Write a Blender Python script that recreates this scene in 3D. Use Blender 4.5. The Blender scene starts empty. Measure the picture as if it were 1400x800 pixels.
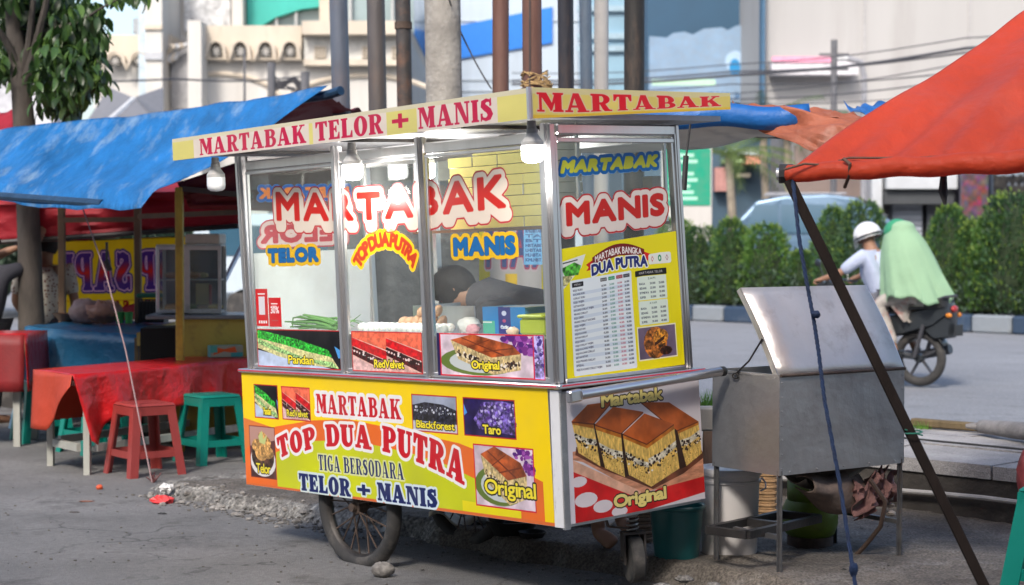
import bpy, math, random
import numpy as np
from mathutils import Matrix, Vector, Quaternion
random.seed(7); RNG = np.random.default_rng(7)
R = math.radians
SC = bpy.context.scene
COL = SC.collection

# ------------------------------------------------------------------ camera, sky, sun
CAM_H, FPX = 1.55, 2444.0
PITCH = math.atan(75 / FPX)
cam = bpy.data.objects.new('camera', bpy.data.cameras.new('camera'))
COL.objects.link(cam); SC.camera = cam
cam.location = (0, 0, CAM_H)
cam.rotation_euler = (math.pi / 2 - PITCH, 0, 0)
cam.data.sensor_width = 36; cam.data.lens = FPX / 1400 * 36
cam.data.clip_start = .1; cam.data.clip_end = 2000
cam.data.dof.use_dof = True; cam.data.dof.focus_distance = 7.9; cam.data.dof.aperture_fstop = 3.3

SUN_EL, SUN_AZ = 42, -162            # azimuth counted from +Y (away from camera) towards +X
w = bpy.data.worlds.new('World'); SC.world = w; w.use_nodes = True
nt = w.node_tree; bg = nt.nodes['Background']
sky = nt.nodes.new('ShaderNodeTexSky'); sky.sky_type = 'NISHITA'; sky.sun_disc = False
sky.sun_elevation = R(SUN_EL); sky.sun_rotation = R(SUN_AZ)
sky.air_density = 1.0; sky.dust_density = 3.0; sky.ozone_density = 1.0
nt.links.new(sky.outputs[0], bg.inputs[0]); bg.inputs[1].default_value = .13
sl = bpy.data.lights.new('sun', 'SUN'); sl.energy = 1.45; sl.angle = R(10); sl.color = (1, .95, .88)
sun = bpy.data.objects.new('sun', sl); COL.objects.link(sun)
sd = Vector((math.sin(R(SUN_AZ)) * math.cos(R(SUN_EL)), math.cos(R(SUN_AZ)) * math.cos(R(SUN_EL)), math.sin(R(SUN_EL))))
sun.rotation_euler = sd.to_track_quat('Z', 'Y').to_euler()
SC.view_settings.view_transform = 'Standard'; SC.view_settings.look = 'None'
SC.view_settings.exposure = 1.2; SC.view_settings.gamma = 1.0
SC.render.engine = 'CYCLES'
SC.cycles.max_bounces = 8; SC.cycles.transparent_max_bounces = 16
SC.cycles.use_denoising = True
SC.cycles.sample_clamp_indirect = 6

# ------------------------------------------------------------------ helpers: points
_fw = Vector((0, math.cos(PITCH), -math.sin(PITCH))); _up = Vector((0, math.sin(PITCH), math.cos(PITCH)))
def ray(px, py): return _fw + Vector((1, 0, 0)) * ((px - 700) / FPX) + _up * ((400 - py) / FPX)
def at(px, py, d): return Vector((0, 0, CAM_H)) + ray(px, py) * d
def gnd(px, py, z=0.0):
    r = ray(px, py); return Vector((0, 0, CAM_H)) + r * ((z - CAM_H) / r.z)
S2 = math.sqrt(.5)
def road(s, c, z=0.0):
    """street frame: s metres along the road to the far left, c = x + y line"""
    return Vector((c / 2 - s * S2, c / 2 + s * S2, z))

# ------------------------------------------------------------------ helpers: materials
_mats = {}
def mat(name, col, rough=.6, metal=0.0, var=.18, scale=6.0, bump=.08, bscale=60.0, spec=.5, col2=None, aniso=None,
        transl=0.0, emit=0.0, coat=0.0, dirt=None, dirt_amt=.5, dirt_scale=2.0, sss=0.0):
    if name in _mats: return _mats[name]
    m = bpy.data.materials.new(name); m.use_nodes = True; _mats[name] = m
    n, l = m.node_tree.nodes, m.node_tree.links
    b = n['Principled BSDF']; out = n['Material Output']
    tc = n.new('ShaderNodeTexCoord'); mp = n.new('ShaderNodeMapping'); l.new(tc.outputs['Object'], mp.inputs[0])
    if aniso: mp.inputs['Scale'].default_value = aniso
    nz = n.new('ShaderNodeTexNoise'); nz.inputs['Scale'].default_value = scale; nz.inputs['Detail'].default_value = 7
    nz.inputs['Roughness'].default_value = .62
    l.new(mp.outputs[0], nz.inputs['Vector'])
    mr = n.new('ShaderNodeMapRange'); mr.inputs[1].default_value = .3; mr.inputs[2].default_value = .7
    l.new(nz.outputs[0], mr.inputs[0])
    mx = n.new('ShaderNodeMix'); mx.data_type = 'RGBA'; l.new(mr.outputs[0], mx.inputs[0])
    c = Vector(col[:3])
    if col2 is None: a, d = c * (1 - var), Vector([min(1, v) for v in c * (1 + var)])
    else: a, d = c, Vector(col2)
    mx.inputs[6].default_value = (*a, 1); mx.inputs[7].default_value = (*d, 1)
    src = mx.outputs[2]
    if dirt is not None:
        n2 = n.new('ShaderNodeTexNoise'); n2.inputs['Scale'].default_value = dirt_scale; n2.inputs['Detail'].default_value = 9
        n2.inputs['Roughness'].default_value = .7
        l.new(mp.outputs[0], n2.inputs['Vector'])
        m2 = n.new('ShaderNodeMapRange'); m2.inputs[1].default_value = .52; m2.inputs[2].default_value = .68; m2.inputs[4].default_value = dirt_amt
        l.new(n2.outputs[0], m2.inputs[0])
        x2 = n.new('ShaderNodeMix'); x2.data_type = 'RGBA'; l.new(m2.outputs[0], x2.inputs[0]); l.new(src, x2.inputs[6])
        x2.inputs[7].default_value = (*dirt, 1); src = x2.outputs[2]
    l.new(src, b.inputs['Base Color'])
    b.inputs['Metallic'].default_value = metal; b.inputs['Specular IOR Level'].default_value = spec
    rr = n.new('ShaderNodeMapRange'); rr.inputs[3].default_value = max(0, rough - .08); rr.inputs[4].default_value = min(1, rough + .1)
    l.new(nz.outputs[0], rr.inputs[0]); l.new(rr.outputs[0], b.inputs['Roughness'])
    if coat: b.inputs['Coat Weight'].default_value = coat; b.inputs['Coat Roughness'].default_value = .13
    if sss: b.inputs['Subsurface Weight'].default_value = sss; b.inputs['Subsurface Scale'].default_value = .02
    if bump:
        n3 = n.new('ShaderNodeTexNoise'); n3.inputs['Scale'].default_value = bscale; n3.inputs['Detail'].default_value = 5
        l.new(mp.outputs[0], n3.inputs['Vector'])
        bp = n.new('ShaderNodeBump'); bp.inputs['Strength'].default_value = min(1, bump * 4); bp.inputs['Distance'].default_value = .25 / bscale
        l.new(n3.outputs[0], bp.inputs['Height']); l.new(bp.outputs[0], b.inputs['Normal'])
    if emit:
        b.inputs['Emission Color'].default_value = (*col[:3], 1); b.inputs['Emission Strength'].default_value = emit
    if transl:
        tr = n.new('ShaderNodeBsdfTranslucent'); l.new(src, tr.inputs[0])
        ms = n.new('ShaderNodeMixShader'); ms.inputs[0].default_value = transl
        l.new(b.outputs[0], ms.inputs[1]); l.new(tr.outputs[0], ms.inputs[2]); l.new(ms.outputs[0], out.inputs[0])
    return m

def glass_mat(name, tint=(.95, .98, .97), film=.03, refl=1.0):
    if name in _mats: return _mats[name]
    m = bpy.data.materials.new(name); m.use_nodes = True; _mats[name] = m
    n, l = m.node_tree.nodes, m.node_tree.links; n.remove(n['Principled BSDF']); out = n['Material Output']
    t = n.new('ShaderNodeBsdfTransparent'); t.inputs[0].default_value = (*tint, 1)
    g = n.new('ShaderNodeBsdfGlossy'); g.inputs['Roughness'].default_value = .03
    d = n.new('ShaderNodeBsdfDiffuse'); d.inputs[0].default_value = (.7, .72, .72, 1)
    tc = n.new('ShaderNodeTexCoord'); nz = n.new('ShaderNodeTexNoise'); nz.inputs['Scale'].default_value = 3; nz.inputs['Detail'].default_value = 6
    l.new(tc.outputs['Object'], nz.inputs['Vector'])
    mr = n.new('ShaderNodeMapRange'); mr.inputs[1].default_value = .35; mr.inputs[2].default_value = .75; mr.inputs[3].default_value = film * .4; mr.inputs[4].default_value = film * 1.6
    l.new(nz.outputs[0], mr.inputs[0])
    m1 = n.new('ShaderNodeMixShader'); l.new(mr.outputs[0], m1.inputs[0]); l.new(t.outputs[0], m1.inputs[1]); l.new(d.outputs[0], m1.inputs[2])
    fr = n.new('ShaderNodeLayerWeight'); fr.inputs[0].default_value = .5
    pw = n.new('ShaderNodeMath'); pw.operation = 'POWER'; pw.inputs[1].default_value = 4; l.new(fr.outputs['Facing'], pw.inputs[0])
    mu = n.new('ShaderNodeMath'); mu.operation = 'MULTIPLY_ADD'; mu.inputs[1].default_value = .5 * refl; mu.inputs[2].default_value = .035 * refl; l.new(pw.outputs[0], mu.inputs[0])
    m2 = n.new('ShaderNodeMixShader'); l.new(mu.outputs[0], m2.inputs[0]); l.new(m1.outputs[0], m2.inputs[1]); l.new(g.outputs[0], m2.inputs[2])
    l.new(m2.outputs[0], out.inputs[0]); return m

def print_mat(name, arr, rough=.38, bump=.05, wear=.2, coat=.04, transl=0.0):
    """flat print: numpy picture (rows top to bottom, sRGB) painted by this script, with grime and slight waviness"""
    h, wd = arr.shape[:2]
    im = bpy.data.images.new(name, wd, h); px = np.ones((h, wd, 4), np.float32); px[..., :3] = np.clip(arr[::-1], 0, 1)
    im.pixels.foreach_set(px.ravel()); im.update(); im.pack()
    m = bpy.data.materials.new(name); m.use_nodes = True; n, l = m.node_tree.nodes, m.node_tree.links
    b = n['Principled BSDF']; t = n.new('ShaderNodeTexImage'); t.image = im; t.extension = 'EXTEND'
    tc = n.new('ShaderNodeTexCoord'); nz = n.new('ShaderNodeTexNoise'); nz.inputs['Scale'].default_value = 5; nz.inputs['Detail'].default_value = 8
    l.new(tc.outputs['Object'], nz.inputs['Vector'])
    mr = n.new('ShaderNodeMapRange'); mr.inputs[1].default_value = .35; mr.inputs[2].default_value = .7; mr.inputs[3].default_value = 0; mr.inputs[4].default_value = wear
    l.new(nz.outputs[0], mr.inputs[0])
    mx = n.new('ShaderNodeMix'); mx.data_type = 'RGBA'; l.new(mr.outputs[0], mx.inputs[0]); l.new(t.outputs[0], mx.inputs[6]); mx.inputs[7].default_value = (.25, .22, .18, 1)
    l.new(mx.outputs[2], b.inputs['Base Color']); b.inputs['Roughness'].default_value = rough; b.inputs['Coat Weight'].default_value = coat
    b.inputs['Coat Roughness'].default_value = .2; b.inputs['Specular IOR Level'].default_value = .25
    n2 = n.new('ShaderNodeTexNoise'); n2.inputs['Scale'].default_value = 9; l.new(tc.outputs['Object'], n2.inputs['Vector'])
    bp = n.new('ShaderNodeBump'); bp.inputs['Strength'].default_value = bump * 4; bp.inputs['Distance'].default_value = .01
    l.new(n2.outputs[0], bp.inputs['Height']); l.new(bp.outputs[0], b.inputs['Normal'])
    if transl:
        tr = n.new('ShaderNodeBsdfTranslucent'); l.new(mx.outputs[2], tr.inputs[0]); ms = n.new('ShaderNodeMixShader'); ms.inputs[0].default_value = transl
        l.new(b.outputs[0], ms.inputs[1]); l.new(tr.outputs[0], ms.inputs[2]); l.new(ms.outputs[0], n['Material Output'].inputs[0])
    return m

# ------------------------------------------------------------------ helpers: meshes
class MB:
    def __init__(s): s.v = []; s.f = []; s.uv = {}; s.mi = []; s.m = 0
    def add(s, vs, fs, uvs=None):
        o = len(s.v); s.v += [tuple(v) for v in vs]
        for k, f in enumerate(fs):
            if uvs: s.uv[len(s.f)] = uvs[k]
            s.f.append([i + o for i in f]); s.mi.append(s.m)
        return s
    def box(s, lo, hi, M=None, bev=0.0):
        x0, y0, z0 = lo; x1, y1, z1 = hi
        if bev > 0:
            b = min(bev, .49 * min(abs(x1 - x0), abs(y1 - y0), abs(z1 - z0)))
            vs = []
            for z, i in ((z0, b), (z0 + b, 0), (z1 - b, 0), (z1, b)):
                vs += [(x0 + i + b * 0, y0 + i, z), (x1 - i, y0 + i, z), (x1 - i, y1 - i, z), (x0 + i, y1 - i, z)]
            # 8-gon rings give chamfered uprights
            vs = []
            for z, i in ((z0, b), (z0 + b, 0), (z1 - b, 0), (z1, b)):
                vs += [(x0 + b + i * .6, y0 + i, z), (x1 - b - i * .6, y0 + i, z), (x1 - i, y0 + b + i * .6, z), (x1 - i, y1 - b - i * .6, z),
                       (x1 - b - i * .6, y1 - i, z), (x0 + b + i * .6, y1 - i, z), (x0 + i, y1 - b - i * .6, z), (x0 + i, y0 + b + i * .6, z)]
            fs = [[7, 6, 5, 4, 3, 2, 1, 0], [24 + k for k in range(8)]]
            for r in range(3):
                for k in range(8): fs.append([r * 8 + k, r * 8 + (k + 1) % 8, r * 8 + 8 + (k + 1) % 8, r * 8 + 8 + k])
        else:
            vs = [(x0, y0, z0), (x1, y0, z0), (x1, y1, z0), (x0, y1, z0), (x0, y0, z1), (x1, y0, z1), (x1, y1, z1), (x0, y1, z1)]
            fs = [[3, 2, 1, 0], [4, 5, 6, 7], [0, 1, 5, 4], [1, 2, 6, 5], [2, 3, 7, 6], [3, 0, 4, 7]]
        if M is not None: vs = [M @ Vector(v) for v in vs]
        return s.add(vs, fs)
    def bar(s, a, b, wd, ht=None, up=(0, 0, 1), bev=0.0):
        a, b = Vector(a), Vector(b); ht = ht or wd; d = (b - a); L = d.length; z = d.normalized(); u = Vector(up)
        if abs(z.dot(u)) > .98: u = Vector((1, 0, 0))
        x = u.cross(z).normalized(); y = z.cross(x)
        M = Matrix((x, y, z)).transposed().to_4x4(); M.translation = a
        return s.box((-wd / 2, -ht / 2, 0), (wd / 2, ht / 2, L), M, bev)
    def tube(s, pts, r, n=8, cap=True):
        pts = [Vector(p) for p in pts]; rs = r if isinstance(r, (list, tuple)) else [r] * len(pts)
        vs = []; fs = []; px = None
        for i, p in enumerate(pts):
            t = (pts[min(i + 1, len(pts) - 1)] - pts[max(i - 1, 0)]).normalized()
            if px is None:
                u = Vector((0, 0, 1)) if abs(t.z) < .9 else Vector((1, 0, 0)); px = u.cross(t).normalized()
            px = (px - t * px.dot(t)).normalized(); py = t.cross(px)
            for k in range(n):
                a = 2 * math.pi * k / n; vs.append(p + (px * math.cos(a) + py * math.sin(a)) * rs[i])
        for i in range(len(pts) - 1):
            for k in range(n): fs.append([i * n + k, i * n + (k + 1) % n, (i + 1) * n + (k + 1) % n, (i + 1) * n + k])
        if cap: fs.append(list(range(n))[::-1]); fs.append([(len(pts) - 1) * n + k for k in range(n)])
        return s.add(vs, fs)
    def lathe(s, prof, n=20, M=None, cap=True):
        vs = []; fs = []
        for r, z in prof:
            for k in range(n):
                a = 2 * math.pi * k / n; vs.append(Vector((r * math.cos(a), r * math.sin(a), z)))
        for i in range(len(prof) - 1):
            for k in range(n): fs.append([i * n + k, i * n + (k + 1) % n, (i + 1) * n + (k + 1) % n, (i + 1) * n + k])
        if cap and prof[0][0] > 1e-6: fs.append(list(range(n))[::-1])
        if cap and prof[-1][0] > 1e-6: fs.append([(len(prof) - 1) * n + k for k in range(n)])
        if M is not None: vs = [M @ v for v in vs]
        return s.add(vs, fs)
    def prism(s, poly, a, b, f):
        """poly (2-D) placed by f(p, q, t) for t = a and t = b"""
        n = len(poly); vs = [f(p, q, a) for p, q in poly] + [f(p, q, b) for p, q in poly]
        fs = [list(range(n))[::-1], list(range(n, 2 * n))] + [[k, (k + 1) % n, n + (k + 1) % n, n + k] for k in range(n)]
        return s.add(vs, fs)
    def sheet(s, fn, nu, nv):
        vs = [fn(i / nu, j / nv) for j in range(nv + 1) for i in range(nu + 1)]
        fs = []; uv = []
        for j in range(nv):
            for i in range(nu):
                a = j * (nu + 1) + i; fs.append([a, a + 1, a + nu + 2, a + nu + 1])
                uv.append([(i / nu, j / nv), ((i + 1) / nu, j / nv), ((i + 1) / nu, (j + 1) / nv), (i / nu, (j + 1) / nv)])
        return s.add(vs, fs, uv)
    def quad(s, a, b, c, d): return s.add([a, b, c, d], [[0, 1, 2, 3]], [[(0, 0), (1, 0), (1, 1), (0, 1)]])
    def blob(s, c, r, n=10, jit=.0, squash=(1, 1, 1), M=None, seed=0):
        rg = random.Random(seed); vs = []; fs = []
        for j in range(1, n):
            th = math.pi * j / n
            for k in range(2 * n):
                ph = math.pi * k / n; q = 1 + jit * (rg.random() - .5) * 2
                vs.append(Vector((math.sin(th) * math.cos(ph) * squash[0], math.sin(th) * math.sin(ph) * squash[1], math.cos(th) * squash[2])) * r * q)
        m = 2 * n; vs.append(Vector((0, 0, r * squash[2]))); vs.append(Vector((0, 0, -r * squash[2])))
        for j in range(n - 2):
            for k in range(m): fs.append([j * m + k, (j + 1) * m + k, (j + 1) * m + (k + 1) % m, j * m + (k + 1) % m])
        t = len(vs) - 2
        for k in range(m): fs.append([t, k, (k + 1) % m]); fs.append([t + 1, (n - 2) * m + (k + 1) % m, (n - 2) * m + k])
        vs = [(M @ v if M is not None else v) + Vector(c) for v in vs]
        return s.add(vs, fs)
    def mesh(s, name, mats, smooth=False):
        me = bpy.data.meshes.new(name); me.from_pydata(s.v, [], s.f)
        if not isinstance(mats, (list, tuple)): mats = [mats]
        for m in mats: me.materials.append(m)
        if len(mats) > 1: me.polygons.foreach_set('material_index', s.mi)
        if s.uv:
            ul = me.uv_layers.new(name='uv')
            for fi, uvs in s.uv.items():
                st = me.polygons[fi].loop_start
                for k, q in enumerate(uvs): ul.data[st + k].uv = q
        if smooth:
            me.polygons.foreach_set('use_smooth', [True] * len(me.polygons))
            try: me.set_sharp_from_angle(angle=R(smooth if smooth is not True else 40))
            except Exception: pass
        me.update(); return me
    def build(s, name, mats, parent=None, smooth=False, kind=None, label=None):
        o = bpy.data.objects.new(name, s.mesh(name, mats, smooth)); COL.objects.link(o)
        if parent is not None: o.parent = parent
        if kind: o['kind'] = kind
        if label: o['label'] = label
        return o

def tag(o, label=None, cat=None, group=None, kind=None):
    if label: o['label'] = label
    if cat: o['category'] = cat
    if group: o['group'] = group
    if kind: o['kind'] = kind
    return o
def thing(name, label, cat, loc=(0, 0, 0), rz=0.0, group=None, M=None):
    o = bpy.data.objects.new(name, None); COL.objects.link(o); o.empty_display_size = .1
    if M is not None: o.matrix_world = M
    else: o.location = loc; o.rotation_euler = (0, 0, rz)
    return tag(o, label, cat, group)
def dup(o, parent=None, **kw):
    c = o.copy(); COL.objects.link(c)
    if parent is not None: c.parent = parent
    for ch in list(o.children): dup(ch, c)
    for k, v in kw.items(): c[k] = v
    return c
def place(o, loc, rz=0.0, sc=1.0):
    o.location = loc; o.rotation_euler = (0, 0, rz); o.scale = (sc, sc, sc) if not isinstance(sc, tuple) else sc; return o

# ------------------------------------------------------------------ flat print: signed-distance lettering on numpy canvases
def _E(cx, cy, rx, ry, a0=0, a1=360, n=22):
    return [(cx + rx * math.cos(R(a0 + (a1 - a0) * k / n)), cy + ry * math.sin(R(a0 + (a1 - a0) * k / n))) for k in range(n + (0 if a1 - a0 == 360 else 1))]
def _st(x, w=.22, top=True, bot=True):
    e = .06
    p = [(x, 0), (x + w, 0)] if not bot else [(x - e, 0), (x + w + e, 0), (x + w + e, .055), (x + w, .085)]
    q = [(x + w, 1), (x, 1)] if not top else [(x + w, .915), (x + w + e, .945), (x + w + e, 1), (x - e, 1), (x - e, .945), (x, .915)]
    z = [] if not bot else [(x, .085), (x - e, .055)]
    return [p + q + z]
def _rc(x0, y0, x1, y1): return [[(x0, y0), (x1, y0), (x1, y1), (x0, y1)]]
def _bowl(x, xr, y0, y1, hx=.1, hy=.075):
    cy, ry = (y0 + y1) / 2, (y1 - y0) / 2; m = x + (xr - x) * .35
    o = [(x, y0)] + _E(m, cy, xr - m, ry, -90, 90, 14) + [(x, y1)]
    i = [(x + .02, y0 + hy)] + _E(m, cy, max(.03, xr - .2 - m), ry - hy, -90, 90, 10) + [(x + .02, y1 - hy)]
    return [o, i]
def _serif():
    G = {}
    armT = [[(.2, 1), (.56, 1), (.56, .7), (.52, .7), (.45, .92), (.2, .92)]]; armB = [[(.2, 0), (.58, 0), (.58, .32), (.54, .32), (.46, .08), (.2, .08)]]
    armM = [[(.2, .46), (.35, .46), (.39, .34), (.43, .34), (.43, .66), (.39, .66), (.35, .54), (.2, .54)]]
    G['I'] = ([_st(.06)], .34)
    G['T'] = ([[[(0, 1), (.62, 1), (.62, .68), (.575, .68), (.5, .91), (.12, .91), (.045, .68), (0, .68)]], _st(.2, top=False)], .62)
    G['E'] = ([_st(.06), armT, armM, armB], .6); G['L'] = ([_st(.06), armB], .6); G['F'] = ([_st(.06), armT, armM], .58)
    G['M'] = ([_rc(.07, 0, .14, 1), _rc(0, 0, .22, .06), _rc(0, .94, .2, 1), [[(.07, 1), (.3, 1), (.5, .36), (.44, .06)]], [[(.42, .06), (.47, .06), (.67, 1), (.58, 1)]], _st(.58, .21)], .85)
    G['A'] = ([[[(.27, 1), (.45, 1), (.72, 0), (.47, 0)]], [[(.27, 1), (.35, 1), (.15, 0), (.07, 0)]], _rc(.17, .25, .55, .33), _rc(0, 0, .24, .06), _rc(.41, 0, .8, .06)], .8)
    G['P'] = ([_st(.06), _bowl(.2, .64, .42, 1)], .64)
    G['R'] = ([_st(.06), _bowl(.2, .64, .46, 1), [[(.3, .5), (.46, .52), (.64, .1), (.72, .07), (.72, 0), (.47, 0)]]], .72)
    G['B'] = ([_st(.06), _bowl(.2, .62, .5, 1), _bowl(.2, .67, 0, .56)], .68)
    G['D'] = ([_st(.06), _bowl(.2, .7, 0, 1)], .7)
    G['O'] = ([[_E(.34, .5, .34, .52), _E(.34, .5, .11, .43)]], .68)
    G['G'] = ([[_E(.34, .5, .34, .52, 48, 330, 20) + _E(.34, .5, .11, .43, 330, 48, 14)], _rc(.42, .04, .62, .42), _rc(.33, .38, .69, .45), [[(.5, .7), (.6, .7), (.6, 1), (.56, 1), (.5, .9)]]], .68)
    G['K'] = ([_st(.06), [[(.26, .45), (.32, .4), (.62, .95), (.54, .95)]], [[(.3, .58), (.46, .66), (.74, .05), (.5, .05)]], _rc(.44, .94, .74, 1), _rc(.44, 0, .8, .06)], .8)
    G['N'] = ([_rc(.07, 0, .14, 1), _rc(0, 0, .22, .06), _rc(0, .94, .2, 1), [[(.07, 1), (.32, 1), (.66, 0), (.5, 0)]], _rc(.59, 0, .66, 1), _rc(.5, .94, .74, 1)], .74)
    G['U'] = ([_st(.06, top=True, bot=False)[:1], _rc(.52, .3, .59, 1), _rc(.44, .94, .67, 1), [_E(.325, .3, .265, .32, 180, 360, 14) + _E(.4, .3, .12, .2, 360, 180, 10)]], .67)
    G['U'][0][0] = [[(.06, .3), (.28, .3), (.28, .915), (.34, .945), (.34, 1), (0, 1), (0, .945), (.06, .915)]]
    c = [(.5, .74), (.46, .9), (.3, .94), (.16, .86), (.15, .7), (.27, .57), (.4, .45), (.47, .28), (.4, .12), (.25, .06), (.1, .12), (.05, .28)]
    wd = [.03, .05, .07, .1, .12, .125, .125, .12, .1, .07, .05, .03]; L = []; Rr = []
    for i, (x, y) in enumerate(c):
        x2, y2 = c[min(i + 1, len(c) - 1)]; x1, y1 = c[max(i - 1, 0)]; d = math.hypot(x2 - x1, y2 - y1); nx, ny = -(y2 - y1) / d, (x2 - x1) / d
        L.append((x + nx * wd[i], y + ny * wd[i])); Rr.append((x - nx * wd[i], y - ny * wd[i]))
    G['S'] = ([[L + Rr[::-1]], [[(.44, .68), (.52, .68), (.52, 1), (.48, 1)]], [[(.02, 0), (.06, 0), (.11, .34), (.02, .34)]]], .58)
    G['+'] = ([_rc(.0, .42, .56, .54), _rc(.22, .2, .34, .76)], .56)
    return G
SERIF = _serif()
_sans = {}
def sans(ch):
    if ch in _sans: return _sans[ch]
    cu = bpy.data.curves.new('t', 'FONT'); cu.body = ch; cu.size = 1.37; cu.resolution_u = 3
    o = bpy.data.objects.new('t', cu); COL.objects.link(o); bpy.context.view_layer.update()
    me = bpy.data.meshes.new_from_object(o.evaluated_get(bpy.context.evaluated_depsgraph_get()))
    cnt = {}
    for p in me.polygons:
        for e in p.edge_keys: cnt[e] = cnt.get(e, 0) + 1
    V = [v.co for v in me.vertices]
    seg = np.array([[V[a].x, V[a].y, V[b].x, V[b].y] for (a, b), k in cnt.items() if k == 1]) if cnt else np.zeros((0, 4))
    bpy.data.objects.remove(o); bpy.data.curves.remove(cu); bpy.data.meshes.remove(me)
    if len(seg):
        x0 = min(seg[:, 0].min(), seg[:, 2].min()); x1 = max(seg[:, 0].max(), seg[:, 2].max()); seg[:, 0] -= x0; seg[:, 2] -= x0
        _sans[ch] = ([seg], x1 - x0)
    else: _sans[ch] = ([], .32)
    return _sans[ch]
def _segs(shape):
    if isinstance(shape, np.ndarray): return shape
    out = []
    for lp in shape:
        for k in range(len(lp)): out.append((*lp[k], *lp[(k + 1) % len(lp)]))
    return np.array(out, float)
def layout(txt, font, gap=.1, space=.34):
    """-> list of (segment arrays, x offset), total width; cap height is 1"""
    out = []; x = 0
    for ch in txt:
        if ch == ' ': x += space; continue
        sh, wd = (SERIF[ch] if font == 'serif' else sans(ch))
        out.append(([_segs(q) for q in sh], x, wd)); x += wd + gap
    return out, x - gap
class Canvas:
    def __init__(s, x0, x1, y0, y1, ppm, bg=(1, 1, 1)):
        s.x0, s.y1, s.ppm = x0, y1, ppm; s.w = max(4, int(round((x1 - x0) * ppm))); s.h = max(4, int(round((y1 - y0) * ppm)))
        s.px = np.empty((s.h, s.w, 3)); s.px[:] = bg; s.x1 = x1; s.y0 = y0
    def grid(s, bx0, bx1, by0, by1):
        i0 = max(0, int((bx0 - s.x0) * s.ppm)); i1 = min(s.w, int((bx1 - s.x0) * s.ppm) + 2)
        j0 = max(0, int((s.y1 - by1) * s.ppm)); j1 = min(s.h, int((s.y1 - by0) * s.ppm) + 2)
        if i1 <= i0 or j1 <= j0: return None
        X, Y = np.meshgrid(s.x0 + (np.arange(i0, i1) + .5) / s.ppm, s.y1 - (np.arange(j0, j1) + .5) / s.ppm)
        return i0, i1, j0, j1, X, Y
    def field(s, shapes, margin):
        D = np.full((s.h, s.w), 1e3)
        for sg in shapes:
            if not len(sg): continue
            g = s.grid(min(sg[:, 0].min(), sg[:, 2].min()) - margin, max(sg[:, 0].max(), sg[:, 2].max()) + margin,
                       min(sg[:, 1].min(), sg[:, 3].min()) - margin, max(sg[:, 1].max(), sg[:, 3].max()) + margin)
            if g is None: continue
            i0, i1, j0, j1, X, Y = g; d2 = np.full(X.shape, 1e6); ins = np.zeros(X.shape, bool)
            for ax, ay, bx, by in sg:
                ex, ey = bx - ax, by - ay; q = ex * ex + ey * ey
                if q < 1e-14: continue
                t = np.clip(((X - ax) * ex + (Y - ay) * ey) / q, 0, 1)
                d2 = np.minimum(d2, (X - ax - t * ex) ** 2 + (Y - ay - t * ey) ** 2)
                if ay != by:
                    c = (ay > Y) != (by > Y); ins ^= c & (X < (bx - ax) * (Y - ay) / (by - ay) + ax)
            d = np.sqrt(d2); d[ins] *= -1; D[j0:j1, i0:i1] = np.minimum(D[j0:j1, i0:i1], d)
        return D
    def blend(s, D, off, col, tex=None):
        a = np.clip(.5 - (D - off) * s.ppm, 0, 1)[..., None]; c = np.array(col) if tex is None else np.clip(np.array(col) * tex[..., None], 0, 1)
        s.px = s.px * (1 - a) + c * a
    def poly(s, pts, col, tex=None, off=0.0):
        s.blend(s.field([_segs([pts])], .02 + off), off, col, tex)
    def rect(s, x0, y0, x1, y1, col, tex=None, off=0.0): s.poly([(x0, y0), (x1, y0), (x1, y1), (x0, y1)], col, tex, off)
    def text(s, txt, x, y, wd, ht, layers, font='serif', gap=.1, warp=None, space=.34, shear=0.0, per=None):
        """cap box (x, y, wd, ht); layers = [(offset metres, colour), ...] outermost first; per(k, u) -> 2x3 affine for letter k"""
        lay, W = layout(txt, font, gap, space); sx = wd / W; shp = []
        for k, (sh, xo, lw) in enumerate(lay):
            for sg in sh:
                q = sg.copy(); q[:, [0, 2]] += xo
                if per is not None: q = per(q, (xo + lw / 2), W)
                else:
                    for a in (0, 2):
                        u = q[:, a].copy(); v = q[:, a + 1].copy()
                        if warp: q[:, a], q[:, a + 1] = warp(u / W, v)
                        else: q[:, a], q[:, a + 1] = x + u * sx + shear * v * ht, y + v * ht
                shp.append(q)
        D = s.field(shp, max(o for o, c in layers) + 4 / s.ppm)
        for off, c in layers: s.blend(D, off, c)
        return D
    def noise(s, sc, seed=0, oct=4, ax=1.0, ay=1.0):
        rg = np.random.default_rng(seed); out = np.zeros((s.h, s.w)); amp = 1; tot = 0
        for o in range(oct):
            cw = max(2, int((s.x1 - s.x0) * sc * ax * 2 ** o) + 2); ch = max(2, int((s.y1 - s.y0) * sc * ay * 2 ** o) + 2)
            g = rg.random((ch + 1, cw + 1)); X = np.linspace(0, cw - .001, s.w); Y = np.linspace(0, ch - .001, s.h)
            xi, yi = X.astype(int), Y.astype(int); fx, fy = X - xi, Y - yi; fx = fx * fx * (3 - 2 * fx); fy = (fy * fy * (3 - 2 * fy))[:, None]
            a = g[np.ix_(yi, xi)] * (1 - fx) + g[np.ix_(yi, xi + 1)] * fx; b = g[np.ix_(yi + 1, xi)] * (1 - fx) + g[np.ix_(yi + 1, xi + 1)] * fx
            out += amp * (a * (1 - fy) + b * fy); tot += amp; amp *= .55
        return out / tot
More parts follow.
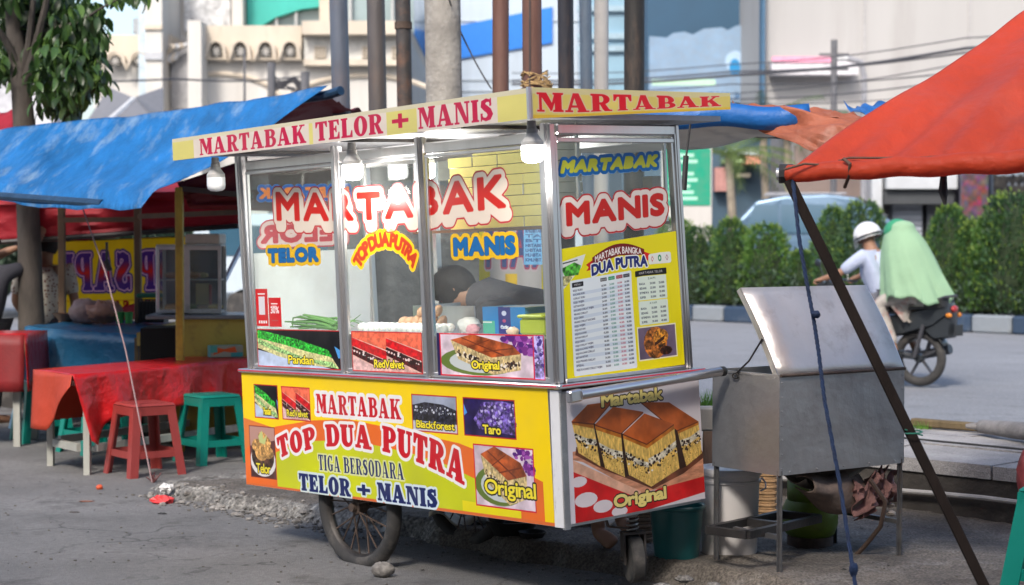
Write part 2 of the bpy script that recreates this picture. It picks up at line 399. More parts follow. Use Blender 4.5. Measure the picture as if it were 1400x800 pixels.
def cut_mesh(cv, D, off, to3, thick=.0):
    """a cut-out sheet in the outline of field D (< off), with the canvas as its print"""
    step = 2; Z = (D - off)[::step, ::step]; h, wd = Z.shape; vid = {}; vs = []; uvl = []; fs = []
    def P(i, j):
        return (cv.x0 + (i * step + .5) / cv.ppm, cv.y1 - (j * step + .5) / cv.ppm)
    def V(p):
        k = (round(p[0], 5), round(p[1], 5))
        if k not in vid: vid[k] = len(vs); vs.append(to3(*p)); uvl.append(((p[0] - cv.x0) / (cv.x1 - cv.x0), (p[1] - cv.y0) / (cv.y1 - cv.y0)))
        return vid[k]
    IN = Z < 0
    for j in range(h - 1):
        i = 0
        while i < wd - 1:
            c = (IN[j, i], IN[j, i + 1], IN[j + 1, i + 1], IN[j + 1, i])
            if all(c):
                k = i
                while k < wd - 1 and IN[j, k] and IN[j, k + 1] and IN[j + 1, k + 1] and IN[j + 1, k]: k += 1
                fs.append([V(P(i, j)), V(P(i, j + 1)), V(P(k, j + 1)), V(P(k, j))]); i = k; continue
            if any(c):
                cs = [(i, j), (i, j + 1), (i + 1, j + 1), (i + 1, j)]; pl = []
                for q in range(4):
                    a, b = cs[q], cs[(q + 1) % 4]; za, zb = Z[a[1], a[0]], Z[b[1], b[0]]
                    if za < 0: pl.append(V(P(*a)))
                    if (za < 0) != (zb < 0):
                        t = za / (za - zb); pa, pb = P(*a), P(*b); pl.append(V((pa[0] + (pb[0] - pa[0]) * t, pa[1] + (pb[1] - pa[1]) * t)))
                if len(set(pl)) > 2: fs.append(list(dict.fromkeys(pl)))
            i += 1
    return vs, fs, uvl
def sticker(name, cv, D, off, to3, parent, rough=.35, label=None):
    vs, fs, uvl = cut_mesh(cv, D, off, to3)
    mb = MB(); mb.add(vs, fs, [[uvl[i] for i in f] for f in fs])
    return mb.build(name, print_mat(name, cv.px, rough, bump=.01, wear=.05), parent, label=label)

# ------------------------------------------------------------------ the printed pictures (flat print on the cart)
YEL, RED, WHT, ORA, NAVY, CRIM = (.97, .82, .03), (.78, .08, .14), (.93, .91, .9), (.91, .42, .14), (.07, .13, .36), (.74, .06, .17)
def tx(c, sc, seed, lo=.75, hi=1.2, ax=1, ay=1): return lo + (hi - lo) * np.clip((c.noise(sc, seed, 4, ax, ay) - .25) * 2, 0, 1)
def speck(c, pts, cols, n, sz, seed):
    """small flecks strewn inside a quad"""
    rg = random.Random(seed)
    a, b, q, d = [Vector((*p, 0)) for p in pts]
    for k in range(n):
        u, v = rg.random(), rg.random(); p = (a * (1 - u) + b * u) * (1 - v) + (d * (1 - u) + q * u) * v; r = sz * (.5 + rg.random())
        c.poly(_E(p.x, p.y, r, r * (.5 + .6 * rg.random()), n=6), cols[rg.randrange(len(cols))])
def caption(c, t, x, y, wd, ht, lw=.003):
    c.text(t, x, y, wd, ht, [(lw * 1.9, (.06, .05, .03)), (lw * .55, (.95, .87, .2))], font='sans', gap=.06)
def border(c, x0, y0, x1, y1, col=(.75, .1, .12), w=.005):
    c.rect(x0, y0, x1, y0 + w, col); c.rect(x0, y1 - w, x1, y1, col); c.rect(x0, y0, x0 + w, y1, col); c.rect(x1 - w, y0, x1, y1, col)
def pic_pandan(c, x, y, w, h, cap, f=1.0):
    c.rect(x, y, x + w, y + h, (.07, .06, .08), tx(c, 30, 1))
    q = lambda a, b: (x + a * w, y + b * h)
    c.poly([q(0, .45), q(.5, .2), q(.95, .0), q(0, 0)], (.74, .8, .9), tx(c, 20, 2, .9, 1.05))
    c.poly([q(0, .9), q(.3, .72), q(.7, .52), q(.9, .3), q(.97, .05), q(.6, .1), q(.25, .3), q(0, .5)], (.88, .86, .6), tx(c, 90, 3, .75, 1.1))
    c.poly([q(0, .62), q(.3, .38), q(.7, .15), q(.97, .03), q(.9, .2), q(.6, .26), q(.3, .5), q(0, .75)], (.62, .8, .5), tx(c, 140, 5, .5, 1.3))
    c.poly([q(0, .98), q(.15, .92), q(.5, .75), q(.86, .5), q(.9, .32), q(.6, .45), q(.3, .62), q(0, .76)], (.2, .72, .22), tx(c, 110, 4, .4, 1.35))
    c.poly([q(.93, .6), q(1, .5), q(1, .3), q(.97, .3)], (.3, .6, .85)); caption(c, 'Pandan', x + w * .38 * f, y + h * .12, w * .3 / f ** .5, h * .22, .003 * f)
    border(c, x, y, x + w, y + h)
def pic_velvet(c, x, y, w, h, cap_x=.32, cap_w=.42, lw=.003):
    c.rect(x, y, x + w, y + h, (.9, .72, .66), tx(c, 40, 11, .85, 1.1)); q = lambda a, b: (x + a * w, y + b * h)
    for o in (0, .5):
        c.poly([q(o - .02, 1), q(o + .5, 1), q(o + .5, .55), q(o, .85)], (.93, .42, .3), tx(c, 50, 12, .85, 1.15))
        c.poly([q(o, .84), q(o + .5, .52), q(o + .5, .3), q(o, .64)], (.82, .06, .1), tx(c, 60, 13, .8, 1.15))
        c.poly([q(o, .62), q(o + .5, .28), q(o + .5, .02), q(o, .42)], (.2, .04, .05), tx(c, 80, 14, .4, 2.0))
        speck(c, [q(o, .6), q(o + .48, .3), q(o + .48, .18), q(o, .5)], [(.93, .9, .88), (.1, .07, .07), (.9, .8, .78)], 34, w * .012, 15)
    c.poly([q(0, .4), q(.45, .02), q(0, 0)], (.86, .7, .68), tx(c, 60, 16, .85, 1.1)); c.poly([q(.3, .3), q(.5, .28), q(1, 0), q(.4, 0)], (.85, .66, .62), tx(c, 60, 17, .8, 1.1))
    caption(c, 'RedVelvet', x + w * cap_x, y + h * .12, w * cap_w, h * .2, lw); border(c, x, y, x + w, y + h)
def cake3(c, top, left, right, seed, fill=True):
    c.poly(left, (.86, .71, .36), tx(c, 45, seed, .75, 1.12, 3, .6)); c.poly(right, (.9, .75, .4), tx(c, 45, seed + 1, .72, 1.15, 3, .6))
    c.poly(top, (.64, .3, .1), tx(c, 12, seed + 2, .85, 1.2))
    n = len(top); 
    for sgm in (left, right):
        a, b, q, d = sgm; m = lambda p, r, t: (p[0] + (r[0] - p[0]) * t, p[1] + (r[1] - p[1]) * t)
        if fill:
            c.poly([m(a, d, .42), m(b, q, .42), m(b, q, .66), m(a, d, .66)], (.93, .9, .82), tx(c, 60, seed + 5, .82, 1.05))
            speck(c, [m(a, d, .45), m(b, q, .45), m(b, q, .72), m(a, d, .72)], [(.12, .08, .07), (.2, .14, .1), (.95, .93, .88)], 30, abs(a[0] - b[0]) * .022 + .001, seed + 6)
            speck(c, [m(a, d, .7), m(b, q, .7), m(b, q, 1), m(a, d, 1)], [(.2, .13, .08), (.75, .58, .28), (.96, .86, .55)], 16, abs(a[0] - b[0]) * .012 + .001, seed + 7)
def pic_orig(c, x, y, w, h, cap, pink=True):
    q = lambda a, b: (x + a * w, y + b * h); c.rect(x, y, x + w, y + h, (.86, .78, .82), tx(c, 14, 21, .85, 1.1))
    c.poly(_E(*q(.42, .36), .42 * w, .32 * h), (.38, .46, .2)); c.poly(_E(*q(.46, .36), .36 * w, .26 * h), (.75, .77, .76))
    if pink: speck(c, [q(.68, .98), q(1, .95), q(1, .55), q(.72, .7)], [(.45, .15, .5), (.62, .3, .65), (.32, .1, .45)], 50, w * .03, 22)
    for f_, k_ in (([q(.12, .84), q(.56, .46), q(.57, .07), q(.2, .4)], 23), ([q(.56, .46), q(.87, .56), (q(.86, .2)), q(.57, .07)], 29)):
        c.poly(f_, (.84, .74, .52), tx(c, 90, k_, .68, 1.15, 1.5, .8)); a_, b_, d_, e_ = f_; m = lambda p, r, t: (p[0] + (r[0] - p[0]) * t, p[1] + (r[1] - p[1]) * t)
        speck(c, [m(a_, e_, .4), m(b_, d_, .4), m(b_, d_, .8), m(a_, e_, .8)], [(.12, .08, .08), (.92, .88, .82), (.3, .2, .14), (.9, .84, .7)], 70, w * .011, k_ + 2)
    c.poly([q(.12, .84), q(.36, .985), q(.78, .76), q(.87, .56), q(.56, .46)], (.6, .28, .12), tx(c, 22, 26, .7, 1.35))
    for p_, r_ in (((.3, .68), (.55, .88)), ((.42, .58), (.8, .7)), ((.24, .91), (.7, .53))): c.poly([q(*p_), q(*r_), q(r_[0] - .01, r_[1] - .03), q(p_[0], p_[1] - .02)], (.42, .17, .07))
    border(c, x, y, x + w, y + h, (.8, .1, .2), .006)
def pic_egg(c, x, y, w, h):
    q = lambda a, b: (x + a * w, y + b * h); c.rect(x, y, x + w, y + h, (.35, .2, .2), tx(c, 14, 31)); c.poly([q(0, 1), q(1, 1), q(1, .75), q(0, .6)], (.72, .55, .5))
    c.poly(_E(*q(.5, .33), .5 * w, .3 * h), (.88, .86, .85)); c.poly(_E(*q(.5, .42), .44 * w, .3 * h), (.2, .13, .1), tx(c, 60, 32, .5, 2))
    for k, (a, b, r) in enumerate(((.3, .62, .22), (.6, .68, .24), (.45, .48, .25), (.72, .5, .2), (.5, .8, .16))): c.poly(_E(*q(a, b), r * w, r * h * .6, n=12), (.82, .62, .36), tx(c, 70, 33 + k, .6, 1.25))
    c.poly([q(.35, .8), q(.5, .92), q(.55, .75), q(.7, .85), q(.6, .65), q(.4, .68)], (.75, .78, .5)); caption(c, 'Telor', x + w * .22, y + h * .1, w * .55, h * .19, .003); border(c, x, y, x + w, y + h, (.5, .16, .12), .004)

# left panel: x runs 0 .. 2.335 from the far (left) end to the near corner
def panel_left():
    c = Canvas(0, 2.335, -.01, .56, 640, YEL); A = lambda Y: 2.335 - Y; P = lambda Y, Z: (A(Y), Z)
    c.poly([P(2.335, .33), P(2.05, .29), P(2.02, .19), P(2.05, -.02), P(2.335, -.02)], (.88, .48, .22))
    arc = [P(2.335, .16), P(2.2, .26), P(2.038, .30), P(1.726, .345), P(1.432, .365), P(.995, .335), P(.6, .30), P(.35, .25), P(.06, .17)]
    c.poly(arc + [P(.06, -.02), P(2.335, -.02)], ORA, .92 + .16 * c.noise(2, 3))
    low = [P(2.05, -.02), P(2.05, .17), P(1.9, .215), P(1.73, .245), P(1.5, .262), P(1.216, .255), P(.95, .235), P(.7, .2), P(.5, .15), P(.36, .09), P(.21, .07), P(.21, -.02)]
    c.poly(low, (.76, .78, .1), .9 + .2 * c.noise(1.5, 4)); c.poly([P(.6, -.02), P(.6, .05), P(.21, .04), P(.21, -.02)], (.9, .84, .05))
    c.poly([P(2.335, -.02), P(2.335, .0), P(.0, .004), P(0, -.02)], (.85, .42, .2))
    pic_pandan(c, A(2.227), .335, .215, .17, '', 1.0); pic_velvet(c, A(1.978), .338, .245, .165, .16, .74, .0025)
    pic_egg(c, A(2.287), .032, .232, .262)
    for (y0, y1, kind) in ((.927, .603, 'b'), (.56, .213, 't')):
        x, w = A(y0), y0 - y1; y, h = .337, .168; q = lambda a, b: (x + a * w, y + b * h)
        if kind == 'b':
            c.rect(x, y, x + w, y + h, (.6, .63, .7), tx(c, 12, 41, .9, 1.1)); c.poly([q(0, .7), q(.3, .8), q(.7, .76), q(1, .62), q(1, .2), q(.6, .28), q(0, .3)], (.1, .1, .13), tx(c, 90, 42, .3, 2.5)); c.rect(x, y, x + w, y + h * .26, (.8, .78, .8))
            speck(c, [q(0, .66), q(.95, .68), q(.95, .5), q(.05, .5)], [(.85, .86, .9), (.6, .62, .66)], 40, .005, 43); caption(c, 'Blackforest', x + w * .09, y + h * .11, w * .84, h * .2)
        else:
            c.rect(x, y, x + w, y + h, (.14, .09, .3), tx(c, 20, 44)); c.poly([q(0, .9), q(.08, .6), q(0, .5)], (.3, .6, .9)); c.poly([q(.4, .9), q(.75, .95), q(1, .9), q(1, .1), q(.3, .2), q(.2, .45)], (.42, .34, .62), tx(c, 60, 45, .4, 1.5))
            speck(c, [q(.35, .85), q(1, .9), q(1, .2), q(.25, .3)], [(.75, .7, .88), (.3, .15, .5), (.2, .1, .4)], 70, .007, 46); caption(c, 'Taro', x + w * .37, y + h * .1, w * .34, h * .23, .004)
        border(c, x, y, x + w, y + h)
    pic_orig(c, A(.505), .035, .395, .27, ''); caption(c, 'Original', A(.44), .095, .33, .065, .0045)
    c.text('MARTABAK', A(1.68), .385, .67, .09, [(.02, WHT), (.0012, RED)])
    # arched line, letters grow towards the near end
    pth = [(2.0, .135, .085, -.55), (1.9, .17, .1, -.42), (1.78, .21, .1, -.3), (1.64, .24, .09, -.2)]
    def arch(q, u, W):
        t = u / W; Y = 2.02 - t * 1.44; s = (t - .44); base = .243 - .47 * (s - .06) ** 2 - (.28 * max(0, .1 - t) ** 1.0); 
        base = .13 + .11 * math.sin(math.pi * min(1, (t + .06) / .98) ** 1.0) if t < .5 else .24 - .44 * (t - .5) ** 2 - .02 * (t - .5)
        hh = .092 + .035 * abs(t - .35) ** 1.0 * 2 if t > .35 else .098
        ang = math.atan2((.11 * math.pi * math.cos(math.pi * (t + .06) / .98)) if t < .5 else -.88 * (t - .5) - .02, 1.44) * (1.5 if t < .3 else 1.0)
        sx = 1.44 / W; o = q.copy(); ca, sa = math.cos(ang), math.sin(ang)
        for a in (0, 2):
            lx = (q[:, a] - u) * sx; ly = q[:, a + 1] * hh; o[:, a] = A(Y) + lx * ca - ly * sa * .6; o[:, a + 1] = base + lx * sa + ly * ca
        return o
    c.text('TOP DUA PUTRA', 0, 0, 1, 1, [(.02, WHT), (.0045, RED)], per=arch, space=.5, gap=.1)
    c.text('TIGA BERSODARA', A(1.685), .108, .675, .075, [(.008, (.85, .86, .6)), (-.0005, NAVY)], gap=.09)
    c.text('TELOR', A(1.855), -.0 + .0, .42, .078, [(.015, (.82, .87, .85)), (.003, NAVY)])
    c.text('+', A(1.375), -.0, .095, .08, [(.013, (.82, .87, .85)), (.003, NAVY)])
    c.text('MANIS', A(1.218), .002, .438, .078, [(.015, (.82, .87, .9)), (.003, NAVY)])
    return c.px
def panel_right():
    c = Canvas(0, .86, 0, .54, 900, (.84, .81, .83)); c.px *= (.94 + .1 * c.noise(3, 50))[..., None]
    c.poly([(.03, .25), (.03, 0), (.5, 0), (.86, .03), (.86, .15), (.5, .07), (.2, .17)], (.78, .08, .1), tx(c, 10, 51, .9, 1.1))
    for a, b, r in ((.1, .09, .07), (.06, .17, .05), (.2, .05, .06), (.3, .015, .05)): c.poly(_E(a, b, r, r * .45, n=16), (.88, .83, .84))
    c.poly([(.03, .265), (.09, .25), (.44, .075), (.86, .1), (.86, .2), (.45, .3), (.03, .3)], (.8, .55, .42), tx(c, 20, 52, .85, 1.12, 1, 4))
    c.poly([(.03, .265), (.44, .085), (.44, .05), (.03, .215)], (.86, .66, .55), tx(c, 20, 53, .9, 1.1))
    def q(x, y): yt, yb = 110 - 60 * (x - 60) / 480, 574 - 100 * (x - 75) / 490; return (.028 + (x - 60) / 480 * .812, .533 - (y - yt) / (yb - yt) * .523)
    Q = lambda *p: [q(*v) for v in p]; CH = (.17, .07, .03)
    def slice_(top, faces, sd, k=1.0):
        for f_, fill in faces:
            c.poly(Q(*f_), (.9 * k, .74 * k, .38 * k), tx(c, 60, sd, .8, 1.1, 2.2, .8)); a_, b_, d_, e_ = f_; m_ = lambda p, r_, t_: (p[0] + (r_[0] - p[0]) * t_, p[1] + (r_[1] - p[1]) * t_)
            c.poly(Q(a_, b_, m_(b_, d_, .1), m_(a_, e_, .1)), (.72 * k, .42 * k, .12 * k), tx(c, 30, sd + 2, .8, 1.15))
            lo_, hi_ = fill; w1, w2 = .04 * math.sin(sd), .05
            c.poly(Q(m_(a_, e_, lo_), m_(m_(a_, b_, .5), m_(e_, d_, .5), lo_ + w2), m_(b_, d_, lo_ + w1), m_(b_, d_, hi_), m_(m_(a_, b_, .5), m_(e_, d_, .5), hi_ + w2), m_(a_, e_, hi_)), (.9, .86, .76), tx(c, 50, sd + 3, .75, 1.05))
            speck(c, Q(m_(a_, e_, hi_ - .12), m_(b_, d_, hi_ - .12), m_(b_, d_, hi_ + .16), m_(a_, e_, hi_ + .16)), [(.1, .06, .05), (.12, .08, .06), (.93, .9, .84), (.2, .1, .07)], 46, .0055, sd + 4)
            speck(c, Q(m_(a_, e_, hi_ + .1), m_(b_, d_, hi_ + .1), d_, e_), [(.95, .8, .45), (.6, .42, .16), (.85, .7, .4)], 60, .003, sd + 5)
        c.poly(Q(*top), (.68, .33, .13), tx(c, 9, sd + 6, .82, 1.25)); n_ = len(top)
        for i_ in range(n_):
            p, r_ = top[i_], top[(i_ + 1) % n_]; c.poly(Q(p, r_, (r_[0], r_[1] + 5), (p[0], p[1] + 5)), (.42, .17, .06)) if i_ >= n_ // 2 else None
    c.poly(Q((70, 330), (170, 385), (265, 420), (350, 455), (470, 395), (560, 330), (545, 300), (75, 300)), (.42, .22, .14), tx(c, 12, 59, .7, 1.2))
    slice_([(320, 132), (430, 132), (540, 200), (452, 236)], [([(452, 236), (542, 200), (548, 318), (482, 368)], (.28, .45))], 60, .96)
    c.poly(Q((440, 225), (456, 236), (484, 368), (456, 380)), CH)
    slice_([(62, 204), (122, 142), (212, 130), (140, 212)], [([(62, 204), (140, 216), (160, 372), (82, 322)], (.36, .52))], 66)
    c.poly(Q((140, 212), (158, 214), (182, 380), (160, 372)), CH)
    slice_([(145, 216), (215, 150), (328, 168), (240, 248)], [([(145, 220), (240, 250), (248, 412), (176, 378)], (.4, .56))], 72)
    c.poly(Q((240, 248), (252, 250), (272, 402), (248, 412)), CH)
    slice_([(247, 250), (332, 174), (444, 212), (336, 286)], [([(247, 252), (336, 288), (344, 446), (262, 402)], (.42, .56)), ([(336, 288), (444, 214), (456, 376), (344, 446)], (.34, .5))], 78)
    c.text('Martabak', .22, .472, .39, .052, [(.009, (.07, .05, .04)), (.004, (.93, .85, .5))], font='sans', gap=.06)
    c.text('Original', .27, .036, .33, .052, [(.009, (.07, .05, .04)), (.004, (.93, .85, .5))], font='sans', gap=.06)
    return c.px
def menu_print():
    c = Canvas(.05, .785, .585, 1.19, 1150, (.92, .86, .04)); c.px *= (.96 + .06 * c.noise(2, 80))[..., None]
    c.poly([(.05, 1.13), (.2, 1.15), (.17, 1.09), (.05, 1.0)], (.87, .88, .84)); c.poly([(.05, 1.1), (.13, 1.12), (.17, 1.1), (.15, 1.06), (.07, 1.06)], (.3, .62, .2), tx(c, 60, 81, .5, 1.4))
    c.poly([(.05, 1.065), (.12, 1.06), (.08, 1.02), (.05, 1.02)], (.75, .72, .5), tx(c, 60, 82, .5, 1.3)); c.poly([(.06, 1.125), (.15, 1.132), (.15, 1.127), (.06, 1.12)], (.1, .1, .1))
    rb = [(.24 + .33 * t, 1.128 + .045 * math.sin(math.pi * t)) for t in np.linspace(0, 1, 14)]
    c.poly([(.2, 1.1), (.25, 1.12), (.25, 1.075), (.2, 1.07), (.215, 1.085)], (.75, .07, .06)); c.poly([(.61, 1.1), (.56, 1.12), (.56, 1.075), (.61, 1.07), (.595, 1.085)], (.85, .08, .06))
    c.poly(rb + [(.57, 1.1), (.405, 1.118), (.24, 1.09)], (.45, .05, .05))
    c.text('MARTABAK BANGKA', .257, 1.113, .295, .038, [(.001, (.93, .9, .88))], font='sans', gap=.1, warp=lambda u, v: (.257 + .295 * u, 1.106 + .018 * math.pi * .33 * np.sin(np.pi * u) + v * (.026 + .008 * np.sin(np.pi * u))))
    c.text('DUA PUTRA', .235, 1.058, .35, .048, [(.009, (.93, .93, .9)), (.0035, (.06, .12, .42))], font='sans', gap=.12, warp=lambda u, v: (.235 + .35 * u, 1.046 + .012 * np.sin(np.pi * u) + v * .05))
    c.rect(.105, .608, .472, 1.03, (.88, .9, .91), off=.008)
    c.rect(.112, 1.008, .175, 1.024, (.1, .1, .12), off=.003); c.text('MENU', .122, 1.011, .042, .01, [(0, WHT)], font='sans', gap=.2)
    cx = (.285, .335, .385, .43); hc = ((.3, .3, .3), (.1, .55, .35), (.6, .15, .2), (.15, .15, .2)); hn = ('BIASA', 'PANDAN', 'VELVET', 'FOREST')
    for x, k, t in zip(cx, hc, hn): c.rect(x, 1.012, x + .036, 1.024, k, off=.002); c.text(t, x + .002, 1.014, .032, .008, [(0, WHT)], font='sans', gap=.2)
    rows = ['KEJU SUSU', 'KACANG SUSU', 'COKLAT SUSU', 'KEJU WIJEN', 'KETAN KEJU', 'KACANG COKLAT WIJEN', 'PISANG COKLAT', 'KEJU OREO', 'PISANG COKLAT KACANG', 'KEJU WIJEN', 'KEJU KETAN', 'KEJU KACANG', 'KETAN COKLAT', 'KEJU OREO', 'KEJU COKLAT WIJEN', 'KEJU KACANG WIJEN', 'KEJU KACANG COKLAT', 'KETAN HITAM', 'KEJU PISANG COKLAT', 'SPESIAL', 'KEJU KACANG COKLAT WIJEN']
    pr = ((.2, .2, .22), (.25, .5, .4), (.7, .3, .35), (.12, .12, .18))
    for k, t in enumerate(rows):
        y = .986 - k * .0182
        if k % 2: c.rect(.11, y - .003, .465, y + .0125, (.8, .84, .88))
        c.text(t, .114, y, .0063 * len(t), .0088, [(.0003, (.2, .2, .28))], font='sans', gap=.18)
        for x, q in zip(cx, pr): c.text('%d.000' % (18 + k * 2 + int((x - .28) * 60)), x + .004, y, .029, .0088, [(.0003, q)], font='sans', gap=.2)
    c.rect(.508, 1.006, .702, 1.026, (.06, .05, .04), off=.004); c.text('MARTABAK TELOR', .53, 1.011, .15, .011, [(0, WHT)], font='sans', gap=.2)
    for y0, t in ((.9, 'SAPI'), (.79, 'AYAM')):
        c.rect(.52, y0, .695, y0 + .094, (.86, .9, .84), off=.006); c.text(t, .585, y0 + .084, .045, .0095, [(0, (.15, .3, .2))], font='sans', gap=.2)
        for k, r in enumerate(('BIASA', 'SEDANG', 'ISTIMEWA', 'SUPER')):
            y = y0 + .062 - k * .02; c.text(r, .528, y, .007 * len(r), .0095, [(.0003, (.15, .2, .25))], font='sans', gap=.2)
            c.text('%d.000' % (20 + 5 * k), .595, y, .034, .0095, [(.0003, (.15, .2, .25))], font='sans', gap=.2); c.text('%d.000' % (25 + 5 * k), .652, y, .034, .0095, [(.0003, (.1, .1, .15))], font='sans', gap=.2)
    c.rect(.606, 1.062, .73, 1.088, (.9, .9, .86), off=.012)
    for x, k in ((.62, (.75, .3, .3)), (.668, (.1, .55, .35)), (.715, (.6, .3, .35))): c.poly([(x - .009, 1.075), (x, 1.089), (x + .009, 1.075), (x, 1.061)] if x != .668 else _E(x, 1.075, .011, .015), k); c.poly(_E(x, 1.075, .005, .007), (.9, .9, .86))
    c.rect(.494, .626, .742, .778, (.93, .9, .75)); c.rect(.5, .632, .736, .772, (.4, .34, .42), tx(c, 8, 90, .8, 1.2))
    c.poly(_E(.605, .7, .075, .072, n=14), (.62, .36, .14), tx(c, 70, 91, .35, 1.6)); c.poly(_E(.64, .725, .05, .035, n=12), (.75, .48, .16), tx(c, 90, 92, .5, 1.5)); c.poly([(.6, .7), (.67, .73), (.66, .71), (.6, .685)], (.25, .12, .05)); c.poly(_E(.67, .66, .04, .02, n=10), (.2, .1, .06), tx(c, 60, 93, .5, 2))
    return c.px
def strip(kind, w, h=.19):
    c = Canvas(0, w, 0, h, 900, (.5, .5, .5))
    if kind == 0: pic_pandan(c, 0, 0, w, h, '', 1.0)
    elif kind == 1: pic_velvet(c, 0, 0, w, h)
    else:
        pic_orig(c, .02, 0, w * .88, h, '', True); caption(c, 'Original', w * .33, h * .2, w * .26, h * .19, .0035)
        c.rect(w * .91, 0, w, h, (.6, .55, .78), tx(c, 40, 95, .5, 1.5)); speck(c, [(w * .91, h), (w, h), (w, .06), (w * .91, .06)], [(.25, .15, .5), (.8, .75, .95)], 40, .008, 96); c.rect(w * .905, 0, w * .912, h, (.8, .1, .3)); c.rect(0, 0, .02, h, (.12, .1, .3)); border(c, .018, 0, w, h, (.8, .1, .2), .004)
    return c.px

# ------------------------------------------------------------------ the cart (leans a little to the left)
CART = Matrix(((.7413, -.6699, -.0401, .2171), (.6704, .742, -.0017, 7.3228), (.0309, -.0256, .9992, .3672), (0, 0, 0, 1)))
ALU = mat('brushed_steel', (.72, .7, .7), .3, 1.0, .12, 8, .03, 60, aniso=(1, 1, .06), dirt=(.35, .31, .28), dirt_amt=.35)
ALU2 = mat('dull_aluminium', (.6, .6, .61), .45, .85, .12, 5, .05, 80, dirt=(.3, .27, .25), dirt_amt=.5)
DARKST = mat('dark_sooty_steel', (.045, .042, .042), .5, .5, .3, 12, .1, 60, dirt=(.12, .08, .05))
RUBBER = mat('worn_rubber', (.045, .043, .042), .85, 0, .3, 10, .12, 90, dirt=(.16, .14, .12), dirt_amt=.6, dirt_scale=5)
RUST = mat('rusty_metal', (.1, .07, .055), .75, .3, .4, 20, .15, 70)
WHITEP = mat('white_laminate', (.72, .74, .74), .4, 0, .05, 4, .03, 30, dirt=(.4, .38, .34), dirt_amt=.3)
cart = thing('food_cart', 'yellow wheeled martabak food cart with glass case and printed panels', 'food cart', M=CART)
L, W = 2.32, .85
def qprint(name, arr, a, b, c, d, t, rough=.38, parent=cart, wear=.1, label=None):
    """a printed board: front face a b c d (lower left, lower right, upper right, upper left), t = vector of its thickness"""
    a, b, c, d, t = map(Vector, (a, b, c, d, t)); mb = MB()
    def f(u, v): return (a * (1 - u) + b * u) * (1 - v) + (d * (1 - u) + c * u) * v
    mb.m = 0; mb.quad(a, b, c, d); mb.m = 1
    mb.add([a, b, c, d, a + t, b + t, c + t, d + t], [[4, 5, 1, 0], [5, 6, 2, 1], [6, 7, 3, 2], [7, 4, 0, 3], [7, 6, 5, 4]])
    return mb.build(name, [print_mat(name, arr, rough, wear=wear), ALU2], parent, label=label)
qprint('side_panel', panel_left(), (-.004, 2.335, -.01), (-.004, 0.055, -.01), (-.004, .068, .56), (-.004, 2.335, .56), (.012, 0, 0), label='yellow printed side panel with four lines of lettering')
qprint('end_panel', panel_right(), (.03, -.004, .0), (.86, -.004, .0), (.845, -.004, .535), (.028, -.004, .535), (0, .012, 0), label='printed end panel showing slices of filled cake')
MB().box((.012, .012, -.015), (W, L, .548)).build('body', ALU2, cart)
m = MB(); m.box((-.006, .0, -.012), (.012, .053, .556)); m.build('corner_board', mat('peeling_white_board', (.75, .74, .74), .5, 0, .05, 6, .1, 40, dirt=(.3, .29, .28), dirt_amt=.9, dirt_scale=9, aniso=(1, 1, .4)), cart)
m = MB(); m.box((-.002, -.007, -.02), (.028, .01, .55)); m.build('corner_post', mat('grey_painted_steel', (.25, .26, .27), .5, .4, .2, 12, .08, 60, dirt=(.5, .5, .5), dirt_amt=.5, dirt_scale=8), cart)
m = MB(); m.box((-.02, -.02, .562), (W + .02, L + .025, .58), bev=.004); m.build('counter_ledge', ALU, cart)
m = MB(); m.box((-.024, -.001, .57), (-.0202, L + .02, .576)); m.box((.0, -.024, .572), (W + .02, -.0202, .578)); m.build('red_trim', mat('red_vinyl', (.6, .03, .06), .4, 0, .1), cart)
# push bar
m = MB(); m.bar((.0, -.05, .53), (.07, -.05, .535), .034, .05, bev=.006); m.build('bar_bracket', ALU, cart)
m = MB(); m.tube([(.06, -.055, .535), (.5, -.057, .548), (.93, -.056, .56)], .021, 14); m.build('push_bar', ALU, cart, smooth=True)
m = MB(); m.lathe([(.0, 0), (.018, 0), (.022, .005), (.022, .03), (.018, .035), (0, .035)], 14, Matrix.Translation((.925, -.056, .56)) @ Matrix.Rotation(R(90), 4, 'Y')); m.build('bar_cap', mat('black_plastic', (.02, .02, .02), .5), cart, smooth=True)
# glass case frame: posts lean as they stand in the photograph
ZB, ZT = .58, 1.655
def post(yb, yt, xb=.03, xt=.03, wd=.05, name='post'):
    m = MB()
    m.bar((xb, yb, ZB), (xt, yt, ZT), wd, .036, up=(1, 0, 0), bev=.006)
    m.bar((xb - .022, yb, ZB), (xt - .022, yt, ZT), wd * .5, .014, up=(1, 0, 0), bev=.004)
    m.build(name, ALU, cart, smooth=30)
post(2.275, 2.31); post(1.487, 1.497); post(.855, .87); post(.045, .045, wd=.06, name='corner_post')
post(2.275, 2.3, W - .04, W - .04); post(.9, .9, W - .04, W - .04)
m = MB(); m.bar((.812, .035, ZB), (.775, .035, ZT), .045, .05, up=(0, 1, 0), bev=.008); m.bar((.815, .014, ZB), (.778, .014, ZT), .022, .014, up=(0, 1, 0), bev=.004); m.build('post', ALU, cart, smooth=30)
for (x0, y0, x1, y1) in ((.03, .07, .03, .83), (.03, .88, .03, 1.462), (.03, 1.512, .03, 2.25)):
    m = MB(); m.bar((x0, y0, 1.60), (x1, y1, 1.60), .03, .05, bev=.006); m.bar((x0 - .01, y0, 1.565), (x1 - .01, y1, 1.565), .014, .016, bev=.003); m.build('top_rail', ALU, cart)
    m = MB(); m.bar((x0, y0, .594), (x1, y1, .594), .03, .024, bev=.004); m.build('bottom_rail', ALU, cart)
    for yy in (y0 + .008, y1 - .008):
        m = MB(); m.bar((x0 - .006, yy, .60), (x0 - .006, yy, 1.57), .014, .014); m.build('glazing_bead', ALU, cart)
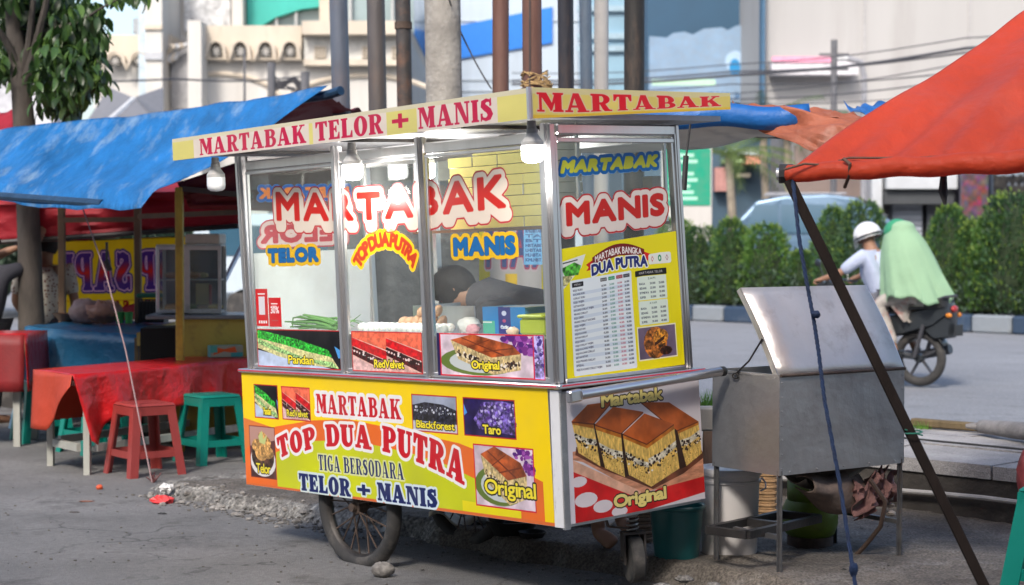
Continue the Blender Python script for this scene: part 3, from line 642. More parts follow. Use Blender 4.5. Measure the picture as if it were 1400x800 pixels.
m = MB(); m.bar((.055, .03, 1.63), (.775, .03, 1.63), .04, .045, bev=.006); m.bar((.055, .022, 1.585), (.77, .022, 1.585), .018, .02, bev=.003); m.build('top_rail', ALU, cart)
m = MB(); m.bar((.055, .03, .59), (.79, .03, .59), .034, .016, bev=.004); m.build('bottom_rail', ALU, cart)
for a, b in (((.056, .022, .6), (.05, .022, 1.6)), ((.787, .022, .6), (.75, .022, 1.6))):
    m = MB(); m.bar(a, b, .012, .012); m.build('glazing_bead', ALU, cart)
m = MB(); m.bar((W - .04, .08, 1.62), (W - .04, L - .04, 1.62), .03, .06); m.build('top_rail', ALU, cart)
m = MB(); m.bar((.05, 2.29, 1.62), (W - .06, 2.29, 1.62), .03, .06); m.build('top_rail', ALU, cart)
GL = glass_mat('case_glass')
for y0, y1 in ((.08, .825), (.885, 1.46), (1.515, 2.245)):
    MB().box((.03, y0, .6), (.034, y1, 1.585)).build('glass_pane', GL, cart)
m = MB(); m.prism([(.06, .6), (.785, .6), (.75, 1.61), (.058, 1.61)], .03, .034, lambda p, q, t: Vector((p, t, q))); m.build('glass_pane', GL, cart)
MB().box((.06, 2.285, .6), (W - .06, 2.289, 1.59)).build('glass_pane', GL, cart)
MB().box((W - .04, 1.5, 1.18), (W - .036, 2.24, 1.59)).build('glass_pane', GL, cart)
MB().box((.06, 2.27, .6), (W - .06, 2.28, 1.16)).build('white_board', WHITEP, cart)
MB().box((.03, .06, .60), (W - .05, 2.26, .765)).build('inner_counter', ALU2, cart)
m = MB(); m.bar((W - .04, 1.725, .6), (W - .04, 1.725, 1.6), .03, .03); m.build('inner_post', ALU, cart)
# photo strips behind the lower glass edge
def strip_board(kind, y0, y1):
    qprint('photo_strip', strip(kind, y0 - y1), (.012, y0, .593), (.012, y1, .593), (.012, y1, .782), (.012, y0, .782), (.006, 0, 0))
strip_board(0, 2.205, 1.507); strip_board(1, 1.418, .895); strip_board(2, .79, .095)
qprint('menu_board', menu_print(), (.06, .018, .588), (.783, .018, .602), (.757, .018, 1.19), (.054, .018, 1.135), (0, .004, 0), .3, wear=.04)
# stickers on the glass
SX = .0265
def ycan(y0, y1, z0, z1, ppm=420): return Canvas(-y0, -y1, z0, z1, ppm, WHT)
toL = lambda x: (lambda a, z: Vector((x, -a, z)))
c = ycan(2.13, .2, 1.2, 1.56, 330)
bow = lambda u, v: (-2.0 + 1.68 * u, 1.325 - .022 * np.sin(np.pi * u) + v * (.122 + .03 * np.abs(u - .45)))
lay = [(.038, (.66, .08, .1)), (.031, (.84, .78, .72)), (.0095, (.66, .08, .1)), (.008, (.74, .09, .06))]
D0 = c.text('MARTABAK', 0, 0, 1, 1, lay, font='sans', gap=.22, warp=bow)
D1 = c.text('MARTABAK', 0, 0, 1, 1, [(.038, (.66, .08, .1)), (.031, (.84, .78, .72))], font='sans', gap=.22, warp=lambda u, v: (bow(u, v)[0] + .014, bow(u, v)[1] - .034))
for o_, c_ in ((.031, (.84, .78, .72)), (.008, (.74, .09, .06))): c.blend(D0, o_, c_)
DM = np.minimum(D0, D1)
# the word is cut at the posts, as it is stuck on three panes
def cutbetween(D, cv, lo, hi):
    X = -(cv.x0 + (np.arange(cv.w) + .5) / cv.ppm); E = D.copy(); E[:, (X < lo) | (X > hi)] = 1; return E
for lo, hi in ((1.515, 2.25), (.885, 1.46), (.08, .83)): sticker('lettering', c, cutbetween(DM, c, lo, hi), .038, toL(SX), cart, label='red and white lettering stuck on the glass')
def word(txt, y0, y1, z0, z1, layers, shadow=None, gap=.2, pad=.05, warp=None):
    c = ycan(y0 + pad, y1 - pad, z0 - pad, z1 + pad, 520)
    D = c.text(txt, -y0, z0, y0 - y1, z1 - z0, layers, font='sans', gap=gap, warp=warp); return c, D
BLU = (.05, .38, .62)
def boxed(txt, y0, y1, z0, z1, label):
    c, D = word(txt, y0, y1, z0, z1, [(.03, (.86, .68, .1)), (.009, (.03, .25, .45)), (.007, BLU)]); D2 = c.field([_segs([[(-y0 - .0, z0 - .012), (-y1 + .02, z0 - .012), (-y1 + .02, z1 - .01), (-y0, z1 - .01)]])], .05)
    c.blend(D2, .006, (.86, .68, .1)); 
    for o_, k in ((.009, (.03, .25, .45)), (.007, BLU)): c.blend(D, o_, k)
    sticker('lettering', c, np.minimum(D - .02, D2 - .0), .006, toL(SX), cart, label=label)
boxed('TELOR', 2.09, 1.68, 1.118, 1.178, 'blue word on yellow ground, first pane'); boxed('MANIS', .66, .27, 1.126, 1.196, 'blue word on yellow ground, third pane')
c = ycan(1.46, .88, .98, 1.3, 480)
def arcp(q, u, Wd):
    t = u / Wd - .5; a = -t * 2.35; o = q.copy(); cx, cz, rx, rz = -1.155, 1.02, .205, .155; px, pz = cx + rx * math.sin(-a) * 1.0, cz + rz * math.cos(a); ang = a * .82
    for k in (0, 2):
        lx = (q[:, k] - u) * (.62 / Wd); ly = q[:, k + 1] * .062; o[:, k] = px + lx * math.cos(ang) - ly * math.sin(ang); o[:, k + 1] = pz + lx * math.sin(ang) + ly * math.cos(ang)
    return o
D = c.text('TOP DUA PUTRA', 0, 0, 1, 1, [(.021, (.95, .75, .08)), (.006, (.85, .25, .08)), (.004, (.72, .22, .1))], font='sans', per=arcp, gap=.16, space=.22)
sticker('lettering', c, D, .021, toL(SX), cart, label='orange arched words on the middle pane')
toR = lambda y: (lambda a, z: Vector((a, y, z)))
def rword(txt, x0, x1, za, zb, ht, layers, off, shear=0, shadow=0, label=None, gap=.2, ppm=520):
    c = Canvas(x0 - .09, x1 + .09, min(za, zb) - .09, max(za, zb) + ht + .09, ppm, WHT); wp = lambda u, v: (x0 + (x1 - x0) * u + shear * v * ht, za + (zb - za) * u + v * ht)
    D = c.text(txt, 0, 0, 1, 1, layers, font='sans', gap=gap, warp=wp); Dm = D
    if shadow:
        D1 = c.text(txt, 0, 0, 1, 1, layers[:2], font='sans', gap=gap, warp=lambda u, v: (wp(u, v)[0] - .012, wp(u, v)[1] - shadow)); Dm = np.minimum(D, D1)
        for o_, k in layers[1:]: c.blend(D, o_, k)
    return sticker('lettering', c, Dm, off, toR(.0265), cart, label=label)
rword('MARTABAK', .085, .655, 1.452, 1.478, .045, [(.022, (.04, .36, .62)), (.007, (.75, .75, .2))], .022, .35, label='yellow and blue slanted word on the end pane')
rword('MANIS', .11, .69, 1.235, 1.268, .088, [(.038, (.66, .08, .1)), (.031, (.86, .8, .76)), (.0085, (.66, .08, .1)), (.007, (.74, .09, .06))], .038, shadow=.022, label='large red word on the end pane')
# payment sign, its code left blank
c = Canvas(-2.225, -2.0, .79, .985, 700, (.8, .06, .1)); c.rect(-2.2, .85, -2.145, .945, (.86, .84, .86)); c.rect(-2.205, .955, -2.14, .962, WHT)
for k in range(4): c.rect(-2.205 + k * .02, .805, -2.192 + k * .02, .82, WHT)
c.text('30%', -2.095, .86, .075, .035, [(.0015, WHT)], font='sans'); c.rect(-2.09, .905, -2.03, .911, WHT); c.rect(-2.085, .893, -2.04, .898, (.95, .8, .8)); c.rect(-2.09, .82, -2.03, .825, (.7, .3, .3))
a1 = c.px
MB().quad((SX, 2.222, .795), (SX, 2.117, .795), (SX, 2.117, .982), (SX, 2.222, .982)).build('payment_sticker', print_mat('pay1', a1[:, :int(a1.shape[1] * .48)], .3), cart)
MB().quad((SX, 2.11, .793), (SX, 2.004, .793), (SX, 2.004, .938), (SX, 2.11, .938)).build('discount_sticker', print_mat('pay2', a1[int(a1.shape[0] * .24):, int(a1.shape[1] * .5):], .3), cart)
# lettering facing outwards on the far end pane, seen back to front through the case
toE = lambda a, z: Vector((-a, 2.281, z))
c = Canvas(-.75, -.0, 1.1, 1.42, 420, WHT); D = c.text('TELOR', 0, 0, 1, 1, [(.036, (.72, .2, .25)), (.029, (.84, .74, .72)), (.008, (.72, .22, .26))], font='sans', gap=.2, warp=lambda u, v: (-.68 + .56 * u, 1.215 + v * .085))
sticker('lettering', c, D, .036, toE, cart, label='pink lettering on the far end pane, seen from behind')
c = Canvas(-.78, .0, 1.35, 1.6, 420, WHT); D = c.text('MARTABAK', 0, 0, 1, 1, [(.022, (.05, .3, .6)), (.006, (.8, .45, .2))], font='sans', gap=.2, warp=lambda u, v: (-.68 + .56 * u, 1.44 + v * .05))
sticker('lettering', c, D, .022, toE, cart, label='blue lettering on the far end pane, seen from behind')
# roof board and its lettered fascia
RX, RY, RE = -.19, -.09, 2.60
MB().box((RX + .02, RY + .03, 1.668), (W + .14, RE - .02, 1.69)).build('roof_board', mat('roof_tin', (.35, .36, .38), .5, .6, .2), cart)
m = MB()
for yy in (.35, 1.2, 2.1): m.bar((RX + .03, yy, 1.66), (W + .1, yy, 1.66), .03, .014)
m.build('roof_batten', DARKST, cart)
def sign_left():
    c = Canvas(0, 2.69, 0, .12, 520, (.82, .78, .45)); c.px *= (.93 + .1 * c.noise(3, 100))[..., None]; A = lambda Y: 2.6 - Y
    for y0, y1 in ((2.4, 1.41), (1.38, .83), (.62, .1)): c.rect(A(y0), 0, A(y1), .12, (.84, .79, .74), .95 + .08 * c.noise(5, 101))
    c.rect(0, .1, 2.69, .12, (.8, .77, .66)); cr = (.72, .03, .25)
    wv = lambda u, v: v * .084 + .014
    c.text('MARTABAK', A(2.345), .012, .91, .086, [(.001, cr)], gap=.08); c.text('TELOR', A(1.357), .013, .5, .086, [(.001, cr)], gap=.08)
    c.text('+', A(.79), .008, .11, .1, [(.002, cr)]); c.text('MANIS', A(.61), .013, .48, .086, [(.001, cr)], gap=.08)
    return c.px
def sign_right():
    c = Canvas(0, 1.215, 0, .125, 700, (.88, .8, .42)); c.px *= (.93 + .1 * c.noise(3, 102))[..., None]; c.rect(0, .1, 1.215, .125, (.84, .8, .58)); c.rect(0, 0, 1.215, .016, (.88, .72, .2)); c.rect(0, 0, .02, .125, (.8, .74, .66))
    c.text('MARTABAK', .045, .035, 1.1, .07, [(.007, (.86, .76, .62)), (.0015, (.84, .08, .15))], gap=.07, warp=lambda u, v: (.045 + 1.105 * u, .03 + v * (.074 + .0 * u)))
    return c.px
qprint('roof_sign', sign_left(), (RX, RE - .01, 1.648), (RX, RY, 1.66), (RX, RY, 1.783), (RX, RE - .01, 1.757), (.014, 0, 0), .45, label='long roof sign with crimson lettering')
qprint('roof_sign', sign_right(), (RX - .002, RY - .002, 1.66), (1.023, RY - .002, 1.718), (1.023, RY - .002, 1.79), (RX - .002, RY - .002, 1.785), (0, .014, 0), .45, label='short tapering roof sign at the push bar end')
m = MB(); m.bar((RX - .006, RY - .006, 1.655), (RX - .006, RY - .006, 1.786), .012); m.build('sign_edge', ALU2, cart)
# wheels
def spoked_wheel(y, x, r=.3, z=None):
    z = -.06 if z is None else z; M = Matrix.Translation((x, y, z)) @ Matrix.Rotation(R(90), 4, 'Y')
    ty = MB(); prof = []
    for k in range(13):
        a = 2 * math.pi * k / 12; prof.append((r - .032 + .036 * math.cos(a), .036 * math.sin(a)))
    n = 48; vs = []; fs = []
    for j in range(n):
        ph = 2 * math.pi * j / n
        for k in range(12):
            rr, zz = prof[k]; rr += (.003 if (j % 2 and k in (11, 0, 1)) else 0); vs.append(M @ Vector((rr * math.cos(ph), rr * math.sin(ph), zz)))
    for j in range(n):
        for k in range(12): fs.append([j * 12 + k, j * 12 + (k + 1) % 12, ((j + 1) % n) * 12 + (k + 1) % 12, ((j + 1) % n) * 12 + k])
    ty.add(vs, fs); wh = bpy.data.objects.new('wheel', MB().lathe([(0, -.05), (.02, -.05), (.024, -.03), (.036, -.026), (.036, .026), (.024, .03), (.02, .05), (0, .05)], 16, M).mesh('hub', RUST, True)); COL.objects.link(wh); wh.parent = cart
    ty.build('tyre', RUBBER, wh, smooth=35)
    rm = MB(); rm.lathe([(r - .062, -.02), (r - .07, -.012), (r - .074, 0), (r - .07, .012), (r - .062, .02), (r - .056, .018), (r - .056, -.018), (r - .062, -.02)], 48, M, False); rm.build('rim', mat('dirty_rim', (.05, .045, .042), .5, .6, .3, 20, .1), wh, smooth=35)
    for k in range(20):
        a = 2 * math.pi * k / 20 + .05; a2 = a + (.35 if k % 4 < 2 else -.35); s = .024 if k % 2 else -.024
        MB().tube([M @ Vector((.034 * math.cos(a2), .034 * math.sin(a2), s)), M @ Vector(((r - .07) * math.cos(a), (r - .07) * math.sin(a), 0))], .0042, 5).build('spoke', RUST, wh)
    return wh
spoked_wheel(1.49, .07); spoked_wheel(1.49, .74)
m = MB(); m.bar((.13, 1.49, -.06), (.68, 1.49, -.06), .03); m.bar((.14, 1.49, -.06), (.14, 1.55, .0), .04, .02); m.bar((.67, 1.49, -.06), (.67, 1.55, .0), .04, .02); m.bar((.14, 1.3, -.03), (.14, 1.8, -.03), .03, .014); m.build('axle', RUST, cart)
# sprung castor at the push bar end
cs = bpy.data.objects.new('castor_wheel', None); COL.objects.link(cs); cs.parent = cart; cs.location = (.52, .12, -.2)
MC = Matrix.Rotation(R(-30), 4, 'Z')
m = MB(); m.lathe([(0, -.03), (.095, -.03), (.105, -.022), (.105, .022), (.095, .03), (0, .03)], 26, MC @ Matrix.Translation((0, 0, -.03)) @ Matrix.Rotation(R(90), 4, 'Y')); m.build('tyre', RUBBER, cs, smooth=30)
m = MB(); m.box((-.05, -.03, -.05), (-.042, .03, .085), MC); m.box((.042, -.03, -.05), (.05, .03, .085), MC); m.box((-.05, -.035, .08), (.05, .035, .09), MC); m.tube([MC @ Vector((-.062, 0, -.03)), MC @ Vector((.062, 0, -.03))], .01, 8); m.build('fork', mat('worn_steel', (.08, .07, .065), .65, .5, .3, 15, .1), cs)
m = MB(); pts = [(.024 * math.cos(k * .7), .024 * math.sin(k * .7), .09 + k * .0021) for k in range(62)]; m.tube(pts, .0048, 6); m.build('spring', mat('spring_steel', (.4, .39, .38), .35, .9, .2), cs, smooth=True)
m = MB(); m.tube([(0, 0, .08), (0, 0, .21)], .014, 8); m.bar((-.1, .05, .12), (0, 0, .1), .03, .006); m.bar((-.1, .05, .12), (-.12, .06, .2), .03, .006); m.build('stem', RUST, cs)

# ------------------------------------------------------------------ things in, on and around the cart (cart frame)
def cthing(name, label, cat, x, y, z, rz=0.0, group=None):
    return thing(name, label, cat, M=CART @ Matrix.Translation((x, y, z)) @ Matrix.Rotation(rz, 4, 'Z'), group=group)
BULBW = mat('bulb_white', (.85, .86, .88), .3, 0, .02, 3, 0, 10)
def bulb(x, y, ztop, label, lit):
    b = cthing('hanging_bulb', label, 'light bulb', x, y, ztop, group='bulbs under the cart roof')
    MB().lathe([(0, 0), (.018, 0), (.02, -.03), (.024, -.034), (.024, -.05), (0, -.05)], 14).build('socket', mat('grey_socket', (.3, .29, .28), .5), b, smooth=30)
    MB().lathe([(.0, -.045), (.022, -.05), (.034, -.07), (.045, -.085), (.0455, -.1), (0, -.1)], 20).build('bulb_base', mat('bulb_base', (.42, .41, .4), .4), b, smooth=30)
    MB().lathe([(.0, -.0995), (.0455, -.1005), (.0465, -.14), (.043, -.158), (.03, -.168), (0, -.172)], 22).build('bulb_cover', mat('lit_bulb', (1, .98, .95), .3, emit=7.0, bump=0, var=.01) if lit else BULBW, b, smooth=60)
    if lit:
        pl = bpy.data.lights.new('bulb_light', 'POINT'); pl.energy = 15 if x > 0 else 3; pl.shadow_soft_size = .05; pl.color = (1, .97, .92); o = bpy.data.objects.new('bulb_light', pl); COL.objects.link(o); o.parent = b; o.location = (0, 0, -.24)
    return b
bulb(-.1, 2.34, 1.65, 'unlit white bulb hanging under the far left end of the roof sign', False)
bulb(-.1, 1.205, 1.65, 'glowing white bulb hanging under the middle of the long roof sign', True)
bulb(-.1, -.003, 1.66, 'glowing white bulb hanging at the near corner of the roof', True)
bulb(.3, 1.17, 1.65, 'glowing white bulb added inside the glass case in place of a reflection in the middle pane', True)  # added bulb stands where the pane shows a reflection; also brightens the boxes
# stock of folded cake boxes on the inner shelf
sh = cthing('box_shelf', 'dark shelf board inside the glass case carrying stacked cake boxes', 'shelf', .45, .6, 1.235)
MB().box((-.2, -.5, -.012), (.36, .62, .0)).build('board', mat('brown_board', (.16, .1, .07), .6), sh)
m = MB(); m.bar((-.19, -.49, 0), (-.19, -.49, .43), .012); m.bar((.35, -.49, 0), (.35, -.49, .43), .012); m.bar((-.19, .6, 0), (-.19, .6, .43), .012); m.build('hanger', ALU2, sh)
BOXY = mat('yellow_card', (.8, .72, .24), .7, 0, .08, 5, .03, 40); BOXW = mat('cream_card', (.74, .7, .6), .7, 0, .08, 5, .03, 40)
bm_ = MB(); bm_.m = 0; bm_.add([(0, 0, 0), (0, .163, 0), (0, .163, .044), (0, 0, .044)], [[0, 3, 2, 1]]); bm_.m = 1
bm_.add([(0, 0, 0), (.2, 0, 0), (.2, .163, 0), (0, .163, 0), (0, 0, .044), (.2, 0, .044), (.2, .163, .044), (0, .163, .044)], [[3, 2, 1, 0], [4, 5, 6, 7], [0, 1, 5, 4], [1, 2, 6, 5], [2, 3, 7, 6]])
bmesh_ = bm_.mesh('cake_box', [BOXY, BOXW]); colname = ['nearest the push bar', 'second', 'third', 'fourth', 'farthest']
for i in range(4):
    for j in range(8 if i < 3 else 7):
        o = bpy.data.objects.new('cake_box', bmesh_); COL.objects.link(o)
        o.matrix_world = CART @ Matrix.Translation((.27 + random.uniform(-.006, .006), .30 + i * .168 + random.uniform(-.002, .002), 1.237 + j * .0468)) @ Matrix.Rotation(random.uniform(-.012, .012), 4, 'Z')
        tag(o, '%s yellow and cream card box in the %s column of the shelf stack' % (['bottom', 'second', 'third', 'fourth', 'fifth', 'sixth', 'seventh', 'top'][j], ['column beside the push bar end,', 'second', 'third', 'farthest'][i].replace('column beside the push bar end,', 'nearest')), 'box', 'cake boxes stacked inside the case')
# bundle, papers on the shelf behind the end pane
b = MB()
for k in range(70):
    a = random.uniform(0, 6.28); r0 = random.uniform(0, .02); r1 = random.uniform(.02, .055)
    b.tube([(r0 * math.cos(a), r0 * math.sin(a), 0), (r1 * math.cos(a) * .6, r1 * math.sin(a) * .6, .05), (r1 * math.cos(a + .4), r1 * math.sin(a + .4), random.uniform(.08, .11))], .002, 4, False)
tag(b.build('whisk_bundle', mat('straw_grey', (.3, .26, .22), .8), smooth=True), 'tangled grey brown bundle of sticks on the shelf behind the end pane', 'whisk').matrix_world = CART @ Matrix.Translation((.56, .2, 1.237))
t = cthing('storage_jar', 'clear jar with pale lid on the shelf beside the stick bundle', 'jar', .7, .2, 1.237)
MB().lathe([(0, 0), (.03, 0), (.034, .01), (.034, .09), (.028, .1), (0, .1)], 16).build('jar_body', mat('pale_jar', (.6, .62, .6), .25), t, smooth=30); MB().lathe([(0, .1), (.031, .1), (.031, .125), (0, .125)], 16).build('lid', WHITEP, t, smooth=30)
tag(MB().box((-.03, -.03, 0), (.03, .03, .2), bev=.003).build('carton', mat('grey_carton', (.38, .35, .32), .7)), 'tall grey brown carton at the back end of the shelf', 'carton').matrix_world = CART @ Matrix.Translation((.765, .16, 1.237))
c = Canvas(0, .13, 0, .1, 500, (.55, .5, .42)); c.rect(.01, .06, .05, .09, (.75, .7, .6)); c.rect(.06, .06, .12, .09, (.4, .35, .3)); c.rect(.01, .01, .12, .045, (.68, .62, .5), tx(c, 30, 7))
tag(MB().quad((0, 0, 0), (.13, 0, 0), (.13, 0, .1), (0, 0, .1)).add([(0, .012, 0), (.13, .012, 0), (.13, .012, .1), (0, .012, .1)], [[3, 2, 1, 0]]).build('paper_packet', print_mat('packet', c.px)), 'small printed paper packet lying in front of the stick bundle', 'packet').matrix_world = CART @ Matrix.Translation((.5, .12, 1.237))
# on the inner counter
CZ = .767
EGGW = mat('white_egg', (.8, .78, .75), .45, 0, .04, 20, .02, 80, sss=.1); EGGB = mat('brown_egg', (.62, .36, .22), .5, 0, .15, 25, .03, 80)
def eggmesh(m): return MB().lathe([(0, -.03)] + [(.0225 * math.sin(a) * (1 + .06 * math.cos(a)), -.03 * math.cos(a)) for a in np.linspace(.2, math.pi - .2, 9)] + [(0, .03)], 12).mesh('egg', m, True)
ew, eb = eggmesh(EGGW), eggmesh(EGGB); k = 0
for i in range(15):
    for j in range(2):
        o = bpy.data.objects.new('egg', ew); COL.objects.link(o); o.matrix_world = CART @ Matrix.Translation((.12 + j * .05, .88 + i * .042 + .01 * (j % 2), CZ + .024)) @ Matrix.Rotation(R(80 + random.uniform(-15, 15)), 4, 'Y')
        tag(o, 'white egg in the double row lying on the counter behind the middle pane', 'egg', 'white eggs in the counter row')
EB = [(.2, 1.14 + .047 * q, 0, 'low') for q in range(4)] + [(.245, 1.15 + .047 * q, 0, 'back') for q in range(3)] + [(.22, 1.1 + .02, .045, 'top'), (.22, 1.17, .045, 'top'), (.215, 1.02, .0, 'low'), (.2, 1.07, .012, 'low'), (.21, 1.045, .05, 'top')]
for n_, (x, y, dz, w_) in enumerate(EB):
    o = bpy.data.objects.new('egg', eb); COL.objects.link(o); o.matrix_world = CART @ Matrix.Translation((x, y - .03, CZ + .05 + dz)) @ Matrix.Rotation(R(random.uniform(20, 80)), 4, (.3, 1, 0)); tag(o, 'brown egg in the small heap behind the white eggs', 'egg', 'brown eggs heaped behind the white row')
LEEK = mat('leek_green', (.13, .3, .07), .5, 0, .35, 10, .05, 40, aniso=(1, .1, 1)); lk = MB()
for k in range(22):
    a = random.uniform(-.12, .12); y0 = random.uniform(-.16, -.1); y1 = random.uniform(.08, .2); zz = random.uniform(.01, .055)
    lk.tube([(a * .4, y0, zz * .5 + .008), (a * .6, -.02, zz + .012), (a, y1, zz * 1.2 + random.uniform(-.01, .03))], [.009, .008, .004], 6)
for k in range(9):
    a = random.uniform(-.05, .05); lk.tube([(a, -.1, .02), (a + .01, -.16, .05), (a + .02, -.2 - .05 * random.random(), random.uniform(.02, .12))], [.004, .003, .001], 4)
lk.tube([(0, .1, .05), (0, .2, .07), (0, .27, .06), (0, .28, .02)], [.006, .005, .004, .003], 5); lk.tube([(.02, .08, .05), (.02, .16, .045), (.02, .22, .01)], [.006, .005, .003], 5)
tag(lk.build('spring_onions', LEEK, smooth=True), 'bundle of green spring onions lying on the counter behind the first pane', 'vegetables').matrix_world = CART @ Matrix.Translation((.17, 1.84, CZ))
c = Canvas(0, .28, 0, .125, 700, (.05, .5, .78)); c.rect(0, 0, .08, .06, (.3, .7, .6)); c.rect(.105, 0, .185, .125, (.12, .14, .5)); c.poly(_E(.143, .095, .016, .012), (.85, .85, .95)); c.poly(_E(.143, .06, .012, .008), (.75, .3, .5)); c.rect(.12, .03, .17, .036, (.8, .85, .95)); c.text('Cadia', .118, .024, .05, .017, [(.001, WHT)], font='sans'); c.rect(0, .05, .06, .056, WHT)
bx = cthing('blue_carton', 'blue printed carton on the counter behind the third pane', 'box', .2, .35, CZ)
MB().quad((0, .34, 0), (0, .06, 0), (0, .06, .12), (0, .34, .12)).build('front', print_mat('carton_front', c.px, .3), bx); MB().box((.002, .06, 0), (.16, .34, .119)).build('carton', mat('carton_blue', (.03, .22, .42), .4), bx); MB().box((.0, .04, .118), (.16, .2, .122)).build('flap', mat('carton_grey', (.4, .42, .45), .5), bx)
tb = cthing('plastic_tub', 'yellow green plastic tub with lid on the counter near the corner post', 'tub', .14, .24, CZ)
LIME = mat('lime_plastic', (.55, .6, .04), .35, 0, .04, 4, 0, 10, transl=.25)
MB().box((0, -.0, 0), (.15, .15, .075), bev=.012).build('tub', LIME, tb, smooth=30); MB().box((-.006, -.006, .075), (.156, .156, .09), bev=.006).build('lid', LIME, tb, smooth=30)
for k, (x, y, r, col, lab) in enumerate(((.25, .84, .05, (.75, .72, .7), 'crumpled white plastic bag on the counter left of the blue carton'), (.2, .76, .03, (.75, .35, .4), 'small pink wrapped packet in front of the blue carton'), (.17, .46, .025, (.8, .55, .4), 'small orange bun between carton and tub'))):
    tag(MB().blob((0, 0, 0), r, 7, .16, (1, 1.2, .8), seed=k).build('wrapped_packet', mat('packet%d' % k, col, .4), smooth=50), lab, 'packet').matrix_world = CART @ Matrix.Translation((x, y, CZ + r * .6))
pn = cthing('steel_pan_hood', 'steel splash guard standing behind the eggs inside the case', 'splash guard', .42, 1.0, CZ)
m = MB(); m.box((0, 0, 0), (.006, .45, .11)); m.box((0, .45, 0), (.3, .456, .11)); m.build('guard_sheet', ALU, pn)
# vendor's hanging cloth/banner hung behind the cart: yellow and white print
c = Canvas(0, 1.5, 0, 1.4, 220, (.86, .8, .12)); c.rect(.5, 0, 1.3, 1.2, (.82, .8, .8), .9 + .15 * c.noise(3, 120))
D_ = c.text('NAM', 0, 0, 1, 1, [(.05, (.86, .8, .82)), (.03, (.75, .3, .45)), (.01, (.25, .35, .6))], font='sans', gap=.25, warp=lambda u, v: (1.45 - 1.0 * u, .72 + v * .4)); c.rect(.72, .1, .9, .65, (.86, .7, .2), tx(c, 5, 122))
tag(MB().sheet(lambda u, v: Vector((1.5 * u, .03 * math.sin(u * 14), 1.4 * v)), 24, 4).build('hanging_banner', print_mat('hanging_banner', c.px, .5, wear=.08, transl=.5), smooth=True), 'yellow and white printed banner hanging behind the cart, seen through its glass', 'banner').matrix_world = Matrix.Translation(at(628, 470, 11.6)) @ Matrix.Rotation(R(-12), 4, 'Z') @ Matrix.Diagonal((.42, 1, .7, 1))
c = Canvas(0, .3, 0, 1, 300, (.35, .6, .78)); 
for k in range(13): c.text('KMLHBT'[k % 6:] + 'ABEK'[:k % 4], .03, .05 + k * .07, .24, .045, [(.004, (.12, .3, .5))], font='sans')
tag(MB().sheet(lambda u, v: Vector((.3 * u, .01 * math.sin(u * 9 + v * 4), v)), 6, 8).build('price_banner', print_mat('blue_letters', c.px, .5), smooth=True), 'narrow pale blue banner of dense lettering seen through the case beside the corner post', 'banner').matrix_world = Matrix.Translation(at(716, 362, 9.9)) @ Matrix.Diagonal((.36, 1, .38, 1))

tag(MB().sheet(lambda u, v: Vector((.95 * u, .04 * math.sin(u * 17 + v * 2), 1.25 * v)), 30, 6).build('dark_fill_sheet', mat('dark_fill_grey', (.07, .075, .08), .7, 0, .25, 3, .2, 12), smooth=True), 'dark grey sheet added as the darkness behind the open cart back, left of the yellow banner', 'sheet').location = at(448, 520, 11.2)  # added sheet puts the darkness behind the open case back into its colour

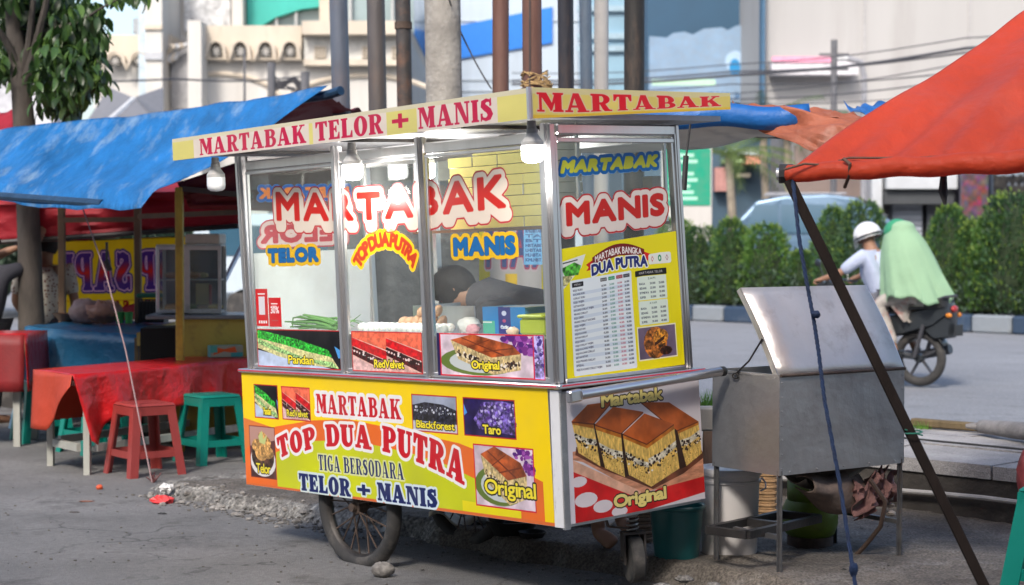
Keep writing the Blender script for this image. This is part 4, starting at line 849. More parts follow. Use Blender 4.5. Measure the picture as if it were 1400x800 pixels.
# ================================================================== the setting
ASP = mat('asphalt', (.165, .16, .156), .88, 0, .14, 1.3, .35, 130, dirt=(.075, .07, .066), dirt_amt=.55, dirt_scale=.9)
MB().quad((-150, -10, -.015), (150, -10, -.015), (150, 400, -.015), (-150, 400, -.015)).build('ground', mat('far_ground', (.14, .13, .12), .9, 0, .2, .5, .1, 20), kind='structure')
near = MB(); near.quad((-14, 3, 0), (12, 3, 0), (12, 20, 0), (-14, 20, 0)); near.build('asphalt_lot', ASP, kind='structure')
def grit(m, crack=.5, cs=1.1, sp=.35, patch=(.75, 1.25), ps=.55, spk=170, stain=(.05, .045, .04)):
    n, l = m.node_tree.nodes, m.node_tree.links; b = n['Principled BSDF']; src = b.inputs['Base Color'].links[0].from_socket
    g = n.new('ShaderNodeNewGeometry'); P = g.outputs['Position']
    def noise(sc, det=6, ro=.6): q = n.new('ShaderNodeTexNoise'); q.inputs['Scale'].default_value = sc; q.inputs['Detail'].default_value = det; q.inputs['Roughness'].default_value = ro; l.new(P, q.inputs['Vector']); return q.outputs[0]
    def rng(x, a, b_, c, d): q = n.new('ShaderNodeMapRange'); q.inputs[1].default_value = a; q.inputs[2].default_value = b_; q.inputs[3].default_value = c; q.inputs[4].default_value = d; l.new(x, q.inputs[0]); return q.outputs[0]
    def mul(x, y): q = n.new('ShaderNodeMath'); q.operation = 'MULTIPLY'; l.new(x, q.inputs[0]); l.new(y, q.inputs[1]); return q.outputs[0]
    f = mul(rng(noise(ps, 5, .7), .3, .7, *patch), rng(noise(spk, 2, .5), .32, .68, 1 - sp, 1 + sp)); f = mul(f, rng(noise(28, 4, .7), .3, .7, 1 - sp * .5, 1 + sp * .5))
    wv = n.new('ShaderNodeTexNoise'); wv.inputs['Scale'].default_value = 3.5; wv.inputs['Detail'].default_value = 6; l.new(P, wv.inputs['Vector']); ad = n.new('ShaderNodeVectorMath'); ad.operation = 'MULTIPLY_ADD'; l.new(wv.outputs['Color'], ad.inputs[0]); ad.inputs[1].default_value = (.5, .5, .5); l.new(P, ad.inputs[2])
    vo = n.new('ShaderNodeTexVoronoi'); vo.feature = 'DISTANCE_TO_EDGE'; vo.inputs['Scale'].default_value = cs; l.new(ad.outputs[0], vo.inputs['Vector']); ck = rng(vo.outputs[0], 0.0, .014, 1 - crack, 1); msk = rng(noise(.6, 3), .45, .6, 1, 0)
    mxc = n.new('ShaderNodeMix'); mxc.data_type = 'FLOAT'; l.new(msk, mxc.inputs[0]); l.new(ck, mxc.inputs[2]); mxc.inputs[3].default_value = 1; f = mul(f, mxc.outputs[0])
    vm = n.new('ShaderNodeVectorMath'); vm.operation = 'SCALE'; l.new(src, vm.inputs[0]); l.new(f, vm.inputs['Scale'])
    st = n.new('ShaderNodeMix'); st.data_type = 'RGBA'; l.new(rng(noise(1.7, 8, .75), .56, .66, 0, .65), st.inputs[0]); l.new(vm.outputs[0], st.inputs[6]); st.inputs[7].default_value = (*stain, 1); l.new(st.outputs[2], b.inputs['Base Color'])
    bp = n.new('ShaderNodeBump'); bp.inputs['Strength'].default_value = .7; bp.inputs['Distance'].default_value = .004; l.new(f, bp.inputs['Height'])
    if b.inputs['Normal'].links: l.new(b.inputs['Normal'].links[0].from_socket, bp.inputs['Normal'])
    l.new(bp.outputs[0], b.inputs['Normal']); return m
grit(ASP, .6, .9, .4)
# soft value noise for the crumbled edge
_g = RNG.random((64, 64))
def vn(x, y, s=1.0):
    x, y = x * s, y * s; xi, yi = math.floor(x), math.floor(y); fx, fy = x - xi, y - yi; fx = fx * fx * (3 - 2 * fx); fy = fy * fy * (3 - 2 * fy)
    g = lambda a, b: _g[a % 64, b % 64]
    return (g(xi, yi) * (1 - fx) + g(xi + 1, yi) * fx) * (1 - fy) + (g(xi, yi + 1) * (1 - fx) + g(xi + 1, yi + 1) * fx) * fy
DIRT = mat('packed_dirt', (.12, .104, .088), .92, 0, .3, 2.5, .5, 60, dirt=(.2, .19, .18), dirt_amt=.7, dirt_scale=3)
BROKEN = mat('broken_concrete', (.19, .18, .165), .9, 0, .5, 14, .9, 30, dirt=(.09, .08, .075), dirt_amt=.8, dirt_scale=6)
grit(DIRT, .3, 2.0, .45, (.6, 1.4), 1.6, 90, (.05, .04, .03)); grit(BROKEN, .5, 7, .5, (.5, 1.5), 4, 60)
def plat_h(x, y):
    c = x + y; s = (y - x) * S2                       # s runs along the road to the left
    e = 8.58 + .12 * (vn(s, 3, 1.3) - .5) + .1 * (vn(s, 9, 6) - .5) + (.25 * max(0, s - 8.9))
    k = (c - e) * S2 / .1
    left = (9.35 - s + .25 * (vn(c, 5, 2) - .5)) / .25
    k = min(k, left, 1.15)
    k = max(-.5, min(1, k)); k = k if k < 0 else k * k * (3 - 2 * k)
    far = max(0, min(1, (s - 7.5) / 1.8))
    return -.02 + (.115 - .03 * far) * max(k, -.3) + (.03 * (vn(x, y, 9) - .5) + .014 * (vn(x, y, 30) - .5)) * (1 if .02 < k < .98 else .5) + .02 * (vn(x, y, 1.7) - .5)
pl = MB(); pl.v = []; nx, ny = 290, 240; x0, x1, y0, y1 = -3.2, 4.2, 6.2, 13.6
for j in range(ny + 1):
    for i in range(nx + 1):
        x = x0 + (x1 - x0) * i / nx; y = y0 + (y1 - y0) * j / ny; pl.v.append((x, y, plat_h(x, y)))
for j in range(ny):
    for i in range(nx):
        x = x0 + (x1 - x0) * (i + .5) / nx; y = y0 + (y1 - y0) * (j + .5) / ny
        if 8.2 < x + y < 11.9:
            a = j * (nx + 1) + i; q = [a, a + 1, a + nx + 2, a + nx + 1]; zs = [pl.v[k][2] for k in q]
            pl.f.append(q); pl.mi.append(1 if (max(zs) - min(zs) > .0125 or (zs[0] < .07 and zs[0] > .0)) and (y - x) * S2 > 6.4 + vn(x, y, 3) else 0)
pl.build('dirt_platform', [DIRT, BROKEN], kind='structure', smooth=30)
# rubble and grit along the broken edge
gr = MB(); gr2 = MB()
for k in range(520):
    s = random.uniform(5.2, 9.2) if k % 2 else random.uniform(7, 9.2); c_ = 8.5 + random.gauss(.02, .11); p = road(s, c_)
    r = (random.uniform(.004, .014) if k % 12 else random.uniform(.014, .026)) * (.6 if s < 7.2 else 1); (gr if k % 3 else gr2).blob((p.x, p.y, max(0, plat_h(p.x, p.y)) + r * .35), r, 4, .3, (1, .8, .6), seed=k)
for k in range(500):
    p = Vector((random.uniform(-3.5, 4), random.uniform(7.2, 11.5), 0)); r = random.uniform(.003, .009); gr.blob((p.x, p.y, max(0, plat_h(p.x, p.y)) + r * .3), r, 3, .3, (1, .8, .6), seed=k)
gr.build('rubble', mat('grit', (.13, .12, .11), .9, 0, .4, 3, .1, 30), kind='stuff'); gr2.build('rubble', mat('pale_grit', (.27, .25, .23), .9, 0, .3, 3, .1, 30), kind='stuff')
st = MB(); st.blob((0, 0, 0), .046, 10, .1, (1.15, .8, .78), seed=5); o = tag(st.build('stone', mat('chock_stone', (.2, .185, .17), .9, 0, .45, 30, .5, 60, dirt=(.36, .34, .31), dirt_amt=.6, dirt_scale=20), smooth=60), 'rounded grey stone wedged against the spoked cart wheel', 'stone')
o.location = gnd(523, 789, .0) + Vector((0, 0, .033))
for k, (px, py, r) in enumerate(((935, 798, .034), (905, 808, .03), (975, 806, .024))):
    o = tag(MB().blob((0, 0, 0), r, 8, .22, (1.2, .9, .45), seed=20 + k).build('stone', BROKEN, smooth=60), ['large jagged concrete lump at the foot of the teal bucket', 'smaller concrete lump left of the jagged lump by the castor', 'small concrete lump right of the jagged one, below the bucket'][k], 'stone'); o.location = gnd(px, py, .07) + Vector((0, 0, .02))
def litter(px, py, z, col, label, name, cat, r=.04, sq=(1, .7, .5), seed=1, jit=.35):
    o = tag(MB().blob((0, 0, 0), r, 7, jit, sq, seed=seed).build(name, mat('litter_%s' % name, col, .5)), label, cat); o.location = gnd(px, py, z) + Vector((0, 0, r * sq[2] * .7)); return o
litter(222, 688, 0, (.75, .06, .06), 'crumpled red plastic wrapper lying by the broken concrete edge', 'plastic_wrapper', 'litter', .06, (1, .8, .45), 3)
litter(228, 672, .03, (.7, .68, .66), 'white crumpled scrap of paper behind the red wrapper', 'paper_scrap', 'litter', .04, (1, .8, .7), 4)
litter(136, 669, 0, (.6, .09, .03), 'small orange red fruit dropped on the asphalt near the table leg', 'dropped_fruit', 'fruit', .022, (1, 1, .8), 5, .08)
litter(118, 686, 0, (.25, .1, .06), 'dry brown leaf lying on the asphalt left of the wrapper', 'dry_leaf', 'leaf', .03, (1.4, .6, .12), 6)
litter(102, 701, 0, (.06, .05, .05), 'dark curled leaf on open asphalt nearest the camera side', 'dark_leaf', 'leaf', .022, (1.3, .5, .2), 7)
litter(222, 703, 0, (.04, .04, .04), 'black scrap just below the red wrapper', 'black_scrap', 'litter', .018, (1.3, .6, .3), 8)
# grass tuft at the kerb
gt = MB()
for k in range(160):
    a = random.uniform(0, 6.28); x, y = random.gauss(0, .05), random.gauss(0, .05); h = random.uniform(.06, .16); gt.add([(x, y, 0), (x + .008, y, 0), (x + .05 * math.cos(a), y + .05 * math.sin(a), h)], [[0, 1, 2]])
GRASS = mat('grass_blades', (.16, .34, .05), .6, 0, .4, 8, 0, 10, transl=.3)
o = gt.build('grass_tuft', GRASS, kind='stuff'); o.location = gnd(966, 562, .38)
o = dup(o); o.location = gnd(1262, 590, .36); o.scale = (.5, .5, .5)

# pavement: face blocks and slabs
PAVE = mat('pavement_concrete', (.33, .315, .31), .85, 0, .2, 3, .25, 60, dirt=(.17, .15, .13), dirt_amt=.6, dirt_scale=1.5)
grit(PAVE, .5, 1.2, .25, (.75, 1.2), 1.2)
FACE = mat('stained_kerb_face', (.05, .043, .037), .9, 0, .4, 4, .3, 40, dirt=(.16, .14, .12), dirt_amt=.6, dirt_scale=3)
C0, C1, PZ = 11.63, 13.57, .38
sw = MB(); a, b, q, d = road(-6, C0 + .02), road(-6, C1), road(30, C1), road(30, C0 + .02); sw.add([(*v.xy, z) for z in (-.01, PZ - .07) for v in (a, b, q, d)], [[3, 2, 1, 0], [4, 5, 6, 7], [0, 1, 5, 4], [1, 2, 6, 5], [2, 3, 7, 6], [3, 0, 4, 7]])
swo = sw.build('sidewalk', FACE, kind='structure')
s = -5.4
while s < 22:
    ln = .78
    for r_, (ca, cb) in enumerate(((C0, C0 + .82), (C0 + .84, C0 + 1.52), (C0 + 1.54, C1))):
        zz = PZ + random.uniform(-.006, .006); A_, B_, Cc, D_ = road(s, ca, zz), road(s, cb, zz), road(s + ln - .012, cb, zz + random.uniform(-.004, .004)), road(s + ln - .012, ca, zz)
        vs = [A_, B_, Cc, D_]; lo = [Vector((v.x, v.y, PZ - .075)) for v in vs]; MB().add(lo + vs, [[3, 2, 1, 0], [4, 5, 6, 7], [0, 1, 5, 4], [1, 2, 6, 5], [2, 3, 7, 6], [3, 0, 4, 7]]).build('paving_slab', PAVE, swo)
    s += ln
m = MB(); m.tube([road(s_, C0 - .04, .2 + .012 * math.sin(s_ * 3)) for s_ in np.linspace(3.5, 9.5, 20)], .013, 8); tag(m.build('conduit_pipe', mat('pale_pvc', (.42, .4, .38), .5), smooth=True), 'pale plastic conduit running along the dark pavement face', 'pipe')
m = MB(); m.tube([road(s_, C0 + .9 + .05 * math.sin(s_ * 1.4), PZ + .012) for s_ in np.linspace(4.2, 9, 18)], .006, 6); tag(m.build('cable', mat('black_cable', (.03, .03, .03), .5), smooth=True), 'thin black cable lying across the pavement slabs', 'cable')
m = MB(); m.bar(road(6.05, C1 - .06, PZ + .03), road(5.35, C1 - .02, PZ + .03), .07, .05, bev=.01); m.build('driftwood', mat('old_wood', (.14, .1, .05), .8, 0, .4, 6, .3, 30, aniso=(1, 1, .2))); tag(bpy.data.objects['driftwood'], 'weathered wooden beam lying along the back edge of the pavement', 'beam')
m = MB(); a, b = at(1342, 583, 10.6), at(1440, 594, 9.9); m.tube([a, a * .5 + b * .5, b], [.04, .052, .05], 12); m.tube([a + Vector((-.09, .02, .0)), a], [.012, .03], 8); tag(m.build('rolled_mat', mat('grey_roll', (.2, .19, .19), .8, 0, .25, 10, .3, 30), smooth=50), 'rolled grey mat lying on the pavement at the right edge', 'roll')
# road, median, far carriageway
RD = mat('road_asphalt', (.21, .215, .23), .8, 0, .1, .35, .12, 20, dirt=(.15, .15, .155), dirt_amt=.5, dirt_scale=.25)
grit(RD, .3, .3, .2, (.85, 1.15), .15, 40, (.13, .13, .135))
m = MB(); m.quad(road(-60, C1, .02), road(-60, 36.3, .02), road(120, 36.3, .02), road(120, C1, .02)); m.build('road', RD, kind='structure')
med = MB(); a = [road(-40, 36.42, z) for z in (0, .24)] ; med.quad(road(-40, 36.5, .24), road(-40, 40, .24), road(90, 40, .24), road(90, 36.5, .24)); mo = med.build('median', mat('median_soil', (.06, .05, .035), .95, 0, .3, 2, .3, 20), kind='structure')
KG, KN = mat('kerb_grey_paint', (.2, .225, .25), .7, 0, .1, 2, .1, 20, dirt=(.15, .15, .15), dirt_amt=.5), mat('kerb_navy_paint', (.022, .045, .085), .7, 0, .15, 2, .1, 20, dirt=(.14, .15, .16), dirt_amt=.4)
kb = []
for kk in (KG, KN):
    m = MB(); m.box((-.35, -.12, 0), (.35, .1, .29), bev=.03); kb.append(m.mesh('kerb_block', kk))
s0 = (32.92 - 3.33) * S2 - .35 - .48 * .72 + .3
for k in range(-26, 60):
    s_ = s0 - k * .722
    o = bpy.data.objects.new('kerb_block', kb[k % 2]); COL.objects.link(o); o.parent = mo; o.location = road(s_, 36.3, .02); o.rotation_euler = (0, 0, R(135) + math.pi)
m = MB(); m.quad(road(-60, 40, .3), road(-60, 58, .3), road(140, 58, .3), road(140, 40, .3)); m.build('far_road', RD, kind='structure')

GLZN = mat('shade_row_glazing', (.05, .06, .07), .15, 0, .3, .4, 0, 3, spec=.8)
# unseen shop block added behind the camera, shading the foreground from sun and sky
t = tag(bpy.data.objects.new('unseen_shade_row', None), 'unseen brown grey shop block added behind the viewpoint to shade the foreground', 'building'); COL.objects.link(t); t.location = (0, -14, 0)
SHW = mat('shade_row_wall', (.2, .18, .16), .8, 0, .2, .6, .1, 5)
MB().box((-70, -10, 0), (60, 0, 20)).build('wall', SHW, t)
for j in range(4):
    for k in range(20): MB().box((-48 + k * 5, -.05, 7.6 + j * 3), (-45.6 + k * 5, .06, 9.2 + j * 3)).build('window', GLZN, t)
for k in range(22): MB().box((-43 + k * 4, -.05, 0), (-39.8 + k * 4, .08, 2.6)).build('shutter', mat('shade_row_shutter', (.12, .13, .14), .5, .3), t); MB().box((-42.6 + k * 4, -.05, 4.2), (-40.6 + k * 4, .06, 6.2)).build('window', GLZN, t)
MB().box((-45, 0, 2.9), (45, 1.6, 3.05)).build('awning', SHW, t)

# ------------------------------------------------------------------ leaves and bushes
def leafcloud(n, fn, sz, seed, droop=.0, wid=.45, cup=.15):
    """n folded leaf blades; fn(rng) -> position, outward direction"""
    rg = random.Random(seed); m = MB()
    for k in range(n):
        p, d = fn(rg); d = (d + Vector((rg.gauss(0, .45), rg.gauss(0, .45), rg.gauss(0, .4)))).normalized(); d = (d + Vector((0, 0, -droop))).normalized()
        sd_ = d.cross(Vector((rg.gauss(0, 1), rg.gauss(0, 1), rg.gauss(0, 1)))).normalized(); up_ = sd_.cross(d); L_ = sz * rg.uniform(.7, 1.25); w_ = L_ * wid
        a, b, q, e = p, p + d * L_ * .5 + sd_ * w_ * .5 + up_ * cup * L_, p + d * L_, p + d * L_ * .5 - sd_ * w_ * .5 + up_ * cup * L_; mid = p + d * L_ * .5
        m.add([a, b, q, e, mid], [[0, 1, 4], [1, 2, 4], [4, 2, 3], [0, 4, 3]])
    return m
BUSHM = [mat('bush_leaf_%d' % k, c_, .55, 0, .35, 2.5, 0, 10, transl=.25) for k, c_ in enumerate(((.05, .12, .035), (.075, .17, .03), (.04, .095, .035)))]
YTIP = mat('bush_tip', (.16, .25, .04), .55, 0, .3, 3, 0, 10, transl=.3); BARK = mat('bark', (.065, .055, .047), .9, 0, .35, 12, .4, 40, aniso=(1, 1, .3))
def bushmesh(seed, conic):
    lump = [(random.Random(seed + i).uniform(0, 6.28), random.Random(seed * 3 + i).uniform(.1, .9), random.Random(seed * 5 + i).uniform(.1, .28)) for i in range(30)]
    def fn(rg):
        t = rg.random() ** .8; a = rg.uniform(0, 6.283); r = (.52 * (1 - t) ** (.38 + .12 * math.sin(seed * 2.3)) * (.8 + .2 * min(1, t * 6)) if conic else .5 * math.sqrt(max(0, 1 - (2 * t - 1) ** 2)) ** .8) + .03
        for (la, lt, lr) in lump:
            dd = abs((a - la + math.pi) % 6.283 - math.pi) * r + abs(t - lt) * 1.2
            if dd < lr: r += (lr - dd) * .5
        r *= (1 - .35 * rg.random() ** 2) * (1 + .1 * math.sin(a * 3 + seed) + .08 * math.sin(t * 11 + a * 2)) * (1.12 if rg.random() < .06 else 1)
        p = Vector((r * math.cos(a), r * math.sin(a), .04 + t)); return p, Vector((math.cos(a), math.sin(a), .7 if conic else .4))
    return fn
bm_s = []
for k in range(4):
    fn = bushmesh(k + 3, True); b = leafcloud(2600, fn, .055, k, wid=.6); t_ = leafcloud(420, lambda rg: (lambda q: (q[0] * 1.03, q[1]))(fn(rg)), .06, k + 50, wid=.5)
    bm_s.append((b.mesh('foliage', BUSHM[k % 3]), t_.mesh('young_tips', YTIP)))
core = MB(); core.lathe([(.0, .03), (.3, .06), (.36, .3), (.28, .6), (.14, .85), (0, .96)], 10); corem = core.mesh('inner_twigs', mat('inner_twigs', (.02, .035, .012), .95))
stemm = MB().tube([(0, 0, 0), (0, 0, .3)], .03, 6).mesh('stem', BARK)
bush_list = [(958, 306, 58, 2), (1000, 296, 66, 0), (1048, 303, 74, 1), (1096, 338, 60, 3), (1138, 281, 60, 0), (1180, 273, 66, 2), (1240, 336, 70, 1), (1297, 280, 84, 3), (1333, 298, 62, 0), (1358, 291, 72, 1), (1390, 262, 100, 2), (922, 296, 66, 1), (1432, 284, 80, 0)]
where = ['just right of the cart, half behind it', 'second from the cart, beside the end of its push bar', 'broad and lone, left of the black strut', 'low one hidden between the strut and the lone broad bush', 'pointed one directly right of the black strut', 'tallest one behind the white helmet', 'low one behind the two riders', 'bright one just right of the green veil', 'low one second to the right of the riders', 'third to the right of the riders, yellowish', 'tall dark one at the right edge of the picture', 'hidden behind the cart case', 'cut off by the right edge']
for (px, ty, wd, kk), wh in zip(bush_list, where):
    # foot on the median at c = 37.4
    u = (px - 700) / FPX; d = 37.6 / (1 + u); x = u * d; zt = CAM_H + (325 - ty - 7) / FPX * d; h = zt - .24; wm = wd / FPX * d * 1.1
    t = thing('conical_bush', 'conical median bush, ' + wh, 'bush', (x, d, .24), random.uniform(0, 6), 'clipped bushes along the median')
    t.scale = (wm, wm, h / 1.03)
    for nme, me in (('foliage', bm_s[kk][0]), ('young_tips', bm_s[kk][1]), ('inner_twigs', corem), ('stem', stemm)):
        o = bpy.data.objects.new(nme, me); COL.objects.link(o); o.parent = t
        if nme in ('foliage', 'young_tips'): o['kind'] = 'stuff'
def gc(rg):
    s_ = rg.uniform(8, 42); cc = 36.9 + rg.random() * 1.3; hh = rg.random(); p = road(s_, cc, .26 + hh * (.35 + .55 * vn(s_, 1, 1.1))); return p, Vector((-.2, -.5, .5))
leafcloud(15000, gc, .13, 99, wid=.4).build('ground_cover', mat('low_cover', (.08, .13, .09), .6, 0, .45, 1.2, 0, 10, transl=.2), kind='stuff')
def gc2(rg):
    s_ = rg.uniform(6, 46); cc = 38.2 + rg.random() * 1.4; hh = rg.random(); p = road(s_, cc, .3 + hh * (.6 + .5 * vn(s_, 8, .7))); return p, Vector((-.2, -.4, .6))
leafcloud(13000, gc2, .15, 98, wid=.5).build('hedge_mass', mat('hedge_dark', (.03, .06, .028), .6, 0, .45, 1.2, 0, 10, transl=.2), kind='stuff')

# ------------------------------------------------------------------ far buildings
def facade(name, label, cat, px0, px1, pyb, pyt, d, depth, m_, yaw=0):
    """a building block whose front spans these picture columns at distance d"""
    a, b = at(px0, 325, d), at(px1, 325, d); z0, z1 = CAM_H + (325 - pyb) / FPX * d, CAM_H + (325 - pyt) / FPX * d
    t = thing(name, label, cat, (a.x, a.y, 0), yaw); wd = (b.x - a.x) / math.cos(yaw)
    MB().box((0, 0, z0), (wd, depth, z1)).build('wall', m_, t); return t, wd, lambda px: (at(px, 325, d).x - a.x) / math.cos(yaw), lambda py: CAM_H + (325 - py) / FPX * d
CREAM, PALE = mat('cream_render', (.54, .47, .38), .8, 0, .12, .5, .02, 3, dirt=(.4, .34, .27), dirt_amt=.6, dirt_scale=.9, aniso=(1.5, 1.5, .3)), mat('pale_render', (.52, .5, .465), .8, 0, .1, .3, .02, 3, dirt=(.42, .39, .35), dirt_amt=.6, dirt_scale=.7, aniso=(1.8, 1.8, .25))
GLZ = mat('far_glazing', (.2, .26, .27), .15, 0, .3, .4, 0, 3, spec=.8)
SHAD = mat('opening_dark', (.05, .045, .04), .8)
# mosque-like hall with scalloped windows
D_ = 62.0
t, wd, X, Z = facade('prayer_hall', 'cream domed hall with scalloped arched windows behind the blue tarp', 'building', 130, 560, 420, 84, D_, 14, PALE)
MB().box((X(130), -.25, Z(50)), (X(238), 12, Z(84) + .0)).build('parapet', CREAM, t); MB().box((X(285), -.4, Z(38)), (X(415), 12, Z(84))).build('upper_band', CREAM, t); MB().box((X(418), -.9, Z(34)), (X(560), 12, Z(52))).build('cornice', CREAM, t)
MB().box((X(418), -.3, Z(52)), (X(560), 12, Z(84.5))).build('frieze', mat('grey_render', (.5, .49, .46), .8), t); MB().box((X(418), -.5, Z(84)), (X(560), -.0, Z(92))).build('ledge', CREAM, t)
def arch(px, py, wpx, hpx, ped=True):
    w_, h_ = wpx / FPX * D_, hpx / FPX * D_; cx, cz = X(px), Z(py)
    MB().prism([(cx - w_ / 2, cz - h_ * .5)] + [(cx + w_ / 2 * math.cos(a), cz + h_ * .5 * abs(math.sin(a)) ** .8) for a in np.linspace(0, math.pi, 11)][::-1][::-1] if False else [(cx - w_ / 2, cz - h_ * .45), (cx + w_ / 2, cz - h_ * .45)] + [(cx + w_ / 2 * math.cos(a), cz + h_ * .55 * math.sin(a)) for a in np.linspace(.05, math.pi - .05, 9)], -.44, -.30, lambda p, q, tt: Vector((p, tt, q))).build('window', SHAD, t)
    ww = bpy.data.objects[-1] if False else None
    m = MB()
    for r_ in (.55,):
        for k in range(8):
            a = math.pi * k / 8 * 2; m.bar((cx, -.46, cz), (cx + w_ * .42 * math.cos(a), -.46, cz + h_ * .42 * math.sin(a)), .05, .03)
    m.build('window_lattice', PALE, t)
    # shell hood round the window
    hood = [(cx + w_ * .62 * math.cos(a), cz + h_ * .72 * math.sin(a)) for a in np.linspace(0, math.pi, 11)]; out = [(cx + w_ * 1.05 * math.cos(a), cz + h_ * (1.0) * max(math.sin(a), 0) - (h_ * .9 if abs(math.cos(a)) > .95 else h_ * .2)) for a in np.linspace(math.pi, 0, 11)]
    m = MB(); m.prism(hood + out, -.62, -.41, lambda p, q, tt: Vector((p, tt, q))); m.build('window_hood', CREAM, t)
for px in (300, 333, 367, 400): arch(px, 73, 15, 17)
for px in (163, 196): arch(px, 86, 16, 15)
for px in (440, 505, 545): 
    MB().box((X(px - 8), -.34, Z(82)), (X(px + 8), -.3, Z(66))).build('window', SHAD, t); m = MB()
    for k in range(4): m.bar((X(px - 7 + k * 4.6), -.37, Z(82)), (X(px - 7 + k * 4.6), -.37, Z(66)), .06, .04); m.bar((X(px - 8), -.39, Z(80 - k * 4.4)), (X(px + 8), -.39, Z(80 - k * 4.4)), .06, .04)
    m.build('window_lattice', CREAM, t)
for a0, a1, nm in ((212, 234, 'tower'), (268, 286, 'pilaster')): MB().box((X(a0), -1.4, 0), (X(a1), 2, Z(-60) if nm == 'tower' else Z(36))).build(nm, PALE, t)
MB().box((X(211), -1.5, Z(42)), (X(235), -1.38, Z(48))).build('band', CREAM, t); MB().box((X(211), -1.5, Z(78)), (X(235), -1.38, Z(88))).build('band', mat('grey_band', (.42, .43, .45), .8), t)
MB().box((X(196), -.6, 0), (X(213), 1, Z(-60))).build('tower_side', mat('blue_grey_render', (.42, .5, .56), .8), t)
MB().box((X(234), 2, 0), (X(322), 12, Z(-80))).build('upper_tower', PALE, t); MB().box((X(240), 1.85, Z(36)), (X(305), 2.01, Z(-70))).build('textured_panel', mat('stipple_panel', (.5, .5, .5), .9, 0, .5, 3, .4, 8), t); MB().box((X(308), 1.7, Z(37)), (X(323), 2.2, Z(-80))).build('pilaster', PALE, t)
TEAL = mat('teal_panel', (.03, .36, .3), .4, 0, .08, 1, 0, 5)
MB().box((X(322), 3, Z(36)), (X(560), 12, Z(-80))).build('upper_glazing', GLZ, t)
m = MB(); m.prism([(X(324), Z(34)), (X(324), Z(-60)), (X(440), Z(-60)), (X(440), Z(-4)), (X(400), Z(1)), (X(365), Z(12)), (X(345), Z(24))], 2.6, 2.99, lambda p, q, tt: Vector((p, tt, q))); m.build('teal_arch_panel', TEAL, t)
MB().box((X(428), 2.3, Z(36)), (X(442), 2.98, Z(-60))).build('cream_column', CREAM, t)
for px in (365, 393, 470, 500, 530): MB().box((X(px) - .05, 2.7, Z(36)), (X(px) + .05, 2.99, Z(-60))).build('mullion', mat('mullion_grey', (.35, .36, .36), .5), t)
# curved string line and the striped arch beside the tower
m = MB(); m.tube([(X(300 + 90 * math.cos(a)), -.05, Z(148 - 46 * math.sin(a))) for a in np.linspace(.2, 2.9, 16)], .09, 5); m.build('arch_moulding', CREAM, t); m = MB(); m.tube([(X(500 + 110 * math.cos(a)), -.05, Z(150 - 46 * math.sin(a))) for a in np.linspace(.2, 2.9, 16)], .09, 5); m.build('arch_moulding', CREAM, t)
for k in range(4):
    m = MB(); m.tube([(X(262 - k * 6), -.5 - .1 * k, Z(64 + k)), (X(250 - k * 5), -.5, Z(70 + k * 2)), (X(243 - k * 3.4), -.5, Z(84 + k * 2))], .1, 5); m.build('arch_rib', CREAM if k % 2 else mat('grey_band', (.42, .43, .45), .8), t)
m = MB(); m.box((X(237), -.2, Z(150)), (X(268), -.02, Z(64))); m.build('recess', mat('recess_grey', (.3, .3, .31), .8), t)
m = MB(); m.box((X(180), 1, Z(52)), (X(190), 2, Z(38))); m.lathe([(.0, 0), (.35, 0), (.35, .5), (0, .6)], 10, Matrix.Translation((X(185), 1.5, Z(40)))); m.build('roof_tank', mat('tank_grey', (.3, .32, .34), .7), t)
# dark fan-shaped canopies in front of it
for k, (a, b, q, top) in enumerate((((132, 150), (178, 128), (240, 150), 0),)):
    pass
cv = thing('fan_canopy', 'dark grey folded membrane canopy in front of the cream hall', 'canopy', at(120, 170, 48))
m = MB(); o0 = Vector(cv.location)
P_ = lambda x, y, d: at(x, y, d) - o0
m.add([P_(118, 172, 46), P_(150, 122, 50), P_(183, 136, 47), P_(130, 175, 44)], [[0, 1, 2, 3]]); m.add([P_(183, 136, 47), P_(222, 122, 50), P_(222, 160, 46), P_(205, 160, 44)], [[0, 1, 2, 3]])
m.add([P_(130, 175, 44), P_(183, 136, 47), P_(205, 160, 44), P_(200, 190, 44)], [[0, 1, 2, 3]]); mb_o = m.build('membrane', mat('membrane_grey', (.16, .16, .17), .7), cv); mb_o.modifiers.new('s', 'SOLIDIFY').thickness = .06
m = MB(); m.tube([P_(183, 136, 46.8), P_(150, 165, 44)], .08, 6); m.build('rib_beam', mat('white_beam', (.55, .55, .55), .6), cv)
m = MB(); m.add([(-1, 0, 0), (1.6, 0, 0), (1.6, 1, 0), (-1, 1, 0), (-.6, .5, 3.2), (1.0, .5, 2.1)], [[0, 1, 5, 4], [1, 2, 5], [2, 3, 4, 5], [3, 0, 4]]); o = tag(m.build('pointed_roof', mat('grey_tiles', (.4, .4, .42), .8, 0, .3, 4, .1, 10)), 'pale grey pointed roof glimpsed left of the tree trunk', 'roof'); o.location = at(6, 190, 50); o.scale = (1, 1, .8)
